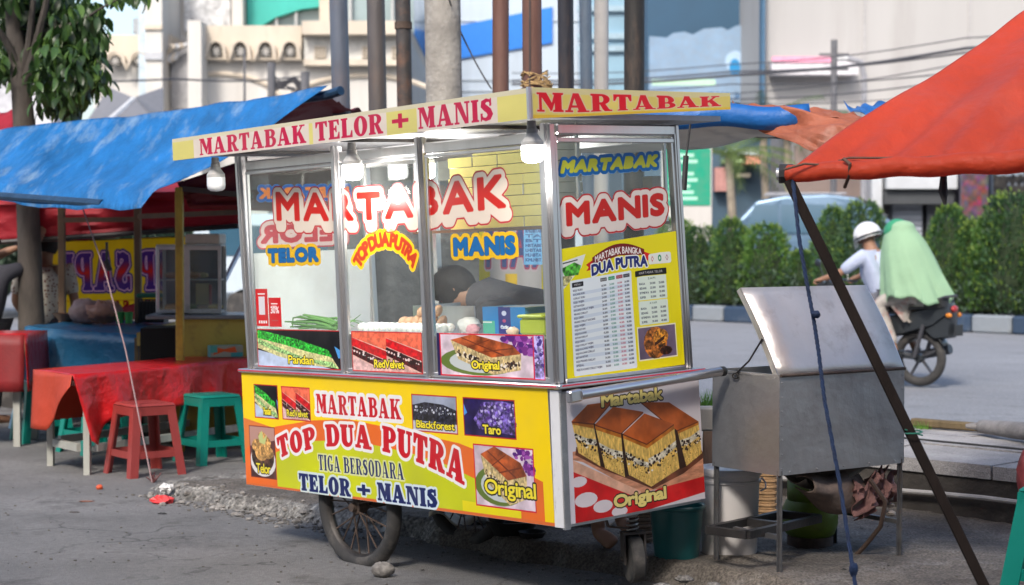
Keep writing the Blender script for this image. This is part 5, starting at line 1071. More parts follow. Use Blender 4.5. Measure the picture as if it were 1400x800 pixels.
# white building with blue stripe
WB = mat('white_cladding', (.42, .49, .57), .5, 0, .06, .2, 0, 3, dirt=(.34, .39, .44), dirt_amt=.5, dirt_scale=.35, aniso=(2, 2, .2))
t, wd, X, Z = facade('striped_building', 'white building with a broad blue stripe behind the row of poles', 'building', 555, 985, 420, -120, 75, 14, WB)
m = MB(); m.prism([(X(566), Z(92)), (X(566), Z(49)), (X(755), Z(11)), (X(755), Z(60))], -.12, -.01, lambda p, q, tt: Vector((p, tt, q))); m.build('blue_stripe', mat('stripe_blue', (.01, .17, .6), .4, 0, .05), t)
for py in (30, 110, 125, 150, 180): MB().box((X(560), -.06, Z(py) - .03), (X(880), -.01, Z(py) + .03)).build('cladding_joint', mat('joint', (.42, .47, .52), .6), t)
MB().box((X(790), -3, Z(140)), (X(890), -.2, Z(-60))).build('side_block', mat('blue_glass_block', (.22, .36, .46), .3, 0, .15, .4), t)
for py in (-10, 26, 62, 78): MB().box((X(785), -3.2, Z(py) - .12), (X(890), -3.0, Z(py) + .12)).build('string_course', mat('joint2', (.3, .42, .5), .5), t)
MB().box((X(858), -2.4, Z(330)), (X(985), -.3, Z(168))).build('lower_storey', mat('pale_teal', (.4, .55, .55), .6), t)
# billboard on a blue wall
t, wd, X, Z = facade('billboard_building', 'dark blue wall above a torn pale blue billboard', 'building', 884, 1038, 420, -120, 66, 8, mat('navy_cladding', (.02, .07, .13), .6, 0, .12, .4, 0, 3))
c = Canvas(0, 4, 0, 2.6, 90, (.5, .6, .7)); c.px *= (.94 + .1 * c.noise(1.5, 130))[..., None]; c.poly(_E(3.1, 1.35, .35, .35), (.64, .74, .84)); c.poly(_E(3.1, 1.15, .2, .28), (.1, .5, .72)); c.text('CALL 2466', 2.1, .12, 1.7, .2, [(.02, (.2, .35, .5))], font='sans'); c.rect(.1, .55, 2.4, .75, (.7, .85, .75))
def bb():
    a_ = [(886, 52), (910, 54), (918, 48), (934, 46), (945, 50), (960, 42), (985, 40), (992, 44), (1004, 38), (1036, 35)]; top = [(X(x), Z(y)) for x, y in a_]; b_ = [(X(1036), Z(141)), (X(886), Z(141))]
    m = MB(); pl_ = top + b_; x0_, x1_, z0_, z1_ = X(886), X(1036), Z(141), Z(35); n_ = len(pl_)
    m.add([(p, -.35, q) for p, q in pl_], [list(range(n_))], [[((p - x0_) / (x1_ - x0_), (q - z0_) / (z1_ - z0_)) for p, q in pl_]]); m.build('billboard_sheet', print_mat('billboard', c.px, .6), t)
bb(); MB().box((X(884), -.3, Z(143)), (X(1037), -.02, Z(60))).build('billboard_frame', mat('navy2', (.05, .12, .2), .6), t)
# large pale wall
t, wd, X, Z = facade('pale_warehouse', 'large blank off white wall rising above the red tarp', 'building', 1041, 1600, 420, -160, 60, 12, mat('offwhite_panel', (.37, .36, .35), .6, 0, .06, .2, 0, 3, dirt=(.3, .285, .27), dirt_amt=.5, dirt_scale=.35, aniso=(2, 2, .2)))
for px in (1323, 1180, 1460): MB().box((X(px) - .03, -.05, Z(150)), (X(px) + .03, -.005, Z(-160))).build('panel_joint', mat('joint3', (.38, .37, .37), .6), t)
MB().box((X(1038), -.5, Z(230)), (X(1042), .2, Z(-160))).build('edge_trim', mat('navy2', (.05, .12, .2), .6), t)
MB().box((X(1049), -.9, Z(106)), (X(1165), -.1, Z(88))).build('sign_band', mat('sign_pale', (.6, .58, .6), .5), t); MB().box((X(1049), -.95, Z(90)), (X(1130), -.85, Z(82))).build('pink_edge', mat('pink_edge', (.75, .3, .42), .5), t)
# shops under the tarp
t, wd, X, Z = facade('shop_row', 'grey and brown shopfront behind the hedge under the red tarp', 'building', 1080, 1500, 430, 150, 52, 8, mat('shop_wall', (.22, .21, .215), .7, 0, .15, .6))
for (a, b, y0, y1, c_, nm, dy) in ((1085, 1180, 300, 200, (.2, .15, .13), 'brown_wall', .2), (1196, 1290, 280, 262, (.05, .055, .06), 'dark_fascia', 1.2), (1198, 1292, 260, 225, (.46, .48, .5), 'awning_band', 1.4), (1215, 1255, 340, 266, (.3, .33, .38), 'roller_shutter', .5), (1262, 1300, 340, 266, (.12, .13, .15), 'shop_door', .5), (1300, 1335, 320, 232, (.1, .1, .14), 'dark_window', 1.0), (1335, 1420, 330, 222, (.03, .045, .07), 'navy_signboard', 1.6), (1180, 1194, 330, 232, (.5, .52, .54), 'pillar', 1.2)):
    MB().box((X(a), -dy, Z(y0)), (X(b), -.0, Z(y1))).build(nm, mat('shop_' + nm, c_, .6, 0, .15, 1), t)
for k in range(9): MB().box((X(1216), -.56, Z(338 - k * 8) - .02), (X(1254), -.5, Z(338 - k * 8) + .03)).build('shutter_slat', mat('slat', (.4, .43, .48), .5), t)
c = Canvas(0, 1.8, 0, 2.2, 70, (.04, .05, .08)); c.text('SIGNATURE', .1, 1.8, 1.5, .2, [(.01, (.55, .6, .65))], font='sans'); c.text('AAAAA', .4, 1.5, .9, .12, [(0, (.55, .6, .65))], font='sans', gap=.6)
MB().quad((X(1337), -1.63, Z(328)), (X(1418), -1.63, Z(328)), (X(1418), -1.63, Z(224)), (X(1337), -1.63, Z(224))).build('sign_lettering', print_mat('signature', c.px), t)
c = Canvas(0, 1, 0, 2, 60, (.12, .14, .2)); c.px = .15 + .5 * np.stack([c.noise(4, 200, 3), c.noise(4, 201, 3) * .6, c.noise(4, 202, 3) * .8], -1) ** 1.6
MB().quad((X(1295), -1.64, Z(300)), (X(1330), -1.64, Z(300)), (X(1330), -1.64, Z(232)), (X(1295), -1.64, Z(232))).build('poster', print_mat('shop_poster', c.px), t)
# green shop sign on a white board
t, wd, X, Z = facade('sign_block', 'white roadside board carrying a green price list sign', 'sign', 905, 973, 330, 200, 42, .3, PALE)
c = Canvas(0, 1, 0, 1.3, 120, (.12, .58, .46)); 
for k in range(8):
    if k != 5: c.rect(.1, .12 + k * .14, .72 - .08 * (k % 3), .2 + k * .14, (.66, .86, .76))
MB().quad((X(908), -.02, Z(281)), (X(971), -.02, Z(281)), (X(971), -.02, Z(203)), (X(908), -.02, Z(203))).build('sign_face', print_mat('green_sign', c.px), t)
# dark market building with awnings behind the palms
t, wd, X, Z = facade('market_building', 'dark blue fronted market hall with striped awnings beyond the car', 'building', 850, 1085, 430, 150, 56, 8, mat('market_wall', (.04, .08, .12), .6, 0, .3, .6))
for (a, b, y0, y1, c_, dy) in ((990, 1030, 214, 207, (.6, .66, .7), 1.2), (985, 1010, 224, 219, (.45, .6, .3), 1.1), (1012, 1032, 226, 216, (.7, .3, .2), 1.15), (975, 992, 262, 230, (.4, .2, .18), .5), (1005, 1022, 243, 238, (.5, .45, .35), .6), (1060, 1084, 272, 244, (.3, .2, .18), .8)): MB().box((X(a), -dy, Z(y0)), (X(b), 0, Z(y1))).build('awning', mat('aw%d' % a, c_, .6), t)
def palmish(px, d, h, label, seed, col_=(.07, .12, .04)):
    b = at(px, 325, d); t = thing('palm_tree', label, 'tree', (b.x, b.y, .3), 0); rg = random.Random(seed)
    MB().tube([(0, 0, 0), (.1, 0, h * .5), (0, 0, h)], [.14, .11, .09], 8).build('trunk', mat('palm_trunk', (.3, .25, .19), .8, 0, .3, 6, .2, 10), t, smooth=True)
    for k in range(16):
        a = rg.uniform(0, 6.28); el = rg.uniform(-.2, .9); m = MB(); prev = None
        for q in range(7):
            r_ = q * .28; z = h + math.sin(el) * r_ - .22 * r_ * r_ + .05; p = Vector((math.cos(a) * r_ * math.cos(el * .5), math.sin(a) * r_ * math.cos(el * .5), z))
            if prev is not None:
                dd = (p - prev).normalized(); sd_ = dd.cross(Vector((0, 0, 1))).normalized()
                for sg in (-1, 1):
                    for e_ in (0, .33, .66):
                        bb_ = prev.lerp(p, e_); ln = .42 * (1 - q / 9); m.add([bb_, bb_ + dd * .05, bb_ + sd_ * sg * ln + dd * .15 + Vector((0, 0, -.16))], [[0, 1, 2]])
            prev = p
        m.build('frond', mat('frond_%d' % (seed % 2), col_, .5, 0, .3, 4, 0, 5, transl=.3), t)
palmish(996, 44, 3.3, 'short palm with pale trunk between the green sign and the car', 1, (.14, .2, .05)); palmish(1042, 46, 4.2, 'taller dark palm left of the end of the red tarp pole', 2); palmish(1075, 45, 3.9, 'dark palm right behind the end of the red tarp pole', 4, (.04, .09, .04))

# parked/driving car beyond the hedge
def car():
    d = 42.0; c0 = at(1128, 325, d); t = thing('passenger_car', 'light blue silver people carrier passing behind the median hedge', 'car', (c0.x, c0.y, .3), R(-6)); t.scale = (1.08, 1.08, 1.13)
    BP = mat('car_paint', (.12, .2, .29), .25, .4, .04, 1, 0, 5, coat=.6); CG = mat('car_glass', (.04, .1, .15), .12, 0, .1, 1, 0, 5, spec=.8)
    pr_ = [(-2.1, .35), (-2.18, .75), (-2.1, 1.1), (-1.85, 1.5), (-1.5, 1.86), (-.9, 1.97), (0, 2.0), (.6, 1.93), (1.25, 1.5), (1.75, 1.18), (2.25, 1.0), (2.35, .75), (2.3, .35)]
    m = MB(); n_ = len(pr_)
    for sy in (0,): 
        for (y, ins) in ((-.86, .04), (-.8, 0.0), (.8, 0), (.86, .04)):
            pass
    rings = []
    for y, k in ((-.84, .0), (-.86, 1), (.86, 1), (.84, 0)): pass
    ys = [-.88, .88]; vs = []
    for y in ys:
        for (x, z) in pr_: yy = y * (1 - .16 * max(0, (z - 1.1)) / .9); vs.append((x, yy, z))
    fs = [list(range(n_))[::-1], [n_ + k for k in range(n_)]] + [[k, (k + 1) % n_, n_ + (k + 1) % n_, n_ + k] for k in range(n_)]
    m.add(vs, fs); bo = m.build('body', BP, t); bv = bo.modifiers.new('b', 'BEVEL'); bv.width = .06; bv.segments = 3
    for sy in (-1, 1):
        for (xa, xb, ta, tb) in ((-1.75, -1.05, -1.55, -1.05), (-.98, -.05, -.98, -.05), (.03, 1.2, .03, .7)):
            f_ = lambda x, z: (x, sy * (.885 * (1 - .16 * max(0, z - 1.1) / .9)), z); vs = [f_(xa, 1.2), f_(xb, 1.2), f_(tb, 1.78), f_(ta, 1.78)]
            m = MB(); m.add(vs + [(v[0], v[1] + sy * .012, v[2]) for v in vs], [[0, 1, 2, 3], [4, 5, 6, 7], [0, 1, 5, 4], [1, 2, 6, 5], [2, 3, 7, 6], [3, 0, 4, 7]]); m.build('side_window', CG, t)
        for x in (-1.35, 1.45):
            M_ = Matrix.Translation((x, sy * .8, .33)) @ Matrix.Rotation(R(90), 4, 'X'); wm = MB().lathe([(0, -.1), (.3, -.1), (.33, -.06), (.33, .06), (.3, .1), (0, .1)], 24, M_).build('wheel', RUBBER, t, smooth=30)
        m = MB(); m.box((.9, sy * 1.02 - .08, 1.15), (1.05, sy * 1.02 + .08, 1.3), bev=.03); m.build('wing_mirror', BP, t); m = MB(); m.box((-2.19, sy * .7 - .1, .85), (-2.1, sy * .7 + .1, 1.15)); m.build('tail_light', mat('tail_red', (.5, .03, .03), .3), t)
        m = MB(); m.box((-1.3, sy * .68 - .02, 1.99), (.4, sy * .68 + .02, 2.03), bev=.01); m.build('roof_rail', mat('rail_grey', (.3, .3, .32), .4), t)
    m = MB(); vs = [(.66, -.66, 1.93), (.66, .66, 1.93), (1.27, .72, 1.52), (1.27, -.72, 1.52)]; m.add([(x + .02, y, z + .02) for x, y, z in vs], [[0, 1, 2, 3]]); m.build('windscreen', CG, t); return t
car()
# overhead wires
def wire(pts, r, label=None):
    m = MB(); P = [at(*p) for p in pts]; path = []
    for i in range(len(P) - 1):
        for q in range(10): path.append(P[i].lerp(P[i + 1], q / 10) - Vector((0, 0, (P[i] - P[i + 1]).length * .0035 * math.sin(math.pi * q / 10) * 4)))
    path.append(P[-1]); m.tube(path, r, 5); return tag(m.build('overhead_wire', mat('wire_black', (.06, .06, .07), .6), smooth=True), label, 'wire', 'overhead wires crossing the pale buildings')
for k, (ya, yb, r, lb) in enumerate(((103, 66, .03, 'thickest overhead wire, ending highest at the red tarp'), (98, 72, .02, 'overhead wire just under the thickest one'), (88, 52, .012, 'faint topmost overhead wire'), (115, 98, .014, 'overhead wire crossing the middle of the billboard'), (128, 86, .012, 'overhead wire rising from the foot of the billboard'), (136, 108, .014, 'lowest overhead wire close above the orange tarp'), (142, 126, .01, 'faint overhead wire right above the roof sign'))):
    wire([(700, ya + 12, 52), (1000, ya, 48), (1320, yb, 42), (1500, yb - 22, 38)], r * 1.3, lb)
wire([(608, -20, 12.5), (628, 40, 12.9), (650, 85, 12.9), (672, 122, 12.9)], .006, 'thin loose wire hanging beside the concrete pole')
wire([(-20, 106, 40), (240, 108, 44), (420, 104, 50)], .025, 'overhead wire crossing the cream hall')
pt = thing('street_lamp', 'slim grey pole with short arm against the pale warehouse wall', 'street lamp', at(1180, 325, 50)); 
m = MB(); m.tube([(0, 0, -1), (0, 0, 4.5), (-.1, 0, 4.9), (-.5, 0, 5.0)], .08, 8); m.build('pole', mat('pole_grey', (.28, .28, .3), .6), pt, smooth=True); m = MB(); m.box((-.9, -.1, 4.93), (-.45, .1, 5.06), bev=.03); m.build('lamp_head', mat('lamp_white', (.6, .6, .6), .5), pt)
pt = thing('utility_pole', 'thin dark utility pole with crossarms right of the billboard', 'utility pole', at(1139, 325, 49)); m = MB(); m.tube([(0, 0, -1), (0, 0, 5.4)], .09, 8); m.build('pole', mat('pole_dark', (.12, .12, .13), .7), pt, smooth=True)
for z in (4.6, 5.0): m = MB(); m.bar((-.4, 0, z), (.4, 0, z), .07); m.build('crossarm', mat('pole_dark', (.12, .12, .13), .7), pt)
pt = thing('tangle_pole', 'dark utility pole with a tangle of cables before the cream hall', 'utility pole', at(372, 325, 40)); m = MB(); m.tube([(0, 0, -1.2), (0, 0, 3.9)], .09, 8); m.build('pole', mat('pole_dark', (.12, .12, .13), .7), pt, smooth=True); m = MB(); m.tube([(.75, 0, -1.2), (.75, 0, 3.7)], .1, 8); m.build('pole', mat('pole_dark', (.12, .12, .13), .7), pt, smooth=True)
m = MB()
for k in range(14): a = random.uniform(0, 6); m.tube([(0, 0, 3.2 + .04 * k), (.2 + .1 * math.sin(a), 0, 3.5 - .2 * random.random()), (.5, 0, 3.2 + .4 * random.random()), (.8 + random.random() * .8, 0, 2.6 + .3 * random.random())], .018, 4)
m.build('cable_tangle', mat('wire_black', (.06, .06, .07), .6), pt); m = MB(); m.tube([(-.6, 0, -1), (-.6, 0, 4.2)], .03, 6); m.build('thin_mast', mat('pole_dark', (.12, .12, .13), .7), pt)

# ------------------------------------------------------------------ row of poles behind the cart
poles = [  # x at the foot line (y~125), x at the top (y=0), width px, distance, colour, label
 (466, 463, 25, 13.4, (.12, .14, .18), 'blue grey steel pole, leftmost of the row behind the cart', .45),
 (516, 514, 25, 13.2, (.11, .1, .1), 'dark grey steel pole, second from the left behind the cart roof', .5),
 (684.5, 684.5, 23, 12.9, (.16, .08, .065), 'reddish brown steel pole right of the concrete pole', .6),
 (774, 773, 22, 12.6, (.045, .045, .055), 'dark slate pole right of the pole wearing the rope knot', .5),
 (802, 800, 17, 14.5, (.13, .17, .22), 'blue grey slender pole behind the dark slate pole', .5),
 (867, 867, 28, 12.4, (.028, .026, .025), 'black tarred pole, rightmost of the row', .6)]
def pole(px0, px1, wpx, d, m_, label, hgt=6.2, name='steel_pole', z0=PZ, cat='pole'):
    a = at(px0, 125, d); b = at(px1, 0, d); k = (b.x - a.x) / (b.z - a.z); r = wpx / FPX * d / 2
    base = Vector((a.x - k * (a.z - z0), a.y, z0)); top = Vector((base.x + k * hgt, a.y, z0 + hgt))
    t = thing(name, label, cat, base, group='poles behind the cart'); v = top - base
    MB().tube([(0, 0, 0), v * .33, v * .66, v], [r * 1.02, r, r, r * .96], 18).build('shaft', m_, t, smooth=50)
    MB().tube([(0, 0, -.0), (0, 0, .03)], r * 1.5, 18).build('base_ring', m_, t, smooth=30); return t, base, v, r
for k, (a_, b_, w_, d_, c_, lb, rg_) in enumerate(poles): pole(a_, b_, w_, d_, mat('pole_%d' % k, c_, rg_, .2, .3, 3, .12, 30, aniso=(1, 1, .25), dirt=(.2, .13, .09), dirt_amt=.45, dirt_scale=4), lb)
t, base, v, r = pole(553, 551, 21, 13.0, mat('pole_rust', (.06, .055, .055), .6, .2, .3, 3, .15, 30, dirt=(.24, .12, .07), dirt_amt=.9, dirt_scale=1.6), 'half rusted dark pole, third from the left beside the concrete pole')
m = MB(); zr = (at(0, 40, 13.0).z - PZ); m.tube([(v * (zr / v.z)), (v * (zr / v.z) + Vector((0, 0, .05)))], r * 1.15, 18); m.build('sleeve', RUST, t)
t, base, v, r = pole(607, 605, 50, 12.8, mat('spun_concrete', (.33, .31, .28), .9, 0, .3, 5, .4, 30, dirt=(.5, .48, .45), dirt_amt=.5, dirt_scale=9), 'thick speckled grey concrete pole in the middle of the row', 7, 'concrete_pole')
t, base, v, r = pole(822, 822, 20, 12.9, mat('pale_paint', (.5, .48, .46), .6, 0, .08, 3, .05, 30), 'pale painted square post in the row of poles', 6, 'pale_post')
# two-tone pole with the rope knot
t, base, v, r = pole(728, 727, 27, 11.6, mat('pole_wine', (.17, .085, .065), .55, .2, .25, 3, .12, 30, aniso=(1, 1, .2), dirt=(.06, .04, .04), dirt_amt=.5), 'brown two toned pole wearing a knot of straw rope', 6, 'roped_pole')
m = MB(); m.bar((-r * .55, -r * .86, 0), (-r * .55, -r * .86, 5.9), r * .5, .012); m.build('dark_strip', mat('dark_strip', (.05, .035, .035), .5), t)
m = MB(); zr = at(0, 110, 11.6).z - PZ
for k in range(60):
    a = random.uniform(0, 6.28); z = zr + random.uniform(-.06, .05); q = [Vector((math.cos(a + s_ * .5) * (r + .012 + random.uniform(0, .02) * (1 + (zr + .05 - z) * 6)) + .02 * (zr - z + .05) * 6, math.sin(a + s_ * .5) * (r + .015), z + random.uniform(-.02, .02))) for s_ in range(4)]; m.tube(q, .004, 4, False)
m.build('rope_knot', mat('straw_rope', (.42, .28, .13), .9, 0, .4, 30, .2, 60), t)

# ------------------------------------------------------------------ cloth helpers
def cloth(fn, nu, nv, name, m_, parent=None, thick=.003, kind=None):
    o = MB().sheet(fn, nu, nv).build(name, m_, parent, smooth=True, kind=kind); s_ = o.modifiers.new('s', 'SOLIDIFY'); s_.thickness = thick; return o
def quadfn(a, b, c, d, sag=0.0, wr=0.0, f1=7, f2=9, seed=0, fold=None):
    a, b, c, d = map(Vector, (a, b, c, d)); n = (b - a).cross(d - a).normalized()
    if n.z < 0: n = -n
    def f(u, v):
        p = (a * (1 - u) + b * u) * (1 - v) + (d * (1 - u) + c * u) * v
        h = -sag * math.sin(math.pi * u) * math.sin(math.pi * v) + wr * (vn(u * f1 + seed, v * f2, 1) - .5 + .5 * (vn(u * f1 * 2.7, v * f2 * 2.7 + seed, 1) - .5))
        if fold: h += fold(u, v)
        return p + n * h
    return f
BLUET = mat('blue_tarp_cloth', (.012, .17, .46), .5, 0, .3, 3, .25, 12, aniso=(1.9, .3, 1), transl=.25, dirt=(.34, .47, .58), dirt_amt=.6, dirt_scale=2.6)
REDT = mat('red_tarp_cloth', (.68, .075, .025), .5, 0, .2, 1.5, .25, 10, transl=.4, aniso=(1, .35, 1), dirt=(.75, .2, .14), dirt_amt=.35, dirt_scale=1)
MAROON = mat('maroon_tarp_cloth', (.2, .025, .03), .6, 0, .2, 2, .2, 12, transl=.3)
DKRED = mat('dark_red_tarp_cloth', (.42, .02, .035), .6, 0, .2, 2, .2, 12, transl=.35)
IRONB = mat('blue_steel_tube', (.03, .075, .14), .4, .6, .3, 8, .08, 30, dirt=(.25, .2, .16), dirt_amt=.4)
# blue canopy of the soup stall
bc = thing('blue_canopy', 'faded blue tarpaulin gable canopy over the soup stall on the left', 'canopy', (0, 0, 0))
Rg0, Rg1 = at(448, 124, 12.3), at(-40, 188, 14.6); Ev0, Ev1 = at(192, 276, 10.9), at(-60, 256, 12.6)
def bluef(u, v):
    p = (Rg0 * (1 - u) + Rg1 * u) * (1 - v) + (Ev0 * (1 - u) + Ev1 * u) * v
    h = -.07 * math.sin(math.pi * v) * (1 - .3 * u) - .03 * math.sin(math.pi * min(1, u * 1.2)) + .03 * (vn(u * 5, v * 3 + u * 4, 1.6) - .5) + .012 * (vn(u * 14, v * 5 + u * 9, 1) - .5) + .006 * abs(math.sin(u * 31 + v * 6))
    if v > .93: h -= (v - .93) * 1.2
    return p + Vector((0, 0, h + .03))
cloth(bluef, 60, 34, 'tarpaulin', BLUET, bc)
bk0, bk1 = at(505, 158, 13.9), at(95, 225, 15.6); Rm = Rg0.lerp(Rg1, .7); dz_ = Vector((0, 0, -.05))
cloth(quadfn(Rg0 + dz_ * .6, bk0, bk1, Rm + dz_ * 2, .05, .05), 20, 20, 'rear_tarpaulin', MAROON, bc)
m = MB(); m.tube([at(466, 124, 12.2), Rg0 - Vector((0, 0, .03)), Rg1 - Vector((0, 0, .09))], .033, 10); m.build('ridge_pole', IRONB, bc, smooth=30)
m = MB(); m.tube([at(141, 279, 11.3), at(-60, 264, 12.6)], .03, 10); m.build('eave_pole', IRONB, bc, smooth=30)
YP = mat('yellow_painted_post', (.45, .32, .04), .6, 0, .2, 4, .1, 30, dirt=(.12, .07, .04), dirt_amt=.6, dirt_scale=3); BRP = mat('brown_painted_post', (.16, .1, .055), .7, 0, .3, 4, .1, 30)
def stallpost(px, pyt, d, m_, w_=.055, z0=0.0): a = at(px, pyt, d); mm = MB(); mm.bar((a.x, a.y, z0), (a.x, a.y, a.z), w_, bev=.006); mm.build('post', m_, bc)
stallpost(245, 256, 12.9, YP); stallpost(188, 262, 14.6, BRP); stallpost(84, 262, 14.8, BRP)
m = MB(); m.bar(at(88, 301, 14.7), at(186, 300, 14.6), .04); m.bar(at(190, 296, 14.5), at(330, 290, 14.0), .04); m.build('crossbar', BRP, bc)
m = MB(); m.bar(at(248, 258, 12.9), at(345, 268, 12.9), .04); m.build('crossbar', mat('dark_bar', (.07, .05, .04), .7), bc)
# maroon cloth drop under the gable, right of the bulb
cloth(quadfn(at(243, 250, 12.95), at(470, 170, 12.9), at(470, 292, 12.95), at(260, 285, 12.95), 0, .06), 18, 10, 'gable_cloth', MAROON, bc)
# dark red tarpaulin farther back
rc = thing('red_rear_canopy', 'dark red tarpaulin hanging low behind the blue canopy', 'canopy', (0, 0, 0))
cloth(quadfn(at(-40, 334, 15.2), at(326, 308, 15.0), at(300, 250, 17.5), at(-60, 250, 18), .08, .06), 30, 14, 'tarpaulin', DKRED, rc)
cloth(quadfn(at(-40, 334, 15.2), at(326, 308, 15.0), at(326, 262, 14.9), at(-40, 262, 15.1), .0, .08), 30, 8, 'valance', DKRED, rc)
m = MB(); m.tube([at(-40, 334, 15.15), at(326, 309, 14.95)], .022, 8); m.build('edge_pole', DARKST, rc)
m = MB(); m.tube([at(298, 402, 14.2), at(334, 330, 14.6)], .02, 8); tag(m.build('prop_pole', ALU2), 'slanting pale metal prop behind the small display case', 'pole')
cloth(quadfn(at(-30, 190, 16.5), at(16, 184, 16.5), at(22, 150, 17), at(-30, 158, 17), 0, .04), 8, 8, 'red_roof_corner', DKRED); tag(bpy.data.objects['red_roof_corner'], 'corner of a dark red tarpaulin left of the tree trunk', 'tarp')
# far things seen under the red canopy, between banner and cart
m = MB(); m.box((0, 0, 0), (7, 3, 2.1), bev=.3); t = thing('parked_van', 'pale blue van blurred behind the stall, left of the cart', 'van', at(262, 325, 30) - Vector((0, 0, 1.5))); m = MB(); m.box((0, 0, .4), (4.4, 1.8, 1.9), bev=.18); m.build('body', mat('van_paint', (.5, .58, .64), .35, 0, .05, 1, 0, 5, coat=.4), t)
for k in range(3): m = MB(); m.box((.3 + k * 1.35, -.02, 1.2), (1.45 + k * 1.35, -.0, 1.7)); m.build('window', mat('car_glass', (.1, .2, .27), .08), t)
for x in (.9, 3.4): m = MB(); m.lathe([(0, -.1), (.3, -.1), (.34, -.05), (.34, .05), (.3, .1), (0, .1)], 20, Matrix.Translation((x, .1, .34)) @ Matrix.Rotation(R(90), 4, 'X')); m.build('wheel', RUBBER, t)
def gcl(rg): p = at(rg.uniform(-60, 360), rg.uniform(318, 400), rg.uniform(33, 38)); return p, Vector((0, -.6, .5))
leafcloud(5200, gcl, .3, 77, wid=.5).build('roadside_shrubs', mat('shrub_dark', (.04, .07, .04), .6, 0, .4, 1, 0, 5, transl=.2), kind='stuff')
# banner with the mirrored stall name
c = Canvas(0, 3.0, 0, 1.05, 330, (.92, .74, .06)); c.px *= (.9 + .14 * c.noise(2, 140))[..., None]; c.rect(0, .2, 3, .215, (.8, .55, .08))
PUR = (.2, .12, .42); DD = c.text('SOP SAPI', .3, .36, 2.3, .5, [(.055, PUR), (.03, (.85, .62, .68)), (.012, (.25, .14, .45))], font='serif', gap=.14, space=.25); yy = np.linspace(1.05, 0, c.h)[:, None] + np.zeros((1, c.w)); mid = np.clip(1 - np.abs(yy - .6) / .16, 0, 1)[..., None]
a_ = np.clip(.5 - DD * c.ppm, 0, 1)[..., None]; c.px = c.px * (1 - a_) + a_ * (np.array((.28, .12, .42)) * (1 - mid) + np.array((.8, .12, .08)) * mid)
c.text('IGA SAPI', .9, .04, 1.1, .16, [(.006, (.55, .1, .05))], font='serif'); c.poly(_E(2.62, .62, .08, .12), (.72, .6, .5)); c.poly(_E(2.62, .62, .05, .08), (.55, .4, .5))
bn = thing('stall_banner', 'yellow cloth banner with purple and red lettering seen back to front', 'banner', (0, 0, 0))
A_, B_ = at(62, 432, 16.2), at(268, 430, 15.9); At_, Bt_ = at(58, 331, 16.2), at(268, 323, 15.9)
mb = MB(); f_ = quadfn(A_, B_, Bt_, At_, 0, .03, 8, 2)
mb.sheet(lambda u, v: f_(u, v), 30, 4)
for k in mb.uv: mb.uv[k] = [(1 - q[0] * .93, q[1]) for q in mb.uv[k]]
mb.build('banner_cloth', print_mat('sop_banner', c.px, .6, wear=.08, transl=.55), bn, smooth=True); m = MB(); m.tube([At_, Bt_], .006, 5); m.build('cord', DARKST, bn)
# furniture ---------------------------------------------------------
PLB = lambda n_, c_: mat(n_, c_, .4, 0, .1, 3, .03, 40, dirt=tuple(v * .55 for v in c_), dirt_amt=.35)
def make_stool(label, m_, h=.47, bw=.2, tw=.14):
    t = thing('plastic_stool', label, 'stool'); 
    m = MB(); m.box((-tw - .012, -tw - .012, h - .028), (tw + .012, tw + .012, h), bev=.014); m.box((-tw + .04, -tw + .04, h), (tw - .04, tw - .04, h + .003), bev=.001); m.build('seat', m_, t, smooth=30)
    for sx in (-1, 1):
        for sy in (-1, 1):
            m = MB(); wd = .042
            def ring(z, o): 
                x, y = sx * o, sy * o; return [(x - sx * wd * 0, y, z), (x - sx * wd * 1.35, y, z), (x - sx * wd * 1.35, y - sy * .012, z), (x - sx * .014, y - sy * .014, z), (x - sx * .012, y - sy * wd * 1.35, z), (x, y - sy * wd * 1.35, z)]
            vs = []
            for z, o in ((0, bw), (.1, bw - .012), (h - .06, tw + .012), (h - .01, tw + .006)): vs += ring(z, o)
            fs = [[0, 1, 2, 3, 4, 5], [18, 19, 20, 21, 22, 23][::-1]] + [[r_ * 6 + k, r_ * 6 + (k + 1) % 6, r_ * 6 + 6 + (k + 1) % 6, r_ * 6 + 6 + k] for r_ in range(3) for k in range(6)]
            m.add(vs, fs); m.build('leg', m_, t)
    o = bw - .022
    for k in range(4):
        M_ = Matrix.Rotation(k * math.pi / 2, 4, 'Z'); m = MB(); m.box((-o + .02, o - .008, .12), (o - .02, o, .165), M_); m.build('rung', m_, t)
        m = MB(); m.prism([(-tw - .01, h - .02), (tw + .01, h - .02), (tw + .012, h - .06), (tw - .03, h - .075), (-tw + .03, h - .075), (-tw - .012, h - .06)], tw - .002, tw + .01, lambda p, q, tt: M_ @ Vector((p, tt, q))); m.build('apron', m_, t)
    return t
TEALP, REDP = PLB('teal_plastic', (.0, .2, .155)), PLB('faded_red_plastic', (.3, .045, .04))
s1 = place(make_stool('teal plastic stool standing clear of the red table, beside the cart', TEALP), gnd(280, 638, 0) + Vector((0, .28, 0)), R(38)); s1['group'] = 'stools around the red table'
s2 = place(make_stool('faded red plastic stool in front of the red clothed table', REDP), gnd(186, 655, 0) + Vector((0, .27, 0)), R(38)); s2['group'] = 'stools around the red table'
def stool_at(px, py, z, rz, label, h=1.0):
    o = dup(s1); o['label'] = label; return place(o, gnd(px, py, z) + Vector((0, .2, 0)), R(rz), (1, 1, h))
stool_at(48, 606, 0, 30, 'teal plastic stool behind the left end of the red table'); stool_at(120, 622, 0, 44, 'teal plastic stool tucked under the red table behind its pale leg'); stool_at(168, 612, 0, 60, 'teal plastic stool half hidden behind the faded red stool'); stool_at(300, 606, 0, 20, 'teal plastic stool partly hidden behind the front teal stool')
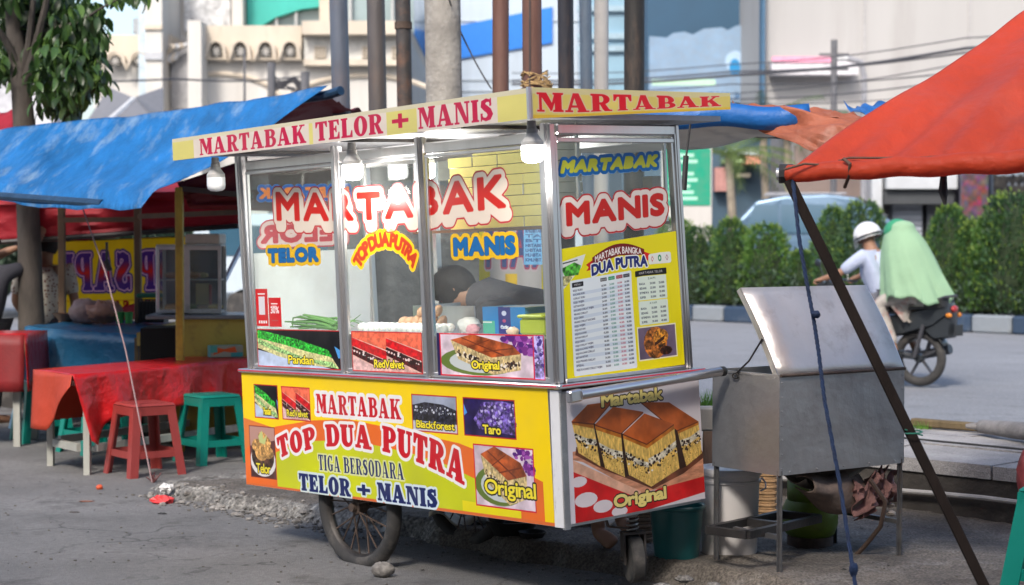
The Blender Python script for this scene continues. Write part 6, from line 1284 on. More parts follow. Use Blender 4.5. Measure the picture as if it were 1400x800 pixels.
o = stool_at(1424, 806, .1, 52, 'teal plastic stool cut off by the right edge of the picture', 1.0); o.location = Vector((gnd(1437, 800, .1).x + .015, 7.05, .08)); o.scale = (1.3, 1.3, 1.04); del o['group']
REDC = mat('red_oilcloth', (.6, .015, .018), .3, 0, .14, 3, .3, 6, transl=.12, coat=.2); REDC_BACKLIT = mat('red_oilcloth_backlit', (.6, .07, .03), .5, 0, .08, 2, .1, 8, transl=.3)  # orange tint paints backlight into the end and rear drops of the red cloth
WOODW = mat('whitewashed_wood', (.38, .38, .34), .7, 0, .25, 5, .2, 30, aniso=(1, 1, .2), dirt=(.12, .12, .1), dirt_amt=.5)
def vis_table():
    t = thing('red_table', 'long low table draped in glossy red oilcloth on the left', 'table', (0, 0, 0))
    F, B = Vector((-2.84, 11.55, .65)), Vector((-3.2, 12.02, .65)); dr = Vector((.52, .85, 0)).normalized(); F2, B2 = F + dr * 2.3, B + dr * 2.3; o_ = Vector((0, 0, -.03))
    m = MB(); m.add([F + o_, F2 + o_, B2 + o_, B + o_, F + o_ * 2, F2 + o_ * 2, B2 + o_ * 2, B + o_ * 2], [[0, 1, 2, 3], [7, 6, 5, 4], [0, 4, 5, 1], [1, 5, 6, 2], [2, 6, 7, 3], [3, 7, 4, 0]]); m.build('tabletop', WOODW, t)
    for (q, dx) in ((F + dr * .12, 0), (B + dr * .12, 0), (F2 - dr * .12, 0), (B2 - dr * .12, 0)):
        m = MB(); m.bar((q.x, q.y, 0), (q.x, q.y, .6), .055, .04); m.build('leg', WOODW, t)
    for (p, q) in ((F, B), (F, F2), (B, B2), (F2, B2)):
        e = (q - p).normalized(); m = MB(); m.bar((p + e * .1 + dr * .1).to_3d().xy.to_3d() + Vector((0, 0, .17)), (q - e * .1 + dr * (.1 if p is F and q is B else 0)).xy.to_3d() + Vector((0, 0, .17)), .03, .05); m.build('stretcher', WOODW, t)
    cl = thing('red_tablecloth', 'shiny red oilcloth with a pointed corner drop over the long table', 'tablecloth', (0, 0, 0))
    up_ = Vector((0, 0, .012)); wdir = (B - F).normalized(); F_, B_2 = F - wdir * .02 - dr * .02, B + wdir * .02 - dr * .02
    def top(u, v): return F_ * (1 - u) * (1 - v) + (F2) * u * (1 - v) + B_2 * (1 - u) * v + B2 * u * v + up_ + Vector((0, 0, .012 * (vn(u * 9, v * 3, 1) - .5)))
    cloth(top, 40, 8, 'cloth_top', REDC, cl)
    def front(u, v):
        L_ = 2.32 * u; drop = .40 - .13 * min(1, L_ / .6) + (.1 * math.exp(-((L_ - .12) / .13) ** 2)) + .05 * (vn(u * 8, 3, 1) - .5); p = F_ + (F2 - F_) * u + up_
        wv = .035 * v * math.sin(L_ * 15 + 1.5 * math.sin(L_ * 4)) + .05 * v * math.exp(-(L_ / .1) ** 2); return p - wdir * (.004 + .03 * v + wv) + Vector((0, 0, -drop * v)) + dr * (.12 * v * max(0, 1 - L_ / .3))
    cloth(front, 90, 12, 'cloth_front_drop', REDC, cl)
    def end(u, v): p = F_ + (B_2 - F_) * u + up_; return p - dr * (.004 + .02 * v + .02 * v * math.sin(u * 9)) + Vector((0, 0, -(.36 * v * min(1, .12 + u * 1.4)) - .03 * v))
    cloth(end, 20, 10, 'cloth_end_drop', REDC_BACKLIT, cl)
    def back(u, v): p = B_2 + (B2 - B_2) * u + up_; return p + wdir * (.004 + .02 * v + .02 * v * math.sin(u * 19)) + Vector((0, 0, -.36 * v))
    cloth(back, 40, 6, 'cloth_rear_drop', REDC_BACKLIT, cl)
    return F, dr, wdir
F, dr, wdir = vis_table()
t = thing('red_table', 'second low table under a red cloth at the left edge, beyond the tree', 'table', at(-10, 455, 13.2).xy.to_3d())
m = MB(); m.box((-.9, 0, .80), (.22, .6, .83)); m.build('tabletop', WOODW, t)
for x in (-.8, .16):
    for y in (.06, .54): m = MB(); m.bar((x, y, 0), (x, y, .8), .05); m.build('leg', WOODW, t)
cl = thing('red_tablecloth', 'red cloth, its front drop darkened for shade, over the table at the left edge', 'tablecloth', t.location)
cloth(lambda u, v: Vector((-.92 + 1.16 * u, -.02 + .64 * v, .835)), 8, 4, 'cloth_top', REDC, cl); cloth(lambda u, v: Vector((-.92 + 1.16 * u, -.02 - .03 * v - .02 * v * math.sin(u * 22), .835 - .42 * v)), 30, 5, 'cloth_front_drop', mat('red_cloth_shaded', (.2, .008, .01), .6), cl); cloth(lambda u, v: Vector((.24 + .02 * v, -.02 + .64 * u, .835 - .42 * v)), 8, 5, 'cloth_end_drop', REDC, cl)  # front drop is the same red cloth with its shade in the colour
o = thing('folding_fan', 'narrow dark table with pale diagonal leg under the far red cloth', 'folding table', at(14, 520, 14.5).xy.to_3d()); m = MB(); m.bar((0, 0, 0), (.12, .1, .6), .05, .02); m.build('leg', mat('pale_blue_leg', (.2, .35, .45), .5), o); m = MB(); m.bar((.22, 0, 0), (.1, .1, .6), .03, .02); m.build('leg', mat('pale_leg', (.4, .38, .32), .5), o); m = MB(); m.box((-.25, -.1, .6), (.35, .4, .63)); m.build('tabletop', WOODW, o); o.name = 'folding_table'
# blue covered serving table
BLC = mat('blue_plastic_sheet', (.02, .13, .26), .3, 0, .2, 2, .2, 9, transl=.1, coat=.15)
t = thing('serving_table', 'serving table wrapped in a dark blue plastic sheet below the banner', 'table', (0, 0, 0)); q0, q1, q2, q3 = Vector((-3.82, 14.0, .85)), Vector((-2.83, 13.55, .81)), Vector((-2.62, 14.75, .85)), Vector((-3.55, 15.1, .87))
m = MB(); cen = (q0 + q1 + q2 + q3) / 4; lo = [Vector((*(p * .97 + cen * .03).xy, 0)) for p in (q0, q1, q2, q3)]; hi = [(p * .98 + cen * .02) - Vector((0, 0, .012)) for p in (q0, q1, q2, q3)]
m.add([p - Vector((0, 0, .02)) for p in hi] + hi, [[3, 2, 1, 0], [4, 5, 6, 7], [0, 1, 5, 4], [1, 2, 6, 5], [2, 3, 7, 6], [3, 0, 4, 7]]); m.build('tabletop', mat('yellow_wood', (.4, .27, .07), .6), t)
for p in lo: m = MB(); m.bar(p, p + Vector((0, 0, .79)), .05); m.build('leg', BRP, t)
cl = thing('plastic_sheet', 'dark blue plastic sheet over the serving table, creased on top', 'sheet', (0, 0, 0))
cloth(quadfn(q0, q1, q2, q3, 0, .02, 9, 9), 24, 16, 'sheet_top', BLC, cl); cloth(lambda u, v: q0.lerp(q1, u) + Vector((.01 * math.sin(u * 25) * v, -.02 * v - .02 * v * math.sin(u * 17), -.62 * v)), 40, 8, 'sheet_front', BLC, cl); cloth(lambda u, v: q0.lerp(q3, u) + Vector((-.02 * v - .02 * v * math.sin(u * 17), 0, -.6 * v)), 20, 8, 'sheet_side', BLC, cl)
m = MB(); m.bar(q1 + Vector((.0, -.02, -.03)), at(246, 447, 14.2), .03, .1); m.build('edge_board', mat('yellow_wood', (.4, .27, .07), .6), t)
# yellow counter and its display case
YC = mat('yellow_counter_paint', (.42, .33, .06), .55, 0, .12, 3, .08, 30, dirt=(.12, .09, .05), dirt_amt=.6, dirt_scale=4)
a = at(246, 431, 13.3); t = thing('yellow_counter', 'worn yellow painted counter beside the cart carrying the display case', 'counter', (a.x, a.y, 0), R(4)); m = MB(); m.box((0, 0, 0), (1.1, .5, a.z - .03)); m.build('cabinet', YC, t); m = MB(); m.box((-.25, -.03, a.z - .03), (1.15, .55, a.z), bev=.006); m.build('counter_top', mat('counter_blue_grey', (.2, .22, .23), .4), t); m = MB(); m.box((-.3, .05, 0), (-.02, .5, a.z - .1)); m.build('recess_shade_block', mat('recess_shade_black', (.012, .011, .01), .9), t)  # black block beside the cabinet paints the shade of its opening
a = at(216, 428, 13.4); t = thing('display_case', 'small white framed glass snack case on the yellow counter', 'display case', a, R(4)); WF = mat('white_frame_paint', (.55, .54, .5), .5, 0, .08, 6, .05, 30, dirt=(.2, .18, .15), dirt_amt=.5, dirt_scale=7); cw, chh, cd = .46, .5, .4
SG = glass_mat('case_glass_small', (.75, .8, .8), .12)
for x in (0, .2, .225, cw):
    m = MB(); m.bar((x, 0, 0), (x, 0, chh), .026, bev=.003); m.build('frame', WF if x > .1 else ALU2, t)
for x in (0, cw): m = MB(); m.bar((x, cd, 0), (x, cd, chh), .026); m.build('frame', WF, t)
for z in (0.013, chh - .013): m = MB(); m.bar((0, 0, z), (.2, 0, z), .024); m.build('frame', ALU2, t); m = MB(); m.bar((.225, -.002, z), (cw, -.002, z), .03); m.build('frame', WF, t)
m = MB(); m.box((-.01, 0, chh), (cw + .01, cd, chh + .012)); m.box((0, 0, 0), (cw, cd, .01)); m.box((0, .05, .24), (cw, cd, .248)); m.build('shelf', WF, t)
m = MB(); m.box((0, cd - .004, 0), (cw, cd, chh)); m.build('back_panel', mat('case_back', (.12, .13, .13), .6), t)
for x0, x1 in ((.013, .19), (.24, cw - .013)): m = MB(); m.box((x0, 0, .02), (x1, .003, chh - .02)); m.build('glass_pane', SG, t)
for k in range(12):
    x, z = random.uniform(.05, cw - .05), (.03, .27)[k % 2]; tag(MB().blob((0, 0, 0), random.uniform(.03, .045), 6, .12, (1.3, 1, .6), seed=k).build('fried_snack', mat('snack_%d' % (k % 3), ((.45, .2, .06), (.5, .4, .12), (.15, .25, .06))[k % 3], .6), smooth=True), ['golden brown fried snack heaped inside the small display case', 'yellowish fried snack inside the small display case', 'green wrapped snack lying inside the small display case'][k % 3], 'snack', 'snacks in the display case').matrix_world = Matrix.Translation(a) @ Matrix.Translation((x, .12 + .1 * (k % 3), z + .01))
m = MB(); m.box((0, 0, 0), (.1, .02, .16), bev=.004); tag(m.build('snack_packet', mat('yellow_packet', (.6, .5, .2), .4)), 'upright yellow and red packet in the display case', 'packet').location = a + Vector((.27, .08, .06))
m = MB(); m.box((0, 0, 0), (.02, .02, .15), bev=.004); tag(m.build('snack_packet', mat('red_packet', (.5, .06, .04), .4)), 'narrow red packet beside the upright yellow one', 'packet').location = a + Vector((.37, .07, .06))
m = MB(); m.box((0, 0, 0), (.26, .3, .08), bev=.008); tag(m.build('cream_box', mat('cream_box', (.5, .46, .38), .6)), 'cream coloured box lying on top of the display case', 'box').location = a + Vector((.2, .03, chh + .014))
c = Canvas(0, .24, 0, .1, 400, (.6, .62, .55)); c.poly([(.02, .02), (.1, .05), (.2, .03), (.18, .09), (.1, .07), (.03, .09)], (.85, .35, .12)); c.rect(.15, .0, .24, .04, (.2, .6, .6)); c.rect(0, .04, .05, .1, (.3, .65, .6))
tb = thing('tissue_box', 'teal and orange tissue box standing on the red table', 'tissue box', F + dr * 1.55 + wdir * .3 + Vector((0, 0, .02)), R(20)); MB().quad((0, 0, 0), (.24, 0, 0), (.24, 0, .085), (0, 0, .085)).build('print', print_mat('tissue', c.px), tb); MB().box((0, .001, 0), (.24, .12, .084)).build('carton', mat('tissue_teal', (.12, .4, .4), .5), tb)
tag(MB().lathe([(0, 0), (.03, 0), (.03, .07), (.022, .085), (0, .085)], 14).build('sauce_jar', mat('red_jar', (.4, .04, .03), .35), smooth=30), 'small red capped jar right of the tissue box', 'jar').location = F + dr * 1.9 + wdir * .3 + Vector((0, 0, .02))
def blue_table_pt(px, py, d): p = at(px, py, d); return Vector((p.x, p.y, .865))
BAG = mat('translucent_bag', (.4, .28, .26), .35, 0, .3, 9, .3, 20, transl=.3)
tag(MB().blob((0, 0, .09), .12, 9, .12, (1.15, .9, .85), seed=31).build('plastic_bag', BAG, smooth=50), 'pinkish clear plastic bag of crackers on the blue table, left one', 'bag').location = blue_table_pt(118, 430, 14.5); tag(MB().blob((0, 0, .09), .11, 9, .2, (1.3, .9, .8), seed=32).build('plastic_bag', mat('bag_brown', (.3, .15, .1), .4, 0, .4, 12, .3, 20), smooth=50), 'brown speckled bag of crackers right of the pinkish bag', 'bag').location = blue_table_pt(143, 430, 14.4)
GRNP = PLB('green_plastic', (.05, .3, .06))
for px, lb in ((164, 'green plastic tumbler on the blue table, left one'), (176, 'green plastic tumbler on the blue table, right one by the crate')): tag(MB().lathe([(0, 0), (.028, 0), (.036, .09), (.033, .09), (.026, .01), (0, .01)], 16).build('tumbler', GRNP, smooth=30), lb, 'tumbler').location = blue_table_pt(px, 430, 14.3)
t = thing('black_crate', 'black basket crate with a dark green lid beside the display case', 'crate', blue_table_pt(190, 430, 14.4)); m = MB()
for k in range(8): m.bar((k * .028, 0, 0), (k * .028, 0, .19), .012); m.bar((0, 0, .02 + k * .024), (.2, 0, .02 + k * .024), .01, .008)
m.box((0, .01, 0), (.2, .2, .17)); m.build('crate_body', mat('black_plastic', (.02, .02, .02), .5), t); MB().box((-.02, -.02, .2), (.22, .22, .235), bev=.01).build('lid', mat('dark_green_lid', (.01, .13, .07), .4), t)
m = MB(); m.add([(-.28, 0, 0), (.2, 0, 0), (.2, .15, 0), (.18, .05, .17), (-.2, .05, .06)], [[0, 1, 3, 4], [1, 2, 3], [0, 4, 3, 2], [0, 2, 1]]); tag(m.build('folded_cloth', DKRED), 'folded dark red cloth piled behind the cracker bags', 'cloth').location = blue_table_pt(172, 428, 14.9)
m = MB(); m.lathe([(0, 0), (.05, 0), (.11, .07), (.105, .07), (.045, .008), (0, .008)], 18); tag(m.build('bowl', mat('brown_bowl', (.1, .05, .03), .4), smooth=30), 'dark brown bowl at the left end of the blue table', 'bowl').location = blue_table_pt(90, 434, 14.6)
# cord with a weight hanging from the eave, running to the ground
m = MB(); m.tube([at(113, 285, 11.9), at(145, 375, 11.75), at(172, 480, 11.6), at(208, 660, 11.3)], .005, 6); tag(m.build('guy_cord', mat('cord_pink', (.3, .2, .2), .7)), 'thin pinkish cord running from the blue canopy down to the ground', 'cord')
m = MB(); m.tube([at(146, 331, 13), at(146, 356, 13), at(151, 368, 13)], .01, 6); m.tube([at(145, 356, 13), at(150, 370, 13)], .022, 8); tag(m.build('hanging_plug', DARKST), 'small dark plug hanging on a wire in front of the banner', 'plug')
m = MB()
for k in range(10): m.tube([(0, 0, 0), (random.gauss(0, .03), random.gauss(0, .02), random.uniform(.02, .07))], .004, 4)
tag(m.build('rope_end', mat('frayed_rope', (.15, .05, .05), .8)), 'frayed reddish rope end tied at the foot of the thin cord', 'rope').location = gnd(210, 660, 0)

# ------------------------------------------------------------------ tree on the left
tr = thing('street_tree', 'broadleaf tree with long drooping leaves over the blue canopy', 'tree', (at(40, 400, 15).x, 15.0, PZ - .06)); tb_ = Vector(tr.location)
tp = [at(x, y, 15) - tb_ for x, y in ((44, 470), (42, 400), (40, 330), (37, 250), (33, 170), (27, 100), (20, 40), (14, -60))]; tp[0] = Vector((tp[0].x, 0, 0))
m = MB(); m.tube([tp[0], tp[1], tp[2], tp[3], tp[4], tp[5], tp[6], tp[7]], [.13, .105, .1, .097, .094, .08, .075, .05], 12); m.build('trunk', BARK, tr, smooth=True)
for pts, r_ in ((((30, 130), (50, 60), (62, 10), (75, -60)), .05), (((30, 110), (40, 60), (46, 0)), .04), (((40, 55), (70, 40), (110, 30), (140, 10), (190, -15)), .022), (((30, 100), (10, 60), (-10, 30)), .04), (((50, 60), (75, 75), (95, 85)), .015), (((60, 30), (90, 50), (120, 70)), .012)):
    m = MB(); m.tube([at(x, y, 15 - k * .12) - tb_ for k, (x, y) in enumerate(pts)], [r_ * (1 - .2 * k) for k in range(len(pts))], 7); m.build('branch', BARK, tr, smooth=True)
LEAFM = [mat('tree_leaf_%d' % k, c_, .38, 0, .3, 5, 0, 10, transl=.35, spec=.6) for k, c_ in enumerate(((.03, .065, .018), (.055, .12, .028), (.11, .2, .04)))]
lmesh = []
for k in range(3):
    m = MB(); vs = []; n_ = 5
    for i in range(n_ + 1):
        t_ = i / n_; wv = .034 * math.sin(math.pi * min(1, t_ * .92 + .04)) ** .8; z = -.175 * t_ ** 1.1; y = .045 * math.sin(t_ * 2.2 + k * .3)
        vs += [(-wv, y + .008, z), (0, y, z), (wv, y + .008, z)]
    fs = []
    for i in range(n_):
        for j in range(2): a = i * 3 + j; fs.append([a, a + 1, a + 4, a + 3])
    m.add(vs, fs); lmesh.append(m.mesh('leaf', LEAFM[k], True))
clu = [(25, 30, 30, 40, 15.7), (60, 20, 34, 34, 15.5), (70, 80, 34, 40, 15.3), (70, 10, 48, 30, 15.2), (100, 60, 44, 42, 14.9), (80, 110, 40, 40, 14.7), (118, 100, 28, 40, 14.8), (60, 60, 36, 60, 15.4), (130, 40, 18, 26, 15.0), (10, 30, 22, 50, 15.3), (12, 90, 12, 28, 15.2), (8, -10, 40, 20, 15), (175, -4, 34, 10, 14.6), (130, 115, 16, 20, 14.7), (66, 140, 16, 26, 15), (95, 150, 14, 22, 14.8), (20, 0, 50, 30, 15.6), (0, 50, 24, 40, 15.8), (-10, 100, 14, 20, 15)]
def leafpt(rg):
    q = rg.choices(clu, [c_[2] * c_[3] for c_ in clu])[0]; a = rg.uniform(0, 6.28); r = math.sqrt(rg.random()); return at(q[0] + q[2] * r * math.cos(a), q[1] + q[3] * r * math.sin(a) - 12, q[4] + rg.uniform(-.35, .35)) - tb_
rg = random.Random(3); cnt = 0; back = MB()
lv = [[v.co.copy() for v in me.vertices] for me in lmesh]; lf = [list(p.vertices) for p in lmesh[0].polygons]
for k in range(2700):
    p = leafpt(rg); M_ = Matrix.Translation(p) @ Matrix.Rotation(rg.uniform(0, 6.28), 4, 'Z') @ Matrix.Rotation(R(rg.gauss(8, 24)), 4, 'X') @ Matrix.Rotation(rg.uniform(-.4, .4), 4, 'Y') @ Matrix.Scale(rg.uniform(.55, 1.0), 4)
    if p.y < -.12 and cnt < 298:
        o = bpy.data.objects.new('leaf', lmesh[rg.choices((0, 1, 2), (4, 4, 3))[0]]); COL.objects.link(o); o.parent = tr; o.matrix_local = M_; cnt += 1
    else:
        kk = rg.choices((0, 1, 2), (6, 3, 1))[0]; back.m = kk; back.add([M_ @ v for v in lv[kk]], lf)
back.build('foliage', LEAFM, tr, smooth=True, kind='stuff')

# ------------------------------------------------------------------ pale canopy with blue edge behind the cart
cn = thing('pale_canopy', 'pale grey canopy sheet edged in blue behind the right of the cart', 'canopy', (0, 0, 0)); LINEN = mat('pale_canopy_cloth', (.5, .47, .43), .7, 0, .12, 2, .1, 12, transl=.35, dirt=(.25, .22, .2), dirt_amt=.4)
a, b, q, d = at(700, 161, 9.4), at(1106, 164, 9.4), at(1112, 186, 11.6), at(690, 216, 12.4)
cloth(quadfn(a, b, q, d, .04, .06, 6, 4), 40, 16, 'canopy_sheet', LINEN, cn)
BLE = mat('blue_edge_cloth', (.015, .13, .42), .45, 0, .15, 3, .15, 12, transl=.1)
cloth(lambda u, v: a.lerp(b, u) + Vector((0, -.03 * math.sin(v * 3.1), .075 - .12 * v + .01 * math.sin(u * 20))), 40, 4, 'blue_edge', BLE, cn)
cloth(lambda u, v: b.lerp(at(1126, 196, 9.5), v) + Vector((-.13 * u * (1 - v) , .05 * u, .06 * (1 - v) - .02 * u)), 6, 8, 'blue_corner_flap', BLE, cn)
m = MB(); m.tube([at(936, 160, 9.4), at(1030, 186, 11.5), at(1110, 190, 11.8)], .012, 6); m.tube([a, b], .015, 8); m.build('canopy_cord', DARKST, cn)
m = MB(); m.tube([at(944, 168, 8.9), at(938, 215, 8.9)], .006, 6); m.build('hook_wire', DARKST); o = bpy.data.objects['hook_wire']; m = MB(); m.tube([at(938, 213, 8.9), at(935, 260, 8.9)], .014, 8); m.build('handle', mat('black_plastic', (.02, .02, .02), .5), o); tag(o, 'wire hook with black handle hanging beside the rear post of the cart', 'hook')
of = thing('orange_tarp', 'crumpled orange tarpaulin folded over the end of the pale canopy', 'tarp', (0, 0, 0)); ORT = mat('orange_tarp_cloth', (.42, .13, .07), .6, 0, .2, 4, .3, 12, transl=.3, dirt=(.55, .4, .34), dirt_amt=.5, dirt_scale=3)
cloth(quadfn(at(985, 148, 9.6), at(1182, 158, 9.2), at(1185, 215, 9.0), at(1100, 205, 9.2), 0, .035, 4, 5, 3, lambda u, v: .03 * math.sin(v * 9 + u * 5)), 40, 24, 'tarpaulin', ORT, of); cloth(quadfn(at(1000, 144, 9.9), at(1120, 148, 9.9), at(1190, 165, 9.5), at(1040, 160, 9.5), 0, .04, 9, 9, 5), 30, 12, 'tarpaulin_fold', ORT, of)
cloth(quadfn(at(1155, 147, 10.5), at(1215, 140, 10.3), at(1240, 170, 9.8), at(1190, 165, 9.8), 0, .06, 5, 5, 5), 14, 8, 'blue_tarp_scrap', BLE); tag(bpy.data.objects['blue_tarp_scrap'], 'scrap of blue tarpaulin peeping between orange and red tarps', 'tarp')
# ------------------------------------------------------------------ big red canopy on the right with its strut and rope
rt = thing('red_canopy', 'large bright red tarpaulin canopy at the right rolled round its edge pole', 'canopy', (0, 0, 0))
e0, e1 = at(1082, 232, 7.0), at(1500, 206, 6.3); t0, t1 = at(1500, -62, 8.3), at(1700, -60, 7.0)
def redf(u, v):
    p = (e0 * (1 - u) + e1 * u) * (1 - v) + (t0 * (1 - u) + t1 * u) * v
    fold_ = .03 * math.sin((u * 1.6 + v * .5) * 9) * (v * (1 - v)) * 3 + .02 * math.sin(u * 38 + v * 9) * (1 - v) ** 3 + .03 * (vn(u * 5, v * 7, 1) - .5); return p + Vector((0, 0, fold_ - .035 * math.sin(math.pi * v) * (1 - .2 * u)))
cloth(redf, 70, 50, 'tarpaulin', REDT, rt, .002)
m = MB(); a, b = at(1078, 237, 7.0), at(1520, 214, 6.25); n_ = 30; m.tube([a.lerp(b, k / n_) + Vector((0, 0, -.004 * math.sin(k))) for k in range(n_ + 1)], [.034 + .012 * k / n_ for k in range(n_ + 1)], 14); m.build('rolled_edge', REDT, rt, smooth=True)
m = MB(); m.tube([at(1062, 238, 7.02), a + Vector((.03, 0, 0))], .024, 12); m.build('edge_pole', ALU2, rt, smooth=30)
m = MB()
for k in range(7): 
    cc = at(1066 + k * 2.6, 237.5, 7.02); m.tube([cc + Vector((.004 * math.sin(q), math.cos(q * .7) * .034, math.sin(q * .7) * .034)) for q in range(10)], .006, 5)
m.build('rope_lashing', mat('black_rope', (.03, .028, .03), .8), rt)
m = MB(); m.tube([at(1072, 232, 6.93), at(1100, 224, 6.9), at(1130, 226, 6.9), at(1160, 216, 6.85), at(1250, 216, 6.78), at(1330, 212, 6.6), at(1440, 206, 6.4)], .005, 6); m.tube([at(1153, 217, 6.82), at(1162, 224, 6.8), at(1161, 240, 6.82), at(1155, 256, 6.9)], .007, 6); m.build('edge_cord', mat('brown_cord', (.12, .06, .04), .8), rt, smooth=True)
m = MB(); m.tube([at(1290, 238, 6.7), at(1289, 262, 6.7), at(1292, 280, 6.7)], [.012, .018, .006], 7); m.build('hanging_strap', mat('black_rope', (.03, .028, .03), .8), rt)
m = MB(); m.bar(at(1078, 246, 7.0), at(1362, 836, 6.95), .064, .04, bev=.004); so = m.build('prop_strut', mat('dark_bamboo', (.02, .014, .012), .7, .0, .3, 6, .15, 40, aniso=(1, 1, .2), dirt=(.05, .035, .03), dirt_amt=.3, dirt_scale=5, spec=.15)); tag(so, 'dark square steel strut slanting down from the red canopy pole', 'strut')
m = MB(); cc = at(1247, 594, 6.96); m.tube([cc + Vector((.034 * math.cos(q * .9), -.03 + .03 * math.sin(q * .9), .0 + .002 * q)) for q in range(12)], .003, 5); m.build('green_wire', mat('green_wire', (.02, .18, .12), .5), so)
def rope(pts, r, m_, name, label, twist=60):
    P = [Vector(p) for p in pts]; path = []
    for i in range(len(P) - 1):
        for k in range(12): path.append(P[i].lerp(P[i + 1], k / 12))
    path.append(P[-1]); mb = MB()
    for ph in (0, 2.1, 4.2):
        mb.tube([p + Vector((r * .55 * math.cos(ph + k * 1.05), r * .55 * math.sin(ph + k * 1.05), 0)) for k, p in enumerate(path)], r * .62, 6)
    return tag(mb.build(name, m_, smooth=True), label, 'rope')
BR = mat('blue_rope', (.008, .022, .065), .8, 0, .4, 30, .3, 60)
rope([at(1084, 246, 6.97), at(1093, 330, 6.9), at(1104, 392, 6.86), at(1113, 440, 6.83), at(1119, 480, 6.8), at(1127, 545, 6.75), at(1148, 660, 6.65), at(1171, 810, 6.45)], .0075, BR, 'twisted_rope', 'twisted navy blue rope hanging from the red canopy in front of the steel box')
ro = bpy.data.objects['twisted_rope']; m = MB(); m.blob(at(1115, 430, 6.82), .016, 7, .2, (1.1, 1, .9), seed=2); m.build('knot', BR, ro, smooth=True); m = MB(); m.blob(at(1167, 778, 6.48), .015, 7, .2, (1.1, 1, 1.8), seed=4); m.build('knot', BR, ro, smooth=True)

# ------------------------------------------------------------------ steel box on legs
GAL = mat('galvanised_sheet', (.36, .355, .36), .42, .7, .12, 2.5, .06, 8, dirt=(.22, .19, .18), dirt_amt=.55, dirt_scale=3)
LIDM = mat('scuffed_lid_sheet', (.5, .47, .46), .42, .6, .12, 3, .08, 8, dirt=(.26, .21, .19), dirt_amt=.55, dirt_scale=5)
IRON = mat('grey_angle_iron', (.13, .13, .135), .55, .5, .3, 8, .15, 40, dirt=(.2, .12, .08), dirt_amt=.5, dirt_scale=6)
ux, uy = Vector((.63, .45, 0)).normalized(), Vector((-.45, .63, 0)).normalized(); bo = Vector((1.157, 7.70, .08)); lx, ly = .78, .43
MBX = Matrix((ux, uy, Vector((0, 0, 1)))).transposed().to_4x4(); MBX.translation = bo
sb = thing('steel_box', 'open galvanised steel box on angle iron legs at the right', 'metal box', M=MBX); z0, z1 = .44, .872
for nm, lo, hi in (('front_panel', (0, 0, z0), (lx, .004, z1)), ('rear_panel', (0, ly - .004, z0), (lx, ly, z1)), ('side_panel', (-.003, .0, z0), (.001, ly, z1)), ('side_panel', (lx - .001, 0, z0), (lx + .003, ly, z1)), ('floor_panel', (.002, .002, z0 + .01), (lx - .002, ly - .002, z0 + .014))): MB().box(lo, hi).build(nm, GAL, sb)
m = MB(); m.bar((0, 0, z1), (0, ly, z1), .012); m.bar((0, ly, z1), (lx, ly, z1), .012); m.bar((lx, 0, z1), (lx, ly, z1), .012); m.build('rolled_rim', GAL, sb)
for x, y in ((.012, .012), (lx - .012, .012), (.012, ly - .012), (lx - .012, ly - .012)):
    m = MB(); m.bar((x, y, 0), (x, y, z0 + .02), .03, .004); m.bar((x, y, 0), (x, y, z0 + .02), .004, .03); m.bar((x, y, 0), (x, y, .006), .032); m.build('leg', IRON, sb)
for k, (x0_, y0_, x1_, y1_) in enumerate(((.012, .012, .012, ly - .012), (lx - .012, .012, lx - .012, ly - .012), (.012, ly - .012, lx - .012, ly - .012))): m = MB(); m.bar((x0_, y0_, .17), (x1_, y1_, .17), .025, .02); m.build('rail', IRON, sb)
for k in range(14):
    m = MB(); zz = z0 + .03 + (k % 7) * .062; xx = .012 if k < 7 else lx - .012
    m.blob((xx, .0005, zz), .004, 4); m.build('rivet', GAL, sb)
for k in range(5): m = MB(); m.blob((.06 + k * .165, -.001, z0 + .015), .004, 4); m.build('rivet', GAL, sb)
th = R(56); LW = .45
def lidf(u, v): w_ = LW * v; b_ = .03 * math.sin(math.pi * v) ; return Vector((-.005 + (lx + .01) * u, -.004 + w_ * math.cos(th) - b_ * math.sin(th) * .35 + .012 * (1 - v), z1 + .004 + w_ * math.sin(th) + b_ * .2))
m = MB(); m.sheet(lidf, 6, 10); lo_ = m.build('lid', LIDM, sb, smooth=True); s_ = lo_.modifiers.new('s', 'SOLIDIFY'); s_.thickness = .004
for u in (0, 1):
    m = MB()
    for k in range(10):
        a, b = lidf(u, k / 10), lidf(u, (k + 1) / 10); n_ = Vector((0, math.sin(th), -math.cos(th))) * .028; m.add([a, b, b + n_, a + n_, *(v + Vector((.004, 0, 0)) for v in (a, b, b + n_, a + n_))], [[0, 1, 2, 3], [7, 6, 5, 4], [0, 4, 5, 1], [1, 5, 6, 2], [2, 6, 7, 3], [3, 7, 4, 0]])
    m.build('lid_rim', ALU2, lo_)
m = MB(); m.tube([(0, -.006, z1 + .002), (lx, -.006, z1 + .002)], .007, 8); m.build('hinge', RUST, sb)
m = MB(); a, b = lidf(0, .42) + Vector((-.006, 0, -.01)), Vector((-.012, ly * .62, z1 - .005)); m.tube([a, a.lerp(b, .5) - Vector((0, 0, .02)), b], .0045, 5); m.tube([b + Vector((-.002, .02 * math.cos(k), .012 * math.sin(k) - .01)) for k in range(7)], .004, 5); m.build('lid_chain', DARKST, sb)
# tray of angle iron resting on the rails
t = thing('angle_iron_frame', 'dark rectangular angle iron frame resting under the steel box', 'metal frame', M=MBX @ Matrix.Translation((-.02, .10, .185)) @ Matrix.Rotation(R(14), 4, 'Z'))
for a, b in (((-.1, 0, 0), (.5, 0, 0)), ((-.1, .2, 0), (.5, .2, 0)), ((-.1, 0, 0), (-.1, .2, 0)), ((.5, 0, 0), (.5, .2, 0)), ((.2, 0, 0), (.2, .2, 0))): m = MB(); m.bar(a, b, .03, .035); m.build('bar', DARKST, t)
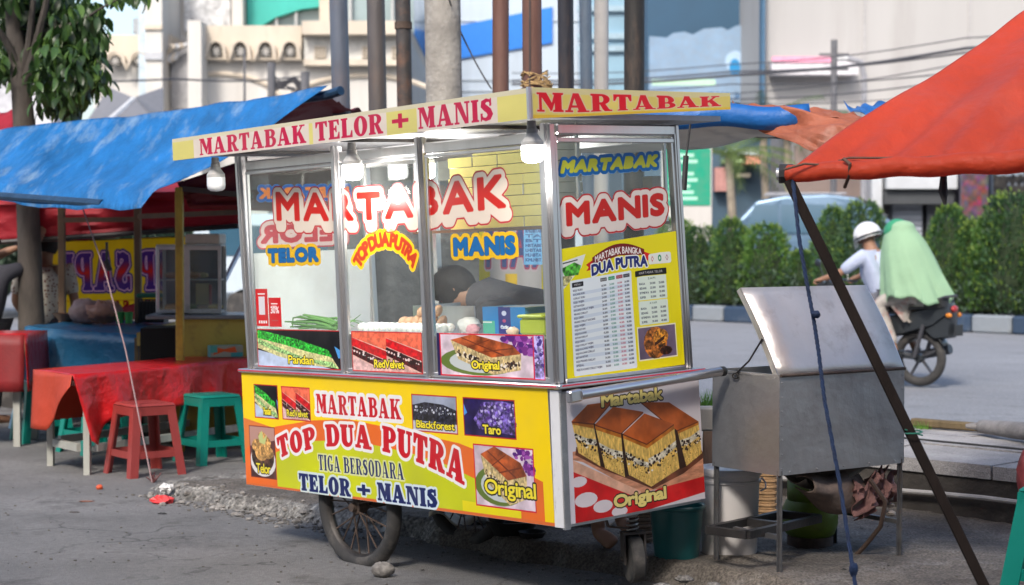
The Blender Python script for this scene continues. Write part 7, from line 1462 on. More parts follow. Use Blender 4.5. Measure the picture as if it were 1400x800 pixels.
# green gas cylinder
GGC = mat('green_gas_paint', (.13, .2, .02), .45, 0, .15, 4, .06, 40, dirt=(.09, .07, .03), dirt_amt=.6, dirt_scale=8)
g = thing('gas_cylinder', 'small green gas cylinder with a rusty foot behind the legs of the steel box', 'gas cylinder', gnd(1113, 752, .09) + Vector((0, .12, 0)))
MB().lathe([(.0, .03), (.07, .03), (.115, .06), (.132, .11), (.132, .17), (.115, .215), (.07, .24), (0, .245)], 28).build('tank', GGC, g, smooth=50)
MB().lathe([(.1, 0), (.108, 0), (.108, .05), (.1, .05)], 24, None, False).build('foot_ring', RUST, g, smooth=30)
m = MB(); n_ = 26; vs = []; fs = []
for z in (.21, .345):
    for k in range(n_): a = 2 * math.pi * k / n_; vs.append((.108 * math.cos(a), .108 * math.sin(a), z - (.035 if (z > .3 and (math.sin(a * 2 + .6) > .55)) else 0)))
for k in range(n_): fs.append([k, (k + 1) % n_, n_ + (k + 1) % n_, n_ + k])
m.add(vs, fs); co = m.build('collar', GGC, g, smooth=50); s_ = co.modifiers.new('s', 'SOLIDIFY'); s_.thickness = .006
m = MB(); m.lathe([(0, .24), (.02, .24), (.02, .3), (.012, .31), (0, .31)], 12); m.build('valve', mat('brass', (.5, .35, .12), .35, .9), g, smooth=30)
c = Canvas(0, 1, 0, 1, 60, (.7, .7, .62)); c.poly(_E(.5, .66, .26, .22), (.05, .06, .04)); c.poly(_E(.5, .3, .3, .24), (.05, .06, .04)); c.poly(_E(.5, .66, .08, .07), (.7, .7, .62)); c.poly(_E(.5, .3, .12, .09), (.7, .7, .62)); c.rect(.3, .45, .7, .5, (.05, .06, .04))
m = MB(); m.sheet(lambda u, v: Vector((.112 * math.sin((u - .5) * .42 - .0), -.112 * math.cos((u - .5) * .42), .245 + .055 * v)), 4, 1); m.build('mark', print_mat('gas_mark', c.px), g)
# cloth and rolled sacks on the rails
t = thing('sack_heap', 'brown sack with pink rags and cord slung on the rail under the steel box', 'sacks', M=MBX @ Matrix.Translation((.5, .1, .18)))
SK = mat('brown_sack', (.15, .11, .09), .85, 0, .3, 12, .4, 50); PK = mat('pink_rag', (.2, .1, .09), .85, 0, .4, 14, .5, 30)
cloth(lambda u, v: Vector((-.26 + .52 * u, -.02 + .26 * v + .03 * math.sin(u * 8), .225 - .19 * max(0, .55 - u) * (1.2 - v) * math.sin(math.pi * min(1, u * 1.5)) * .6 - .03 * math.sin(u * 5 + v * 6) + .02 * u)), 26, 14, 'sack_top', mat('pale_sack', (.2, .18, .15), .85, 0, .25, 12, .4, 50), t, .006)
def sackf(u, v): a = math.pi * (v * 1.1 - .05); return Vector((-.27 + .36 * u, .02 - .10 * math.sin(a) * (1 - .3 * u), .22 - .19 * (1 - math.cos(a)) * .5 * (1 - .75 * (1 - u) ** 2) + .012 * math.sin(u * 9 + v * 7)))
cloth(sackf, 24, 16, 'sack_body', SK, t, .006)
for k, (x_, z_, w_, h_, ang) in enumerate(((.0, .03, .24, .13, .35), (.06, .0, .2, .1, .75), (.12, .05, .2, .12, .1))):
    cloth((lambda x_, z_, w_, h_, ang, k: lambda u, v: Vector((x_ + w_ * u * math.cos(ang) - h_ * v * math.sin(ang) * .4, -.07 + .02 * k + .028 * math.sin(u * 11 + k) * math.sin(v * 7 + k * 2) + .05 * (vn(u * 7 + k * 5, v * 6, 1) - .5), z_ + w_ * u * math.sin(ang) + h_ * v + .03 * math.sin(u * 13 + k) * v)))(x_, z_, w_, h_, ang, k), 22, 14, 'rag', PK, t, .004)
m = MB(); m.tube([(.06, -.1, .2), (.12, -.14, .1), (.13, -.1, -.02), (.14, .0, -.12), (.12, .04, -.17)], .011, 7); m.build('strap', mat('brown_strap', (.07, .045, .035), .8), t, smooth=True)
for k in range(5): m = MB(); m.blob((.27 + .01 * k, -.03 + .01 * k, .02 + .035 * k), .02, 5, .3, (1.2, 1, .7), seed=k); m.build('frayed_end', mat('pale_fray', (.3, .26, .23), .8), t)
# buckets and basket
tbk = thing('teal_bucket', 'dark teal plastic bucket beside the castor wheel', 'bucket', gnd(928, 771, .08) + Vector((0, .11, 0))); TB = mat('teal_bucket_plastic', (.015, .125, .13), .32, 0, .12, 3, .03, 30)
MB().lathe([(0, .0), (.098, .0), (.1, .005), (.122, .235), (.131, .24), (.133, .25), (.128, .256), (.118, .25), (.096, .012), (0, .012)], 36).build('bucket_body', TB, tbk, smooth=35)
wb = thing('white_bucket', 'large white lidded bucket standing behind the left legs of the steel box', 'bucket', gnd(1003, 765, .09) + Vector((0, .17, 0))); WBM = mat('white_bucket_plastic', (.76, .72, .7), .4, 0, .05, 2, .03, 30, dirt=(.4, .34, .3), dirt_amt=.4, dirt_scale=4)
MB().lathe([(0, 0), (.122, 0), (.128, .01), (.138, .33), (.146, .335), (.146, .345), (.138, .347), (.14, .365), (.15, .37), (.15, .378), (.14, .382)], 36, None, False).build('bucket_body', WBM, wb, smooth=35); MB().lathe([(0, .393), (.12, .39), (.125, .4), (.146, .4), (.152, .39), (.152, .376), (.146, .376)], 36, None, False).build('lid', WBM, wb, smooth=35)
m = MB(); m.tube([(.148, 0, .35), (.165, -.02, .33), (.16, -.06, .31), (.13, -.09, .3)], .004, 5); m.build('bucket_handle', ALU2, wb)
for nm, px, py, r_, h_, lb in (('wicker_basket', 1050, 706, .05, .26, 'tall narrow tan wicker basket behind the white bucket'), ('wicker_basket', 880, 745, .055, .3, 'tall narrow brown wicker basket behind the teal bucket')):
    p = gnd(px, py, .09); t = thing(nm, lb, 'basket', p + Vector((0, .06, 0))); m = MB()
    for k in range(int(h_ / .016)): m.tube([((r_ + .006 * (k % 2)) * math.cos(a) * (.85 + .5 * k * .016), (r_ + .006 * (k % 2)) * math.sin(a) * (.85 + .5 * k * .016), k * .016 + .008) for a in np.linspace(0, 6.283, 17)], .0085, 5, False)
    m.build('weave', mat('wicker_tan' if px > 1000 else 'wicker_brown', (.42, .25, .12) if px > 1000 else (.24, .17, .12), .8, 0, .3, 30, .2, 60), t, smooth=True)
p = gnd(964, 700, .09)
for k, (dx, lb) in enumerate(((-.02, 'brown wooden stake leaning behind the push bar end'), (.05, 'second brown wooden stake beside the pale capped one'))):
    m = MB(); m.bar((0, 0, 0), (.01, .02, .58 - .1 * k), .06, .05, bev=.006); tag(m.build('wooden_stake', mat('old_wood2', (.16, .1, .07), .8, 0, .4, 6, .3, 30, aniso=(1, 1, .2))), lb, 'stake').location = p + Vector((dx, .4, 0))
m = MB(); m.box((0, 0, 0), (.09, .1, .12), bev=.01); tag(m.build('pale_box', mat('pale_box', (.5, .45, .38), .7)), 'small pale box wedged on top of the wooden stakes', 'box').location = at(955, 590, 8.9)
# dark basins and rags under the cart
for px, py, r_, lb in ((700, 735, .13, 'black rubber basin under the cart near its far wheel'), (728, 742, .07, 'smaller black pot right of the rubber basin')):
    m = MB(); m.lathe([(0, 0), (r_ * .7, 0), (r_, r_ * .55), (r_ * .94, r_ * .55), (r_ * .6, .012), (0, .012)], 24); tag(m.build('black_basin', mat('black_basin', (.018, .018, .018), .5), smooth=30), lb, 'basin').location = gnd(px, py, .09) + Vector((0, .1, 0))
for k, (px, py, c_, lb) in enumerate(((640, 714, (.5, .46, .38), 'crumpled cream sack lying under the cart behind the spoked wheel'), (783, 715, (.4, .37, .32), 'crumpled grey sack lying behind the bare foot'))):
    m = MB(); m.sheet(lambda u, v: Vector((.42 * u - .2, .2 * v, .05 * vn(u * 6 + k * 3, v * 4, 1) + .03 * math.sin(u * 12))), 20, 8); o = m.build('crumpled_sack', mat('sack%d' % k, c_, .8, 0, .2, 10, .3, 30), smooth=True); s_ = o.modifiers.new('s', 'SOLIDIFY'); s_.thickness = .01; tag(o, lb, 'sack').location = gnd(px, py, .11)
m = MB(); m.blob((0, 0, 0), .13, 9, .12, (.5, .5, 1.0), seed=9); m.blob((0, 0, -.2), .12, 9, .12, (.45, .5, 1.1), seed=10); tag(m.build('hanging_bag', mat('wine_bag', (.22, .04, .045), .5, 0, .2, 5, .2, 20), smooth=50), 'dark red plastic bag hanging at the right edge above the teal stool', 'bag').location = at(1412, 650, 7.6)

# ------------------------------------------------------------------ people
def skin(name, J, Ed, root, m_, parent, sub=2):
    """one continuous skin over joints J {name: (position, radius or (rx, ry))}"""
    names = list(J); me = bpy.data.meshes.new(name); me.from_pydata([tuple(J[n][0]) for n in names], [(names.index(a), names.index(b)) for a, b in Ed], [])
    o = bpy.data.objects.new(name, me); COL.objects.link(o); sk = o.modifiers.new('k', 'SKIN'); sk.use_smooth_shade = True
    for i, n in enumerate(names):
        r = J[n][1]; me.skin_vertices[0].data[i].radius = r if isinstance(r, tuple) else (r, r); me.skin_vertices[0].data[i].use_root = (n == root)
    ss = o.modifiers.new('s', 'SUBSURF'); ss.levels = sub; ss.render_levels = sub
    bpy.context.view_layer.update(); dg = bpy.context.evaluated_depsgraph_get(); m2 = bpy.data.meshes.new_from_object(o.evaluated_get(dg)); m2.name = name
    bpy.data.objects.remove(o); m2.materials.clear(); m2.materials.append(m_); m2.polygons.foreach_set('use_smooth', [True] * len(m2.polygons))
    ob = bpy.data.objects.new(name, m2); COL.objects.link(ob); ob.parent = parent; return ob
V = Vector
def hand(J, Ed, pre, wrist, dirn, palm_n, curl=.6, s=1.0):
    """palm, five unequal bent fingers; dirn = wrist to knuckles, palm_n = out of the palm"""
    d = V(dirn).normalized(); n = V(palm_n); n = (n - d * n.dot(d)).normalized(); sd_ = d.cross(n); w_ = V(wrist)
    J[pre + 'palm'] = (w_ + d * .05 * s, (.034 * s, .017 * s)); Ed.append((pre + 'wrist', pre + 'palm'))
    for k, (off, ln) in enumerate(((-.03, .85), (-.01, 1.0), (.01, .95), (.03, .75))):
        p = w_ + d * .085 * s + sd_ * off * s; q = p + (d * math.cos(curl * .6) + n * math.sin(curl * .6)) * .036 * ln * s; r_ = q + (d * math.cos(curl * 1.8) + n * math.sin(curl * 1.8)) * .034 * ln * s
        J['%sk%d' % (pre, k)] = (p, .0095 * s); J['%sm%d' % (pre, k)] = (q, .0088 * s); J['%st%d' % (pre, k)] = (r_, .0072 * s); Ed += [(pre + 'palm', '%sk%d' % (pre, k)), ('%sk%d' % (pre, k), '%sm%d' % (pre, k)), ('%sm%d' % (pre, k), '%st%d' % (pre, k))]
    p = w_ + d * .03 * s - sd_ * .034 * s; q = p + (d * .7 - sd_ * .5 + n * .5).normalized() * .032 * s; r_ = q + (d * .8 + n * .6).normalized() * .026 * s
    J[pre + 'th0'] = (p, .012 * s); J[pre + 'th1'] = (q, .0105 * s); J[pre + 'th2'] = (r_, .0085 * s); Ed += [(pre + 'palm', pre + 'th0'), (pre + 'th0', pre + 'th1'), (pre + 'th1', pre + 'th2')]
SKN = mat('brown_skin', (.3, .16, .1), .55, 0, .1, 12, .04, 80, sss=.08); HAIR = mat('black_hair', (.012, .01, .01), .75, 0, .3, 30, .5, 90, aniso=(1, 1, .15))
def figure(name, label, M, G, skinm=SKN, face=True):
    """G holds pelvis, chest, neck, head, and per side shoulder, elbow, wrist, hip, knee, ankle, toe"""
    t = thing(name, label, 'person', M=M); J = {}; Ed = []; g = {k: V(v) for k, v in G.items() if k not in ('fwd', 'hands', 'up')}; fwd = V(G.get('fwd', (1, 0, 0))).normalized()
    J['pelvis'] = (g['pelvis'], (.15, .115)); J['waist'] = (g['pelvis'].lerp(g['chest'], .5), (.135, .1)); J['chest'] = (g['chest'], (.155, .115)); J['neck'] = (g['neck'], .058)
    hd = g['head']; up_ = (hd - g['neck']).normalized(); J['jaw'] = (hd - up_ * .05 + fwd * .022, (.066, .074)); J['brow'] = (hd + up_ * .03, (.078, .09)); J['crown'] = (hd + up_ * .085, (.055, .065))
    Ed += [('pelvis', 'waist'), ('waist', 'chest'), ('chest', 'neck'), ('neck', 'jaw'), ('jaw', 'brow'), ('brow', 'crown')]
    for s_, dd in (('l', G.get('hands', {}).get('l')), ('r', G.get('hands', {}).get('r'))):
        if s_ + 'shoulder' in g:
            for n, r in (('shoulder', .062), ('elbow', .04), ('wrist', .027)): J[s_ + n] = (g[s_ + n], r)
            J[s_ + 'fore'] = (g[s_ + 'elbow'].lerp(g[s_ + 'wrist'], .35), .041); Ed += [('chest', s_ + 'shoulder'), (s_ + 'shoulder', s_ + 'elbow'), (s_ + 'elbow', s_ + 'fore'), (s_ + 'fore', s_ + 'wrist')]
            if dd: hand(J, Ed, s_, g[s_ + 'wrist'], dd[0], dd[1], dd[2])
        if s_ + 'hip' in g:
            for n, r in (('hip', .09), ('knee', .058), ('ankle', .036)): J[s_ + n] = (g[s_ + n], r)
            J[s_ + 'calf'] = (g[s_ + 'knee'].lerp(g[s_ + 'ankle'], .35), .055); tv = g[s_ + 'toe'] - g[s_ + 'ankle']; J[s_ + 'heel'] = (g[s_ + 'ankle'] + V((0, 0, -.035)), .035); J[s_ + 'ball'] = (g[s_ + 'ankle'] + tv * .65 + V((0, 0, -.01)), (.042, .024)); J[s_ + 'toe'] = (g[s_ + 'toe'], (.038, .015))
            Ed += [('pelvis', s_ + 'hip'), (s_ + 'hip', s_ + 'knee'), (s_ + 'knee', s_ + 'calf'), (s_ + 'calf', s_ + 'ankle'), (s_ + 'ankle', s_ + 'heel'), (s_ + 'heel', s_ + 'ball'), (s_ + 'ball', s_ + 'toe')]
    bd = skin('body', J, Ed, 'pelvis', skinm, t)
    sd_ = up_.cross(fwd).normalized(); fw2 = sd_.cross(up_).normalized(); MF = Matrix((fw2, -sd_, up_)).transposed().to_4x4(); MF.translation = hd
    for k in (-1, 1): MB().blob(MF @ V((0, k * .077, -.01)), .026, 6, 0, (.55, .35, 1)).build('ear', skinm, bd, smooth=True)
    if face:
        MB().add([MF @ V(p) for p in ((.085, -.012, -.02), (.085, .012, -.02), (.092, 0, .03), (.112, 0, -.022), (.09, 0, -.032))], [[0, 3, 2], [1, 2, 3], [0, 4, 3], [1, 3, 4]]).build('nose', skinm, bd, smooth=True)
        for k in (-1, 1): MB().blob(MF @ V((.082, k * .03, .015)), .011, 6, 0, (.5, 1.2, .7)).build('eye', mat('eye', (.06, .04, .03), .2), bd, smooth=True)
        MB().blob(MF @ V((.088, 0, -.06)), .02, 6, 0, (.35, 1.1, .3)).build('mouth', mat('lips', (.3, .1, .08), .5), bd, smooth=True)
    return t, bd, g, MF
def hair(MF, parent, m_=HAIR, cov=.68):
    m = MB(); rg = random.Random(4)
    vs = []; n_ = 26; k_ = 14
    for j in range(k_ + 1):
        th_ = .02 + (math.pi * cov) * j / k_
        for k in range(n_):
            ph = 2 * math.pi * k / n_; fr = max(0, math.cos(ph)); zz = math.cos(th_)
            if zz < .35 * fr + .1 and fr > .3: sc = .97
            else: sc = 1.0
            r_ = (.104 if sc == 1.0 else .088) * (1 + .03 * rg.random()); vs.append(MF @ V((math.sin(th_) * math.cos(ph) * r_ * 1.08 - .008, math.sin(th_) * math.sin(ph) * r_ * .92, zz * r_ * 1.12 + .018)))
    fs = [[j * n_ + k, j * n_ + (k + 1) % n_, (j + 1) * n_ + (k + 1) % n_, (j + 1) * n_ + k] for j in range(k_) for k in range(n_)] + [list(range(n_))[::-1]]
    m.add(vs, fs); return m.build('hair', m_, parent, smooth=True)
def garment(name, J, Ed, root, m_, parent): return skin(name, J, Ed, root, m_, parent)

# vendor bending over behind the cart: cart frame, stands at X = 1, leans towards +Y
MV = CART.copy()
FT = -.275
G = dict(pelvis=(1.12, .94, .62), chest=(1.0, 1.38, .80), neck=(.93, 1.53, .89), head=(.86, 1.645, .935), fwd=(-.55, .35, -.75),
         lshoulder=(.84, 1.38, .83), lelbow=(.86, 1.50, .58), lwrist=(.88, 1.60, .36), rshoulder=(1.14, 1.46, .86), relbow=(1.08, 1.62, .58), rwrist=(1.0, 1.68, .36),
         lhip=(1.04, .90, .56), lknee=(.92, .78, .1), lankle=(.90, .72, FT + .08), ltoe=(.84, .56, FT + .015), rhip=(1.2, .98, .56), rknee=(1.14, .9, .1), rankle=(1.16, .82, FT + .08), rtoe=(1.12, .66, FT + .02),
         hands={'l': ((0, .3, -1), (1, 0, 0), .7), 'r': ((0, .3, -1), (-1, 0, 0), .7)})
t, bd, g, MF = figure('person', 'vendor in a dark grey shirt bending low behind the glass case', MV, G, face=False)
hair(MF, bd, cov=.86); GS = mat('dark_grey_shirt', (.05, .048, .055), .8, 0, .12, 6, .2, 30)
garment('shirt', {'p': (g['pelvis'] + V((0, .03, .03)), (.18, .15)), 'w': (g['pelvis'].lerp(g['chest'], .5) + V((0, 0, .03)), (.175, .15)), 'c': (g['chest'] + V((0, 0, .02)), (.2, .19)), 'n': (g['neck'] + V((-.01, .02, .0)), .095),
    'ls': (g['lshoulder'], .085), 'le': (g['lshoulder'].lerp(g['lelbow'], .75), .062), 'rs': (g['rshoulder'], .085), 're': (g['rshoulder'].lerp(g['relbow'], .75), .062)}, [('p', 'w'), ('w', 'c'), ('c', 'n'), ('c', 'ls'), ('ls', 'le'), ('c', 'rs'), ('rs', 're')], 'w', GS, bd)
m = MB(); m.tube([g['neck'] + V((-.02, .05, .0)), g['neck'] + V((.0, -.01, .0)), g['chest'] + V((0, .03, .02)), g['chest'] + V((.02, -.12, -.01)), g['pelvis'].lerp(g['chest'], .4), g['pelvis']], [.07, .11, .14, .15, .16, .17], 20); m.build('shirt_back', GS, bd, smooth=True)
DT = mat('dark_trousers', (.03, .03, .04), .8, 0, .15, 6, .15, 30)
garment('shorts', {'p': (g['pelvis'], (.175, .14)), 'lh': (g['lhip'], .115), 'lk': (g['lhip'].lerp(g['lknee'], .9), .085), 'rh': (g['rhip'], .115), 'rk': (g['rhip'].lerp(g['rknee'], .9), .085)}, [('p', 'lh'), ('lh', 'lk'), ('p', 'rh'), ('rh', 'rk')], 'p', DT, bd)
# man in patterned shirt seen from behind, left, behind the tree
b0 = at(60, 325, 15.5); M0 = Matrix.Translation((b0.x, b0.y, 0)) @ Matrix.Rotation(R(100), 4, 'Z')
G = dict(pelvis=(0, 0, .82), chest=(.02, 0, 1.15), neck=(.03, 0, 1.32), head=(.05, -.02, 1.46), fwd=(1, -.2, -.05), lshoulder=(.02, .19, 1.27), lelbow=(.04, .25, 1.0), lwrist=(.2, .18, .86), rshoulder=(.02, -.19, 1.27), relbow=(-.02, -.26, 1.0), rwrist=(.12, -.24, .84),
         lhip=(0, .09, .78), lknee=(.03, .1, .42), lankle=(0, .11, .08), ltoe=(.17, .13, .02), rhip=(0, -.09, .78), rknee=(.03, -.1, .42), rankle=(0, -.11, .08), rtoe=(.17, -.13, .02), hands={'l': ((.9, -.2, -.1), (0, -.3, -1), .5), 'r': ((.8, .1, -.3), (0, .3, -1), .5)})
def shirt(g, bd, m_, M_=None, slv=.85, low=.0):
    m = MB(); m.tube([g['neck'] - V((0, 0, .02)), g['neck'].lerp(g['chest'], .3), g['chest'] + V((0, 0, .05)), g['chest'] - V((0, 0, .05)), g['pelvis'].lerp(g['chest'], .35), g['pelvis'] + V((0, 0, low - .06))], [.068, .115, .15, .155, .145, .16], 20); m.build('shirt_torso', m_, bd, smooth=True)
    return garment('shirt', {'b': (g['pelvis'] + V((0, 0, low)), (.175, .135)), 'w': (g['pelvis'].lerp(g['chest'], .5), (.165, .125)), 'c': (g['chest'] + V((0, 0, .04)), (.19, .175)), 'n': (g['neck'] - V((0, 0, .03)), .08), 'ls': (g['lshoulder'], .078), 'le': (g['lshoulder'].lerp(g['lelbow'], slv), .062), 'rs': (g['rshoulder'], .078), 're': (g['rshoulder'].lerp(g['relbow'], slv), .062)}, [('b', 'w'), ('w', 'c'), ('c', 'n'), ('c', 'ls'), ('ls', 'le'), ('c', 'rs'), ('rs', 're')], 'w', m_, bd)
def trousers(g, bd, m_, e=.95):
    return garment('trousers', {'p': (g['pelvis'], (.165, .13)), 'lh': (g['lhip'], .11), 'lk': (g['lknee'], .078), 'la': (g['lknee'].lerp(g['lankle'], e), .062), 'rh': (g['rhip'], .11), 'rk': (g['rknee'], .078), 'ra': (g['rknee'].lerp(g['rankle'], e), .062)}, [('p', 'lh'), ('lh', 'lk'), ('lk', 'la'), ('p', 'rh'), ('rh', 'rk'), ('rk', 'ra')], 'p', m_, bd)
PS = mat('patterned_shirt', (.5, .46, .38), .8, 0, .1, 6, .1, 30)
n, l = PS.node_tree.nodes, PS.node_tree.links; b_ = n['Principled BSDF']; vo = n.new('ShaderNodeTexVoronoi'); vo.inputs['Scale'].default_value = 34; tc = n.new('ShaderNodeTexCoord'); l.new(tc.outputs['Object'], vo.inputs['Vector']); cr = n.new('ShaderNodeValToRGB'); cr.color_ramp.elements[0].position = .28; cr.color_ramp.elements[0].color = (.16, .05, .04, 1); cr.color_ramp.elements[1].position = .36; cr.color_ramp.elements[1].color = (.52, .48, .4, 1); l.new(vo.outputs['Distance'], cr.inputs[0]); l.new(cr.outputs[0], b_.inputs['Base Color'])
t, bd, g, MF = figure('person', 'person in a cream and maroon patterned shirt seen from behind beyond the tree trunk', M0, G); hair(MF, bd); shirt(g, bd, PS, low=-.04); trousers(g, bd, DT)
# second figure at the left edge reaching inwards
b0 = at(-24, 325, 14.9); M1 = Matrix.Translation((b0.x, b0.y, 0)) @ Matrix.Rotation(R(60), 4, 'Z')
G = dict(G); G.update(lshoulder=(.05, .19, 1.27), lelbow=(.2, .15, 1.36), lwrist=(.36, -.12, 1.5), rshoulder=(.04, -.2, 1.25), relbow=(.22, -.26, 1.3), rwrist=(.36, -.28, 1.52), hands={'l': ((.4, -.2, .6), (.2, -1, 0), .6), 'r': ((.3, -.1, .8), (.2, 1, 0), .6)})
t, bd, g, MF = figure('person', 'person in dark clothes at the left edge reaching up with one arm', M1, G); hair(MF, bd); shirt(g, bd, DT, low=-.04, slv=.95); trousers(g, bd, DT)

# ------------------------------------------------------------------ motorcycle with two riders (bike frame: x forward, rear axle above the origin)
BA = R(139); bk = Matrix.Translation((4.17, 18.25, .02)) @ Matrix.Rotation(BA, 4, 'Z') @ Matrix.Scale(1.04, 4)
mc = thing('motorcycle', 'dark underbone motorcycle carrying two riders on the road', 'motorcycle', M=bk)
BK = mat('motor_black', (.03, .035, .04), .35, .1, .1, 3, 0, 5, coat=.4); RDP = mat('motor_red', (.4, .03, .03), .35, 0, .1, coat=.3); SV = mat('motor_silver', (.1, .1, .11), .4, .6, .1)
for x in (0, 1.24):
    M_ = Matrix.Translation((x, 0, .29)) @ Matrix.Rotation(R(90), 4, 'X'); wo = bpy.data.objects.new('wheel', None); COL.objects.link(wo); wo.parent = mc
    MB().lathe([(.235 + .045 * math.cos(a), .045 * math.sin(a)) for a in np.linspace(0, 2 * math.pi, 13)], 36, M_, False).build('tyre', RUBBER, wo, smooth=40)
    MB().lathe([(.2, -.02), (.19, 0), (.2, .02), (.208, .02), (.208, -.02), (.2, -.02)], 30, M_, False).build('rim', SV, wo, smooth=40); MB().lathe([(0, -.05), (.04, -.05), (.05, 0), (.04, .05), (0, .05)], 14, M_).build('hub', BK, wo)
    for k in range(5): a = k * 2 * math.pi / 5; m = MB(); m.bar(M_ @ V((.03 * math.cos(a), .03 * math.sin(a), 0)), M_ @ V((.2 * math.cos(a + .2), .2 * math.sin(a + .2), 0)), .028, .02); m.build('spoke', SV, wo)
    m = MB(); n_ = 10; f_ = lambda u, v: V((x + .305 * math.cos(R(30 if x else 60) + u * R(110 if x else 95)), (v - .5) * .13, .29 + .305 * math.sin(R(30 if x else 60) + u * R(110 if x else 95)))); m.sheet(f_, 10, 4); fo = m.build('mudguard', BK, mc, smooth=True); fo.modifiers.new('s', 'SOLIDIFY').thickness = .006
m = MB()
def shell(name, prof, w_, m_, taper=.7):
    m = MB(); n_ = len(prof); vs = []
    for y, k in ((-w_ * .6, taper), (-w_, 1), (w_, 1), (w_ * .6, taper)):
        cx, cz = sum(p[0] for p in prof) / n_, sum(p[1] for p in prof) / n_; kk = 1 if abs(y) < w_ else .9
        vs += [(cx + (p[0] - cx) * (1 if abs(y) < w_ else .93), y, cz + (p[1] - cz) * (1 if abs(y) < w_ else .86)) for p in prof]
    order = [1, 0, 3, 2]; vs = [vs[o_ * n_ + k] for o_ in order for k in range(n_)]
    fs = [list(range(n_))[::-1], [3 * n_ + k for k in range(n_)]] + [[r_ * n_ + k, r_ * n_ + (k + 1) % n_, (r_ + 1) * n_ + (k + 1) % n_, (r_ + 1) * n_ + k] for r_ in range(3) for k in range(n_)]
    return m.add(vs, fs).build(name, m_, mc, smooth=45)
shell('tail_body', [(-.36, .74), (-.2, .62), (.2, .5), (.5, .46), (.55, .6), (.3, .68), (0, .76), (-.34, .84)], .11, BK); shell('seat', [(-.34, .8), (.55, .7), (.62, .76), (.3, .8), (0, .84), (-.32, .9)], .13, mat('seat_vinyl', (.02, .02, .02), .5))
shell('rear_hugger', [(-.36, .5), (-.2, .48), (-.05, .6), (.3, .58), (.3, .7), (-.38, .74)], .085, BK); shell('engine', [(.35, .3), (.75, .25), (.82, .4), (.6, .5), (.35, .46)], .1, SV); shell('leg_shield', [(.78, .35), (.9, .3), (1.05, .85), (.98, .95), (.86, .8), (.7, .5)], .19, BK); shell('front_cowl', [(.92, .9), (1.1, .86), (1.12, 1.0), (1.0, 1.08), (.9, 1.0)], .12, BK)
for s_ in (-1, 1):
    for nm, pts, r_, m_ in (('fork', [(1.24, s_ * .07, .29), (1.06, s_ * .07, .8)], .018, SV), ('shock_absorber', [(0, s_ * .12, .3), (-.1, s_ * .12, .62)], .022, SV), ('handlebar', [(1.0, 0, 1.02), (.98, s_ * .15, 1.04), (.9, s_ * .34, 1.02)], .014, BK), ('foot_peg', [(.5, s_ * .08, .3), (.5, s_ * .24, .3)], .014, BK), ('rear_foot_peg', [(.12, s_ * .1, .36), (.12, s_ * .24, .36)], .012, BK), ('mirror_stem', [(.94, s_ * .22, 1.03), (.98, s_ * .28, 1.2)], .006, BK)): m = MB(); m.tube(pts, r_, 8); m.build(nm, m_, mc, smooth=True)
    MB().blob((.98, s_ * .3, 1.22), .055, 7, 0, (.25, 1.1, .7)).build('mirror', BK, mc, smooth=True); m = MB(); m.bar((0, s_ * .07, .29), (.45, s_ * .06, .36), .03); m.build('swing_arm', BK, mc); MB().blob((-.36, s_ * .1, .72), .035, 7, 0, (1, .6, .7)).build('indicator', mat('amber', (.6, .2, .02), .3), mc, smooth=True)
MB().blob((-.37, 0, .78), .05, 8, 0, (.5, 1.2, .7)).build('tail_light', RDP, mc, smooth=True); MB().blob((1.13, 0, .94), .07, 8, 0, (.5, 1.1, .8)).build('headlight', mat('lamp_glass', (.6, .62, .64), .15), mc, smooth=True); m = MB(); m.tube([(.45, -.14, .3), (.1, -.15, .3), (-.25, -.15, .38)], [.02, .045, .05], 12); m.build('exhaust', SV, mc, smooth=True)
m = MB(); m.box((-.42, -.08, .52), (-.41, .08, .63), bev=.003); m.build('number_plate', mat('plate_black', (.03, .03, .03), .4), mc); m = MB(); m.tube([(-.1, -.12, .82), (-.33, -.12, .9), (-.39, 0, .91), (-.33, .12, .9), (-.1, .12, .82)], .013, 8); m.build('grab_rail', SV, mc, smooth=True)
def legs_on_bike(hx, hz, kx, ax, az, sp=.19): 
    d = {}
    for s_, q in (('l', 1), ('r', -1)): d.update({s_ + 'hip': (hx + .03, q * .1, hz - .02), s_ + 'knee': (kx, q * sp, hz - .12), s_ + 'ankle': (ax, q * sp, az + .08), s_ + 'toe': (ax + .17, q * (sp + .01), az + .03)})
    return d
G = dict(pelvis=(.38, 0, .86), chest=(.5, 0, 1.18), neck=(.53, 0, 1.34), head=(.58, .0, 1.47), fwd=(1, .15, -.05), lshoulder=(.53, .2, 1.29), lelbow=(.72, .3, 1.12), lwrist=(.9, .32, 1.06), rshoulder=(.53, -.2, 1.29), relbow=(.72, -.3, 1.12), rwrist=(.9, -.32, 1.06), hands={'l': ((.4, .1, -.1), (0, 0, -1), 1.5), 'r': ((.4, -.1, -.1), (0, 0, -1), 1.5)}); G.update(legs_on_bike(.38, .86, .8, .52, .3))
t, bd, g, MF = figure('person', 'motorcycle driver in a white helmet and pale blue shirt leaning on the handlebar', bk, G)
shirt(g, bd, mat('pale_blue_shirt', (.42, .47, .62), .8, 0, .08, 4, .15, 20), slv=.98); trousers(g, bd, mat('grey_trousers', (.12, .12, .14), .8))
hm = MB(); vs = []; n_ = 28; k_ = 12
for j in range(k_ + 1):
    th_ = .01 + math.pi * .6 * j / k_
    for k in range(n_): ph = 2 * math.pi * k / n_; vs.append(MF @ V((math.sin(th_) * math.cos(ph) * .143, math.sin(th_) * math.sin(ph) * .125, math.cos(th_) * .135 + .03)))
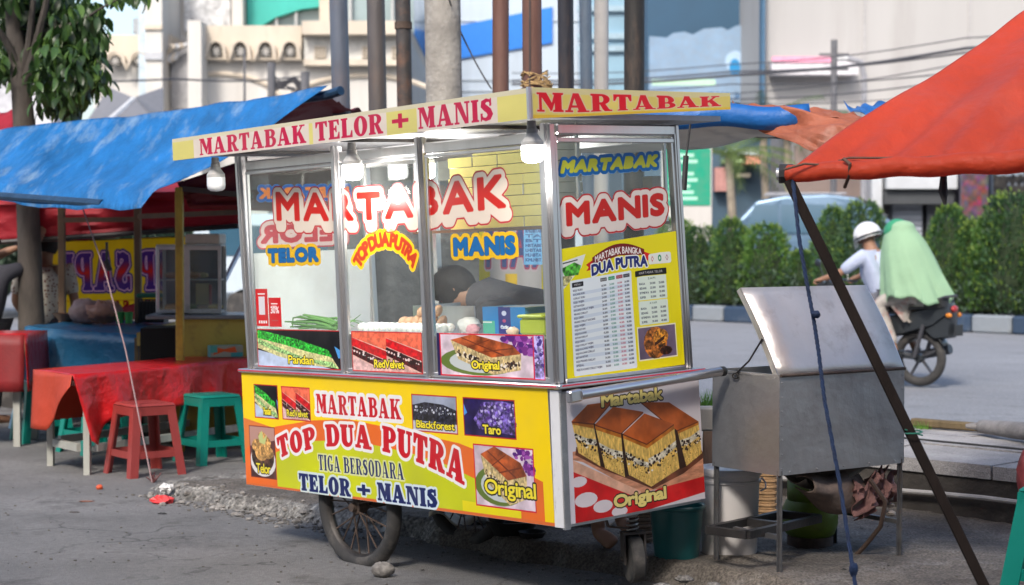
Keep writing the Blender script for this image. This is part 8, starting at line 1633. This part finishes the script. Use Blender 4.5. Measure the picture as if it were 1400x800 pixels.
hm.add(vs, [[j * n_ + k, j * n_ + (k + 1) % n_, (j + 1) * n_ + (k + 1) % n_, (j + 1) * n_ + k] for j in range(k_) for k in range(n_)] + [list(range(n_))[::-1]]); hm.build('helmet', mat('helmet_white', (.66, .66, .67), .25, 0, .04, 3, 0, 5, coat=.4), bd, smooth=True)
m = MB(); m.tube([MF @ V((.145 * math.cos(a), .127 * math.sin(a), .01)) for a in np.linspace(0, 6.283, 25)], .01, 6, False); m.build('helmet_band', BK, bd, smooth=True)
m = MB(); m.sheet(lambda u, v: MF @ V((.15 * math.cos((u - .5) * 2.2) + .02 * v, .13 * math.sin((u - .5) * 2.2), .04 - .11 * v)), 14, 6); m.build('visor', glass_mat('visor_glass', (.6, .62, .65), .25), bd, smooth=True)
G = dict(pelvis=(.05, 0, .93), chest=(.14, 0, 1.22), neck=(.18, 0, 1.38), head=(.23, 0, 1.50), fwd=(1, .1, -.05), lshoulder=(.12, .17, 1.34), lelbow=(.14, .17, 1.1), lwrist=(.26, .1, 1.03), rshoulder=(.12, -.17, 1.34), relbow=(.14, -.17, 1.1), rwrist=(.26, -.1, 1.03), hands={'l': ((.7, -.3, 0), (0, -1, 0), .8), 'r': ((.7, .3, 0), (0, 1, 0), .8)}); G.update(legs_on_bike(.02, .95, .36, .16, .28, .2))
t, bd, g, MF = figure('person', 'passenger in a long pale green veil and flowered clothes on the motorcycle', bk, G)
VG = mat('pale_green_veil', (.36, .56, .36), .75, 0, .08, 2, .1, 15, transl=.3); DGV = mat('deep_green_cap', (.03, .26, .13), .6, 0, .1)
FL = mat('flowered_cloth', (.36, .33, .3), .8, 0, .3, 14, .1, 30, dirt=(.35, .08, .07), dirt_amt=.8, dirt_scale=9)
trousers(g, bd, FL, .9); garment('tunic', {'p': (g['pelvis'] - V((.0, 0, .03)), (.2, .17)), 'q': (g['pelvis'] + V((.12, 0, -.14)), (.17, .2)), 'w': (g['pelvis'].lerp(g['chest'], .5), (.15, .12))}, [('q', 'p'), ('p', 'w')], 'p', FL, bd)
def veil(u, v):
    ph = (u - .5) * 2 * math.pi * .94; 
    if v < .25: t_ = v / .25; r_ = .02 + .105 * math.sin(t_ * math.pi / 2); cz = 1.64 - .10 * t_ ** 2; cx, sx, sy = .21, 1.15, 1.05
    else:
        t_ = (v - .25) / .75; r_ = .125 + .2 * t_ ** .6; cz = 1.54 - .68 * t_; cx = .21 - .17 * t_; sx, sy = 1.12, .98
        r_ *= 1 + .06 * t_ * math.sin(ph * 7 + 2 * t_) + .03 * t_ * math.sin(ph * 17 + 5 * t_) + .05 * (vn(ph * 2 + 9, t_ * 5, 1) - .5); cz -= .04 * t_ * math.sin(ph * 3) + .02 * t_ * math.sin(ph * 9)
    fr = max(0, math.cos(ph + math.pi)) if False else 0
    return V((cx - math.cos(ph) * r_ * sx, math.sin(ph) * r_ * sy, cz))
vo_ = cloth(veil, 56, 30, 'veil', VG, bd, .004)
m = MB(); vs = []; n_ = 22
for j in range(8):
    th_ = .02 + 1.75 * j / 7
    for k in range(n_): ph = 2 * math.pi * k / n_; vs.append(MF @ V((math.sin(th_) * math.cos(ph) * .135 + .012, math.sin(th_) * math.sin(ph) * .128, math.cos(th_) * .125 + .04)))
m.add(vs, [[j * n_ + k, j * n_ + (k + 1) % n_, (j + 1) * n_ + (k + 1) % n_, (j + 1) * n_ + k] for j in range(7) for k in range(n_)] + [list(range(n_))[::-1]]); m.build('green_cap', DGV, bd, smooth=True)
# leaves and specks on the asphalt
dm = MB()
for k in range(260):
    p = V((random.uniform(-3.2, 2.2), random.uniform(7.3, 12.5), 0)); z = max(0, plat_h(p.x, p.y)) + .003; a = random.uniform(0, 6.28); r = random.uniform(.004, .014); dm.add([(p.x + r * math.cos(a + q * 1.57), p.y + r * (.3 + .7 * (q % 2)) * math.sin(a + q * 1.57), z + .003 * (q % 2)) for q in range(4)], [[0, 1, 2, 3]])
dm.build('ground_specks', mat('dark_specks', (.05, .045, .04), .9, 0, .5, 1, 0, 5), kind='stuff')
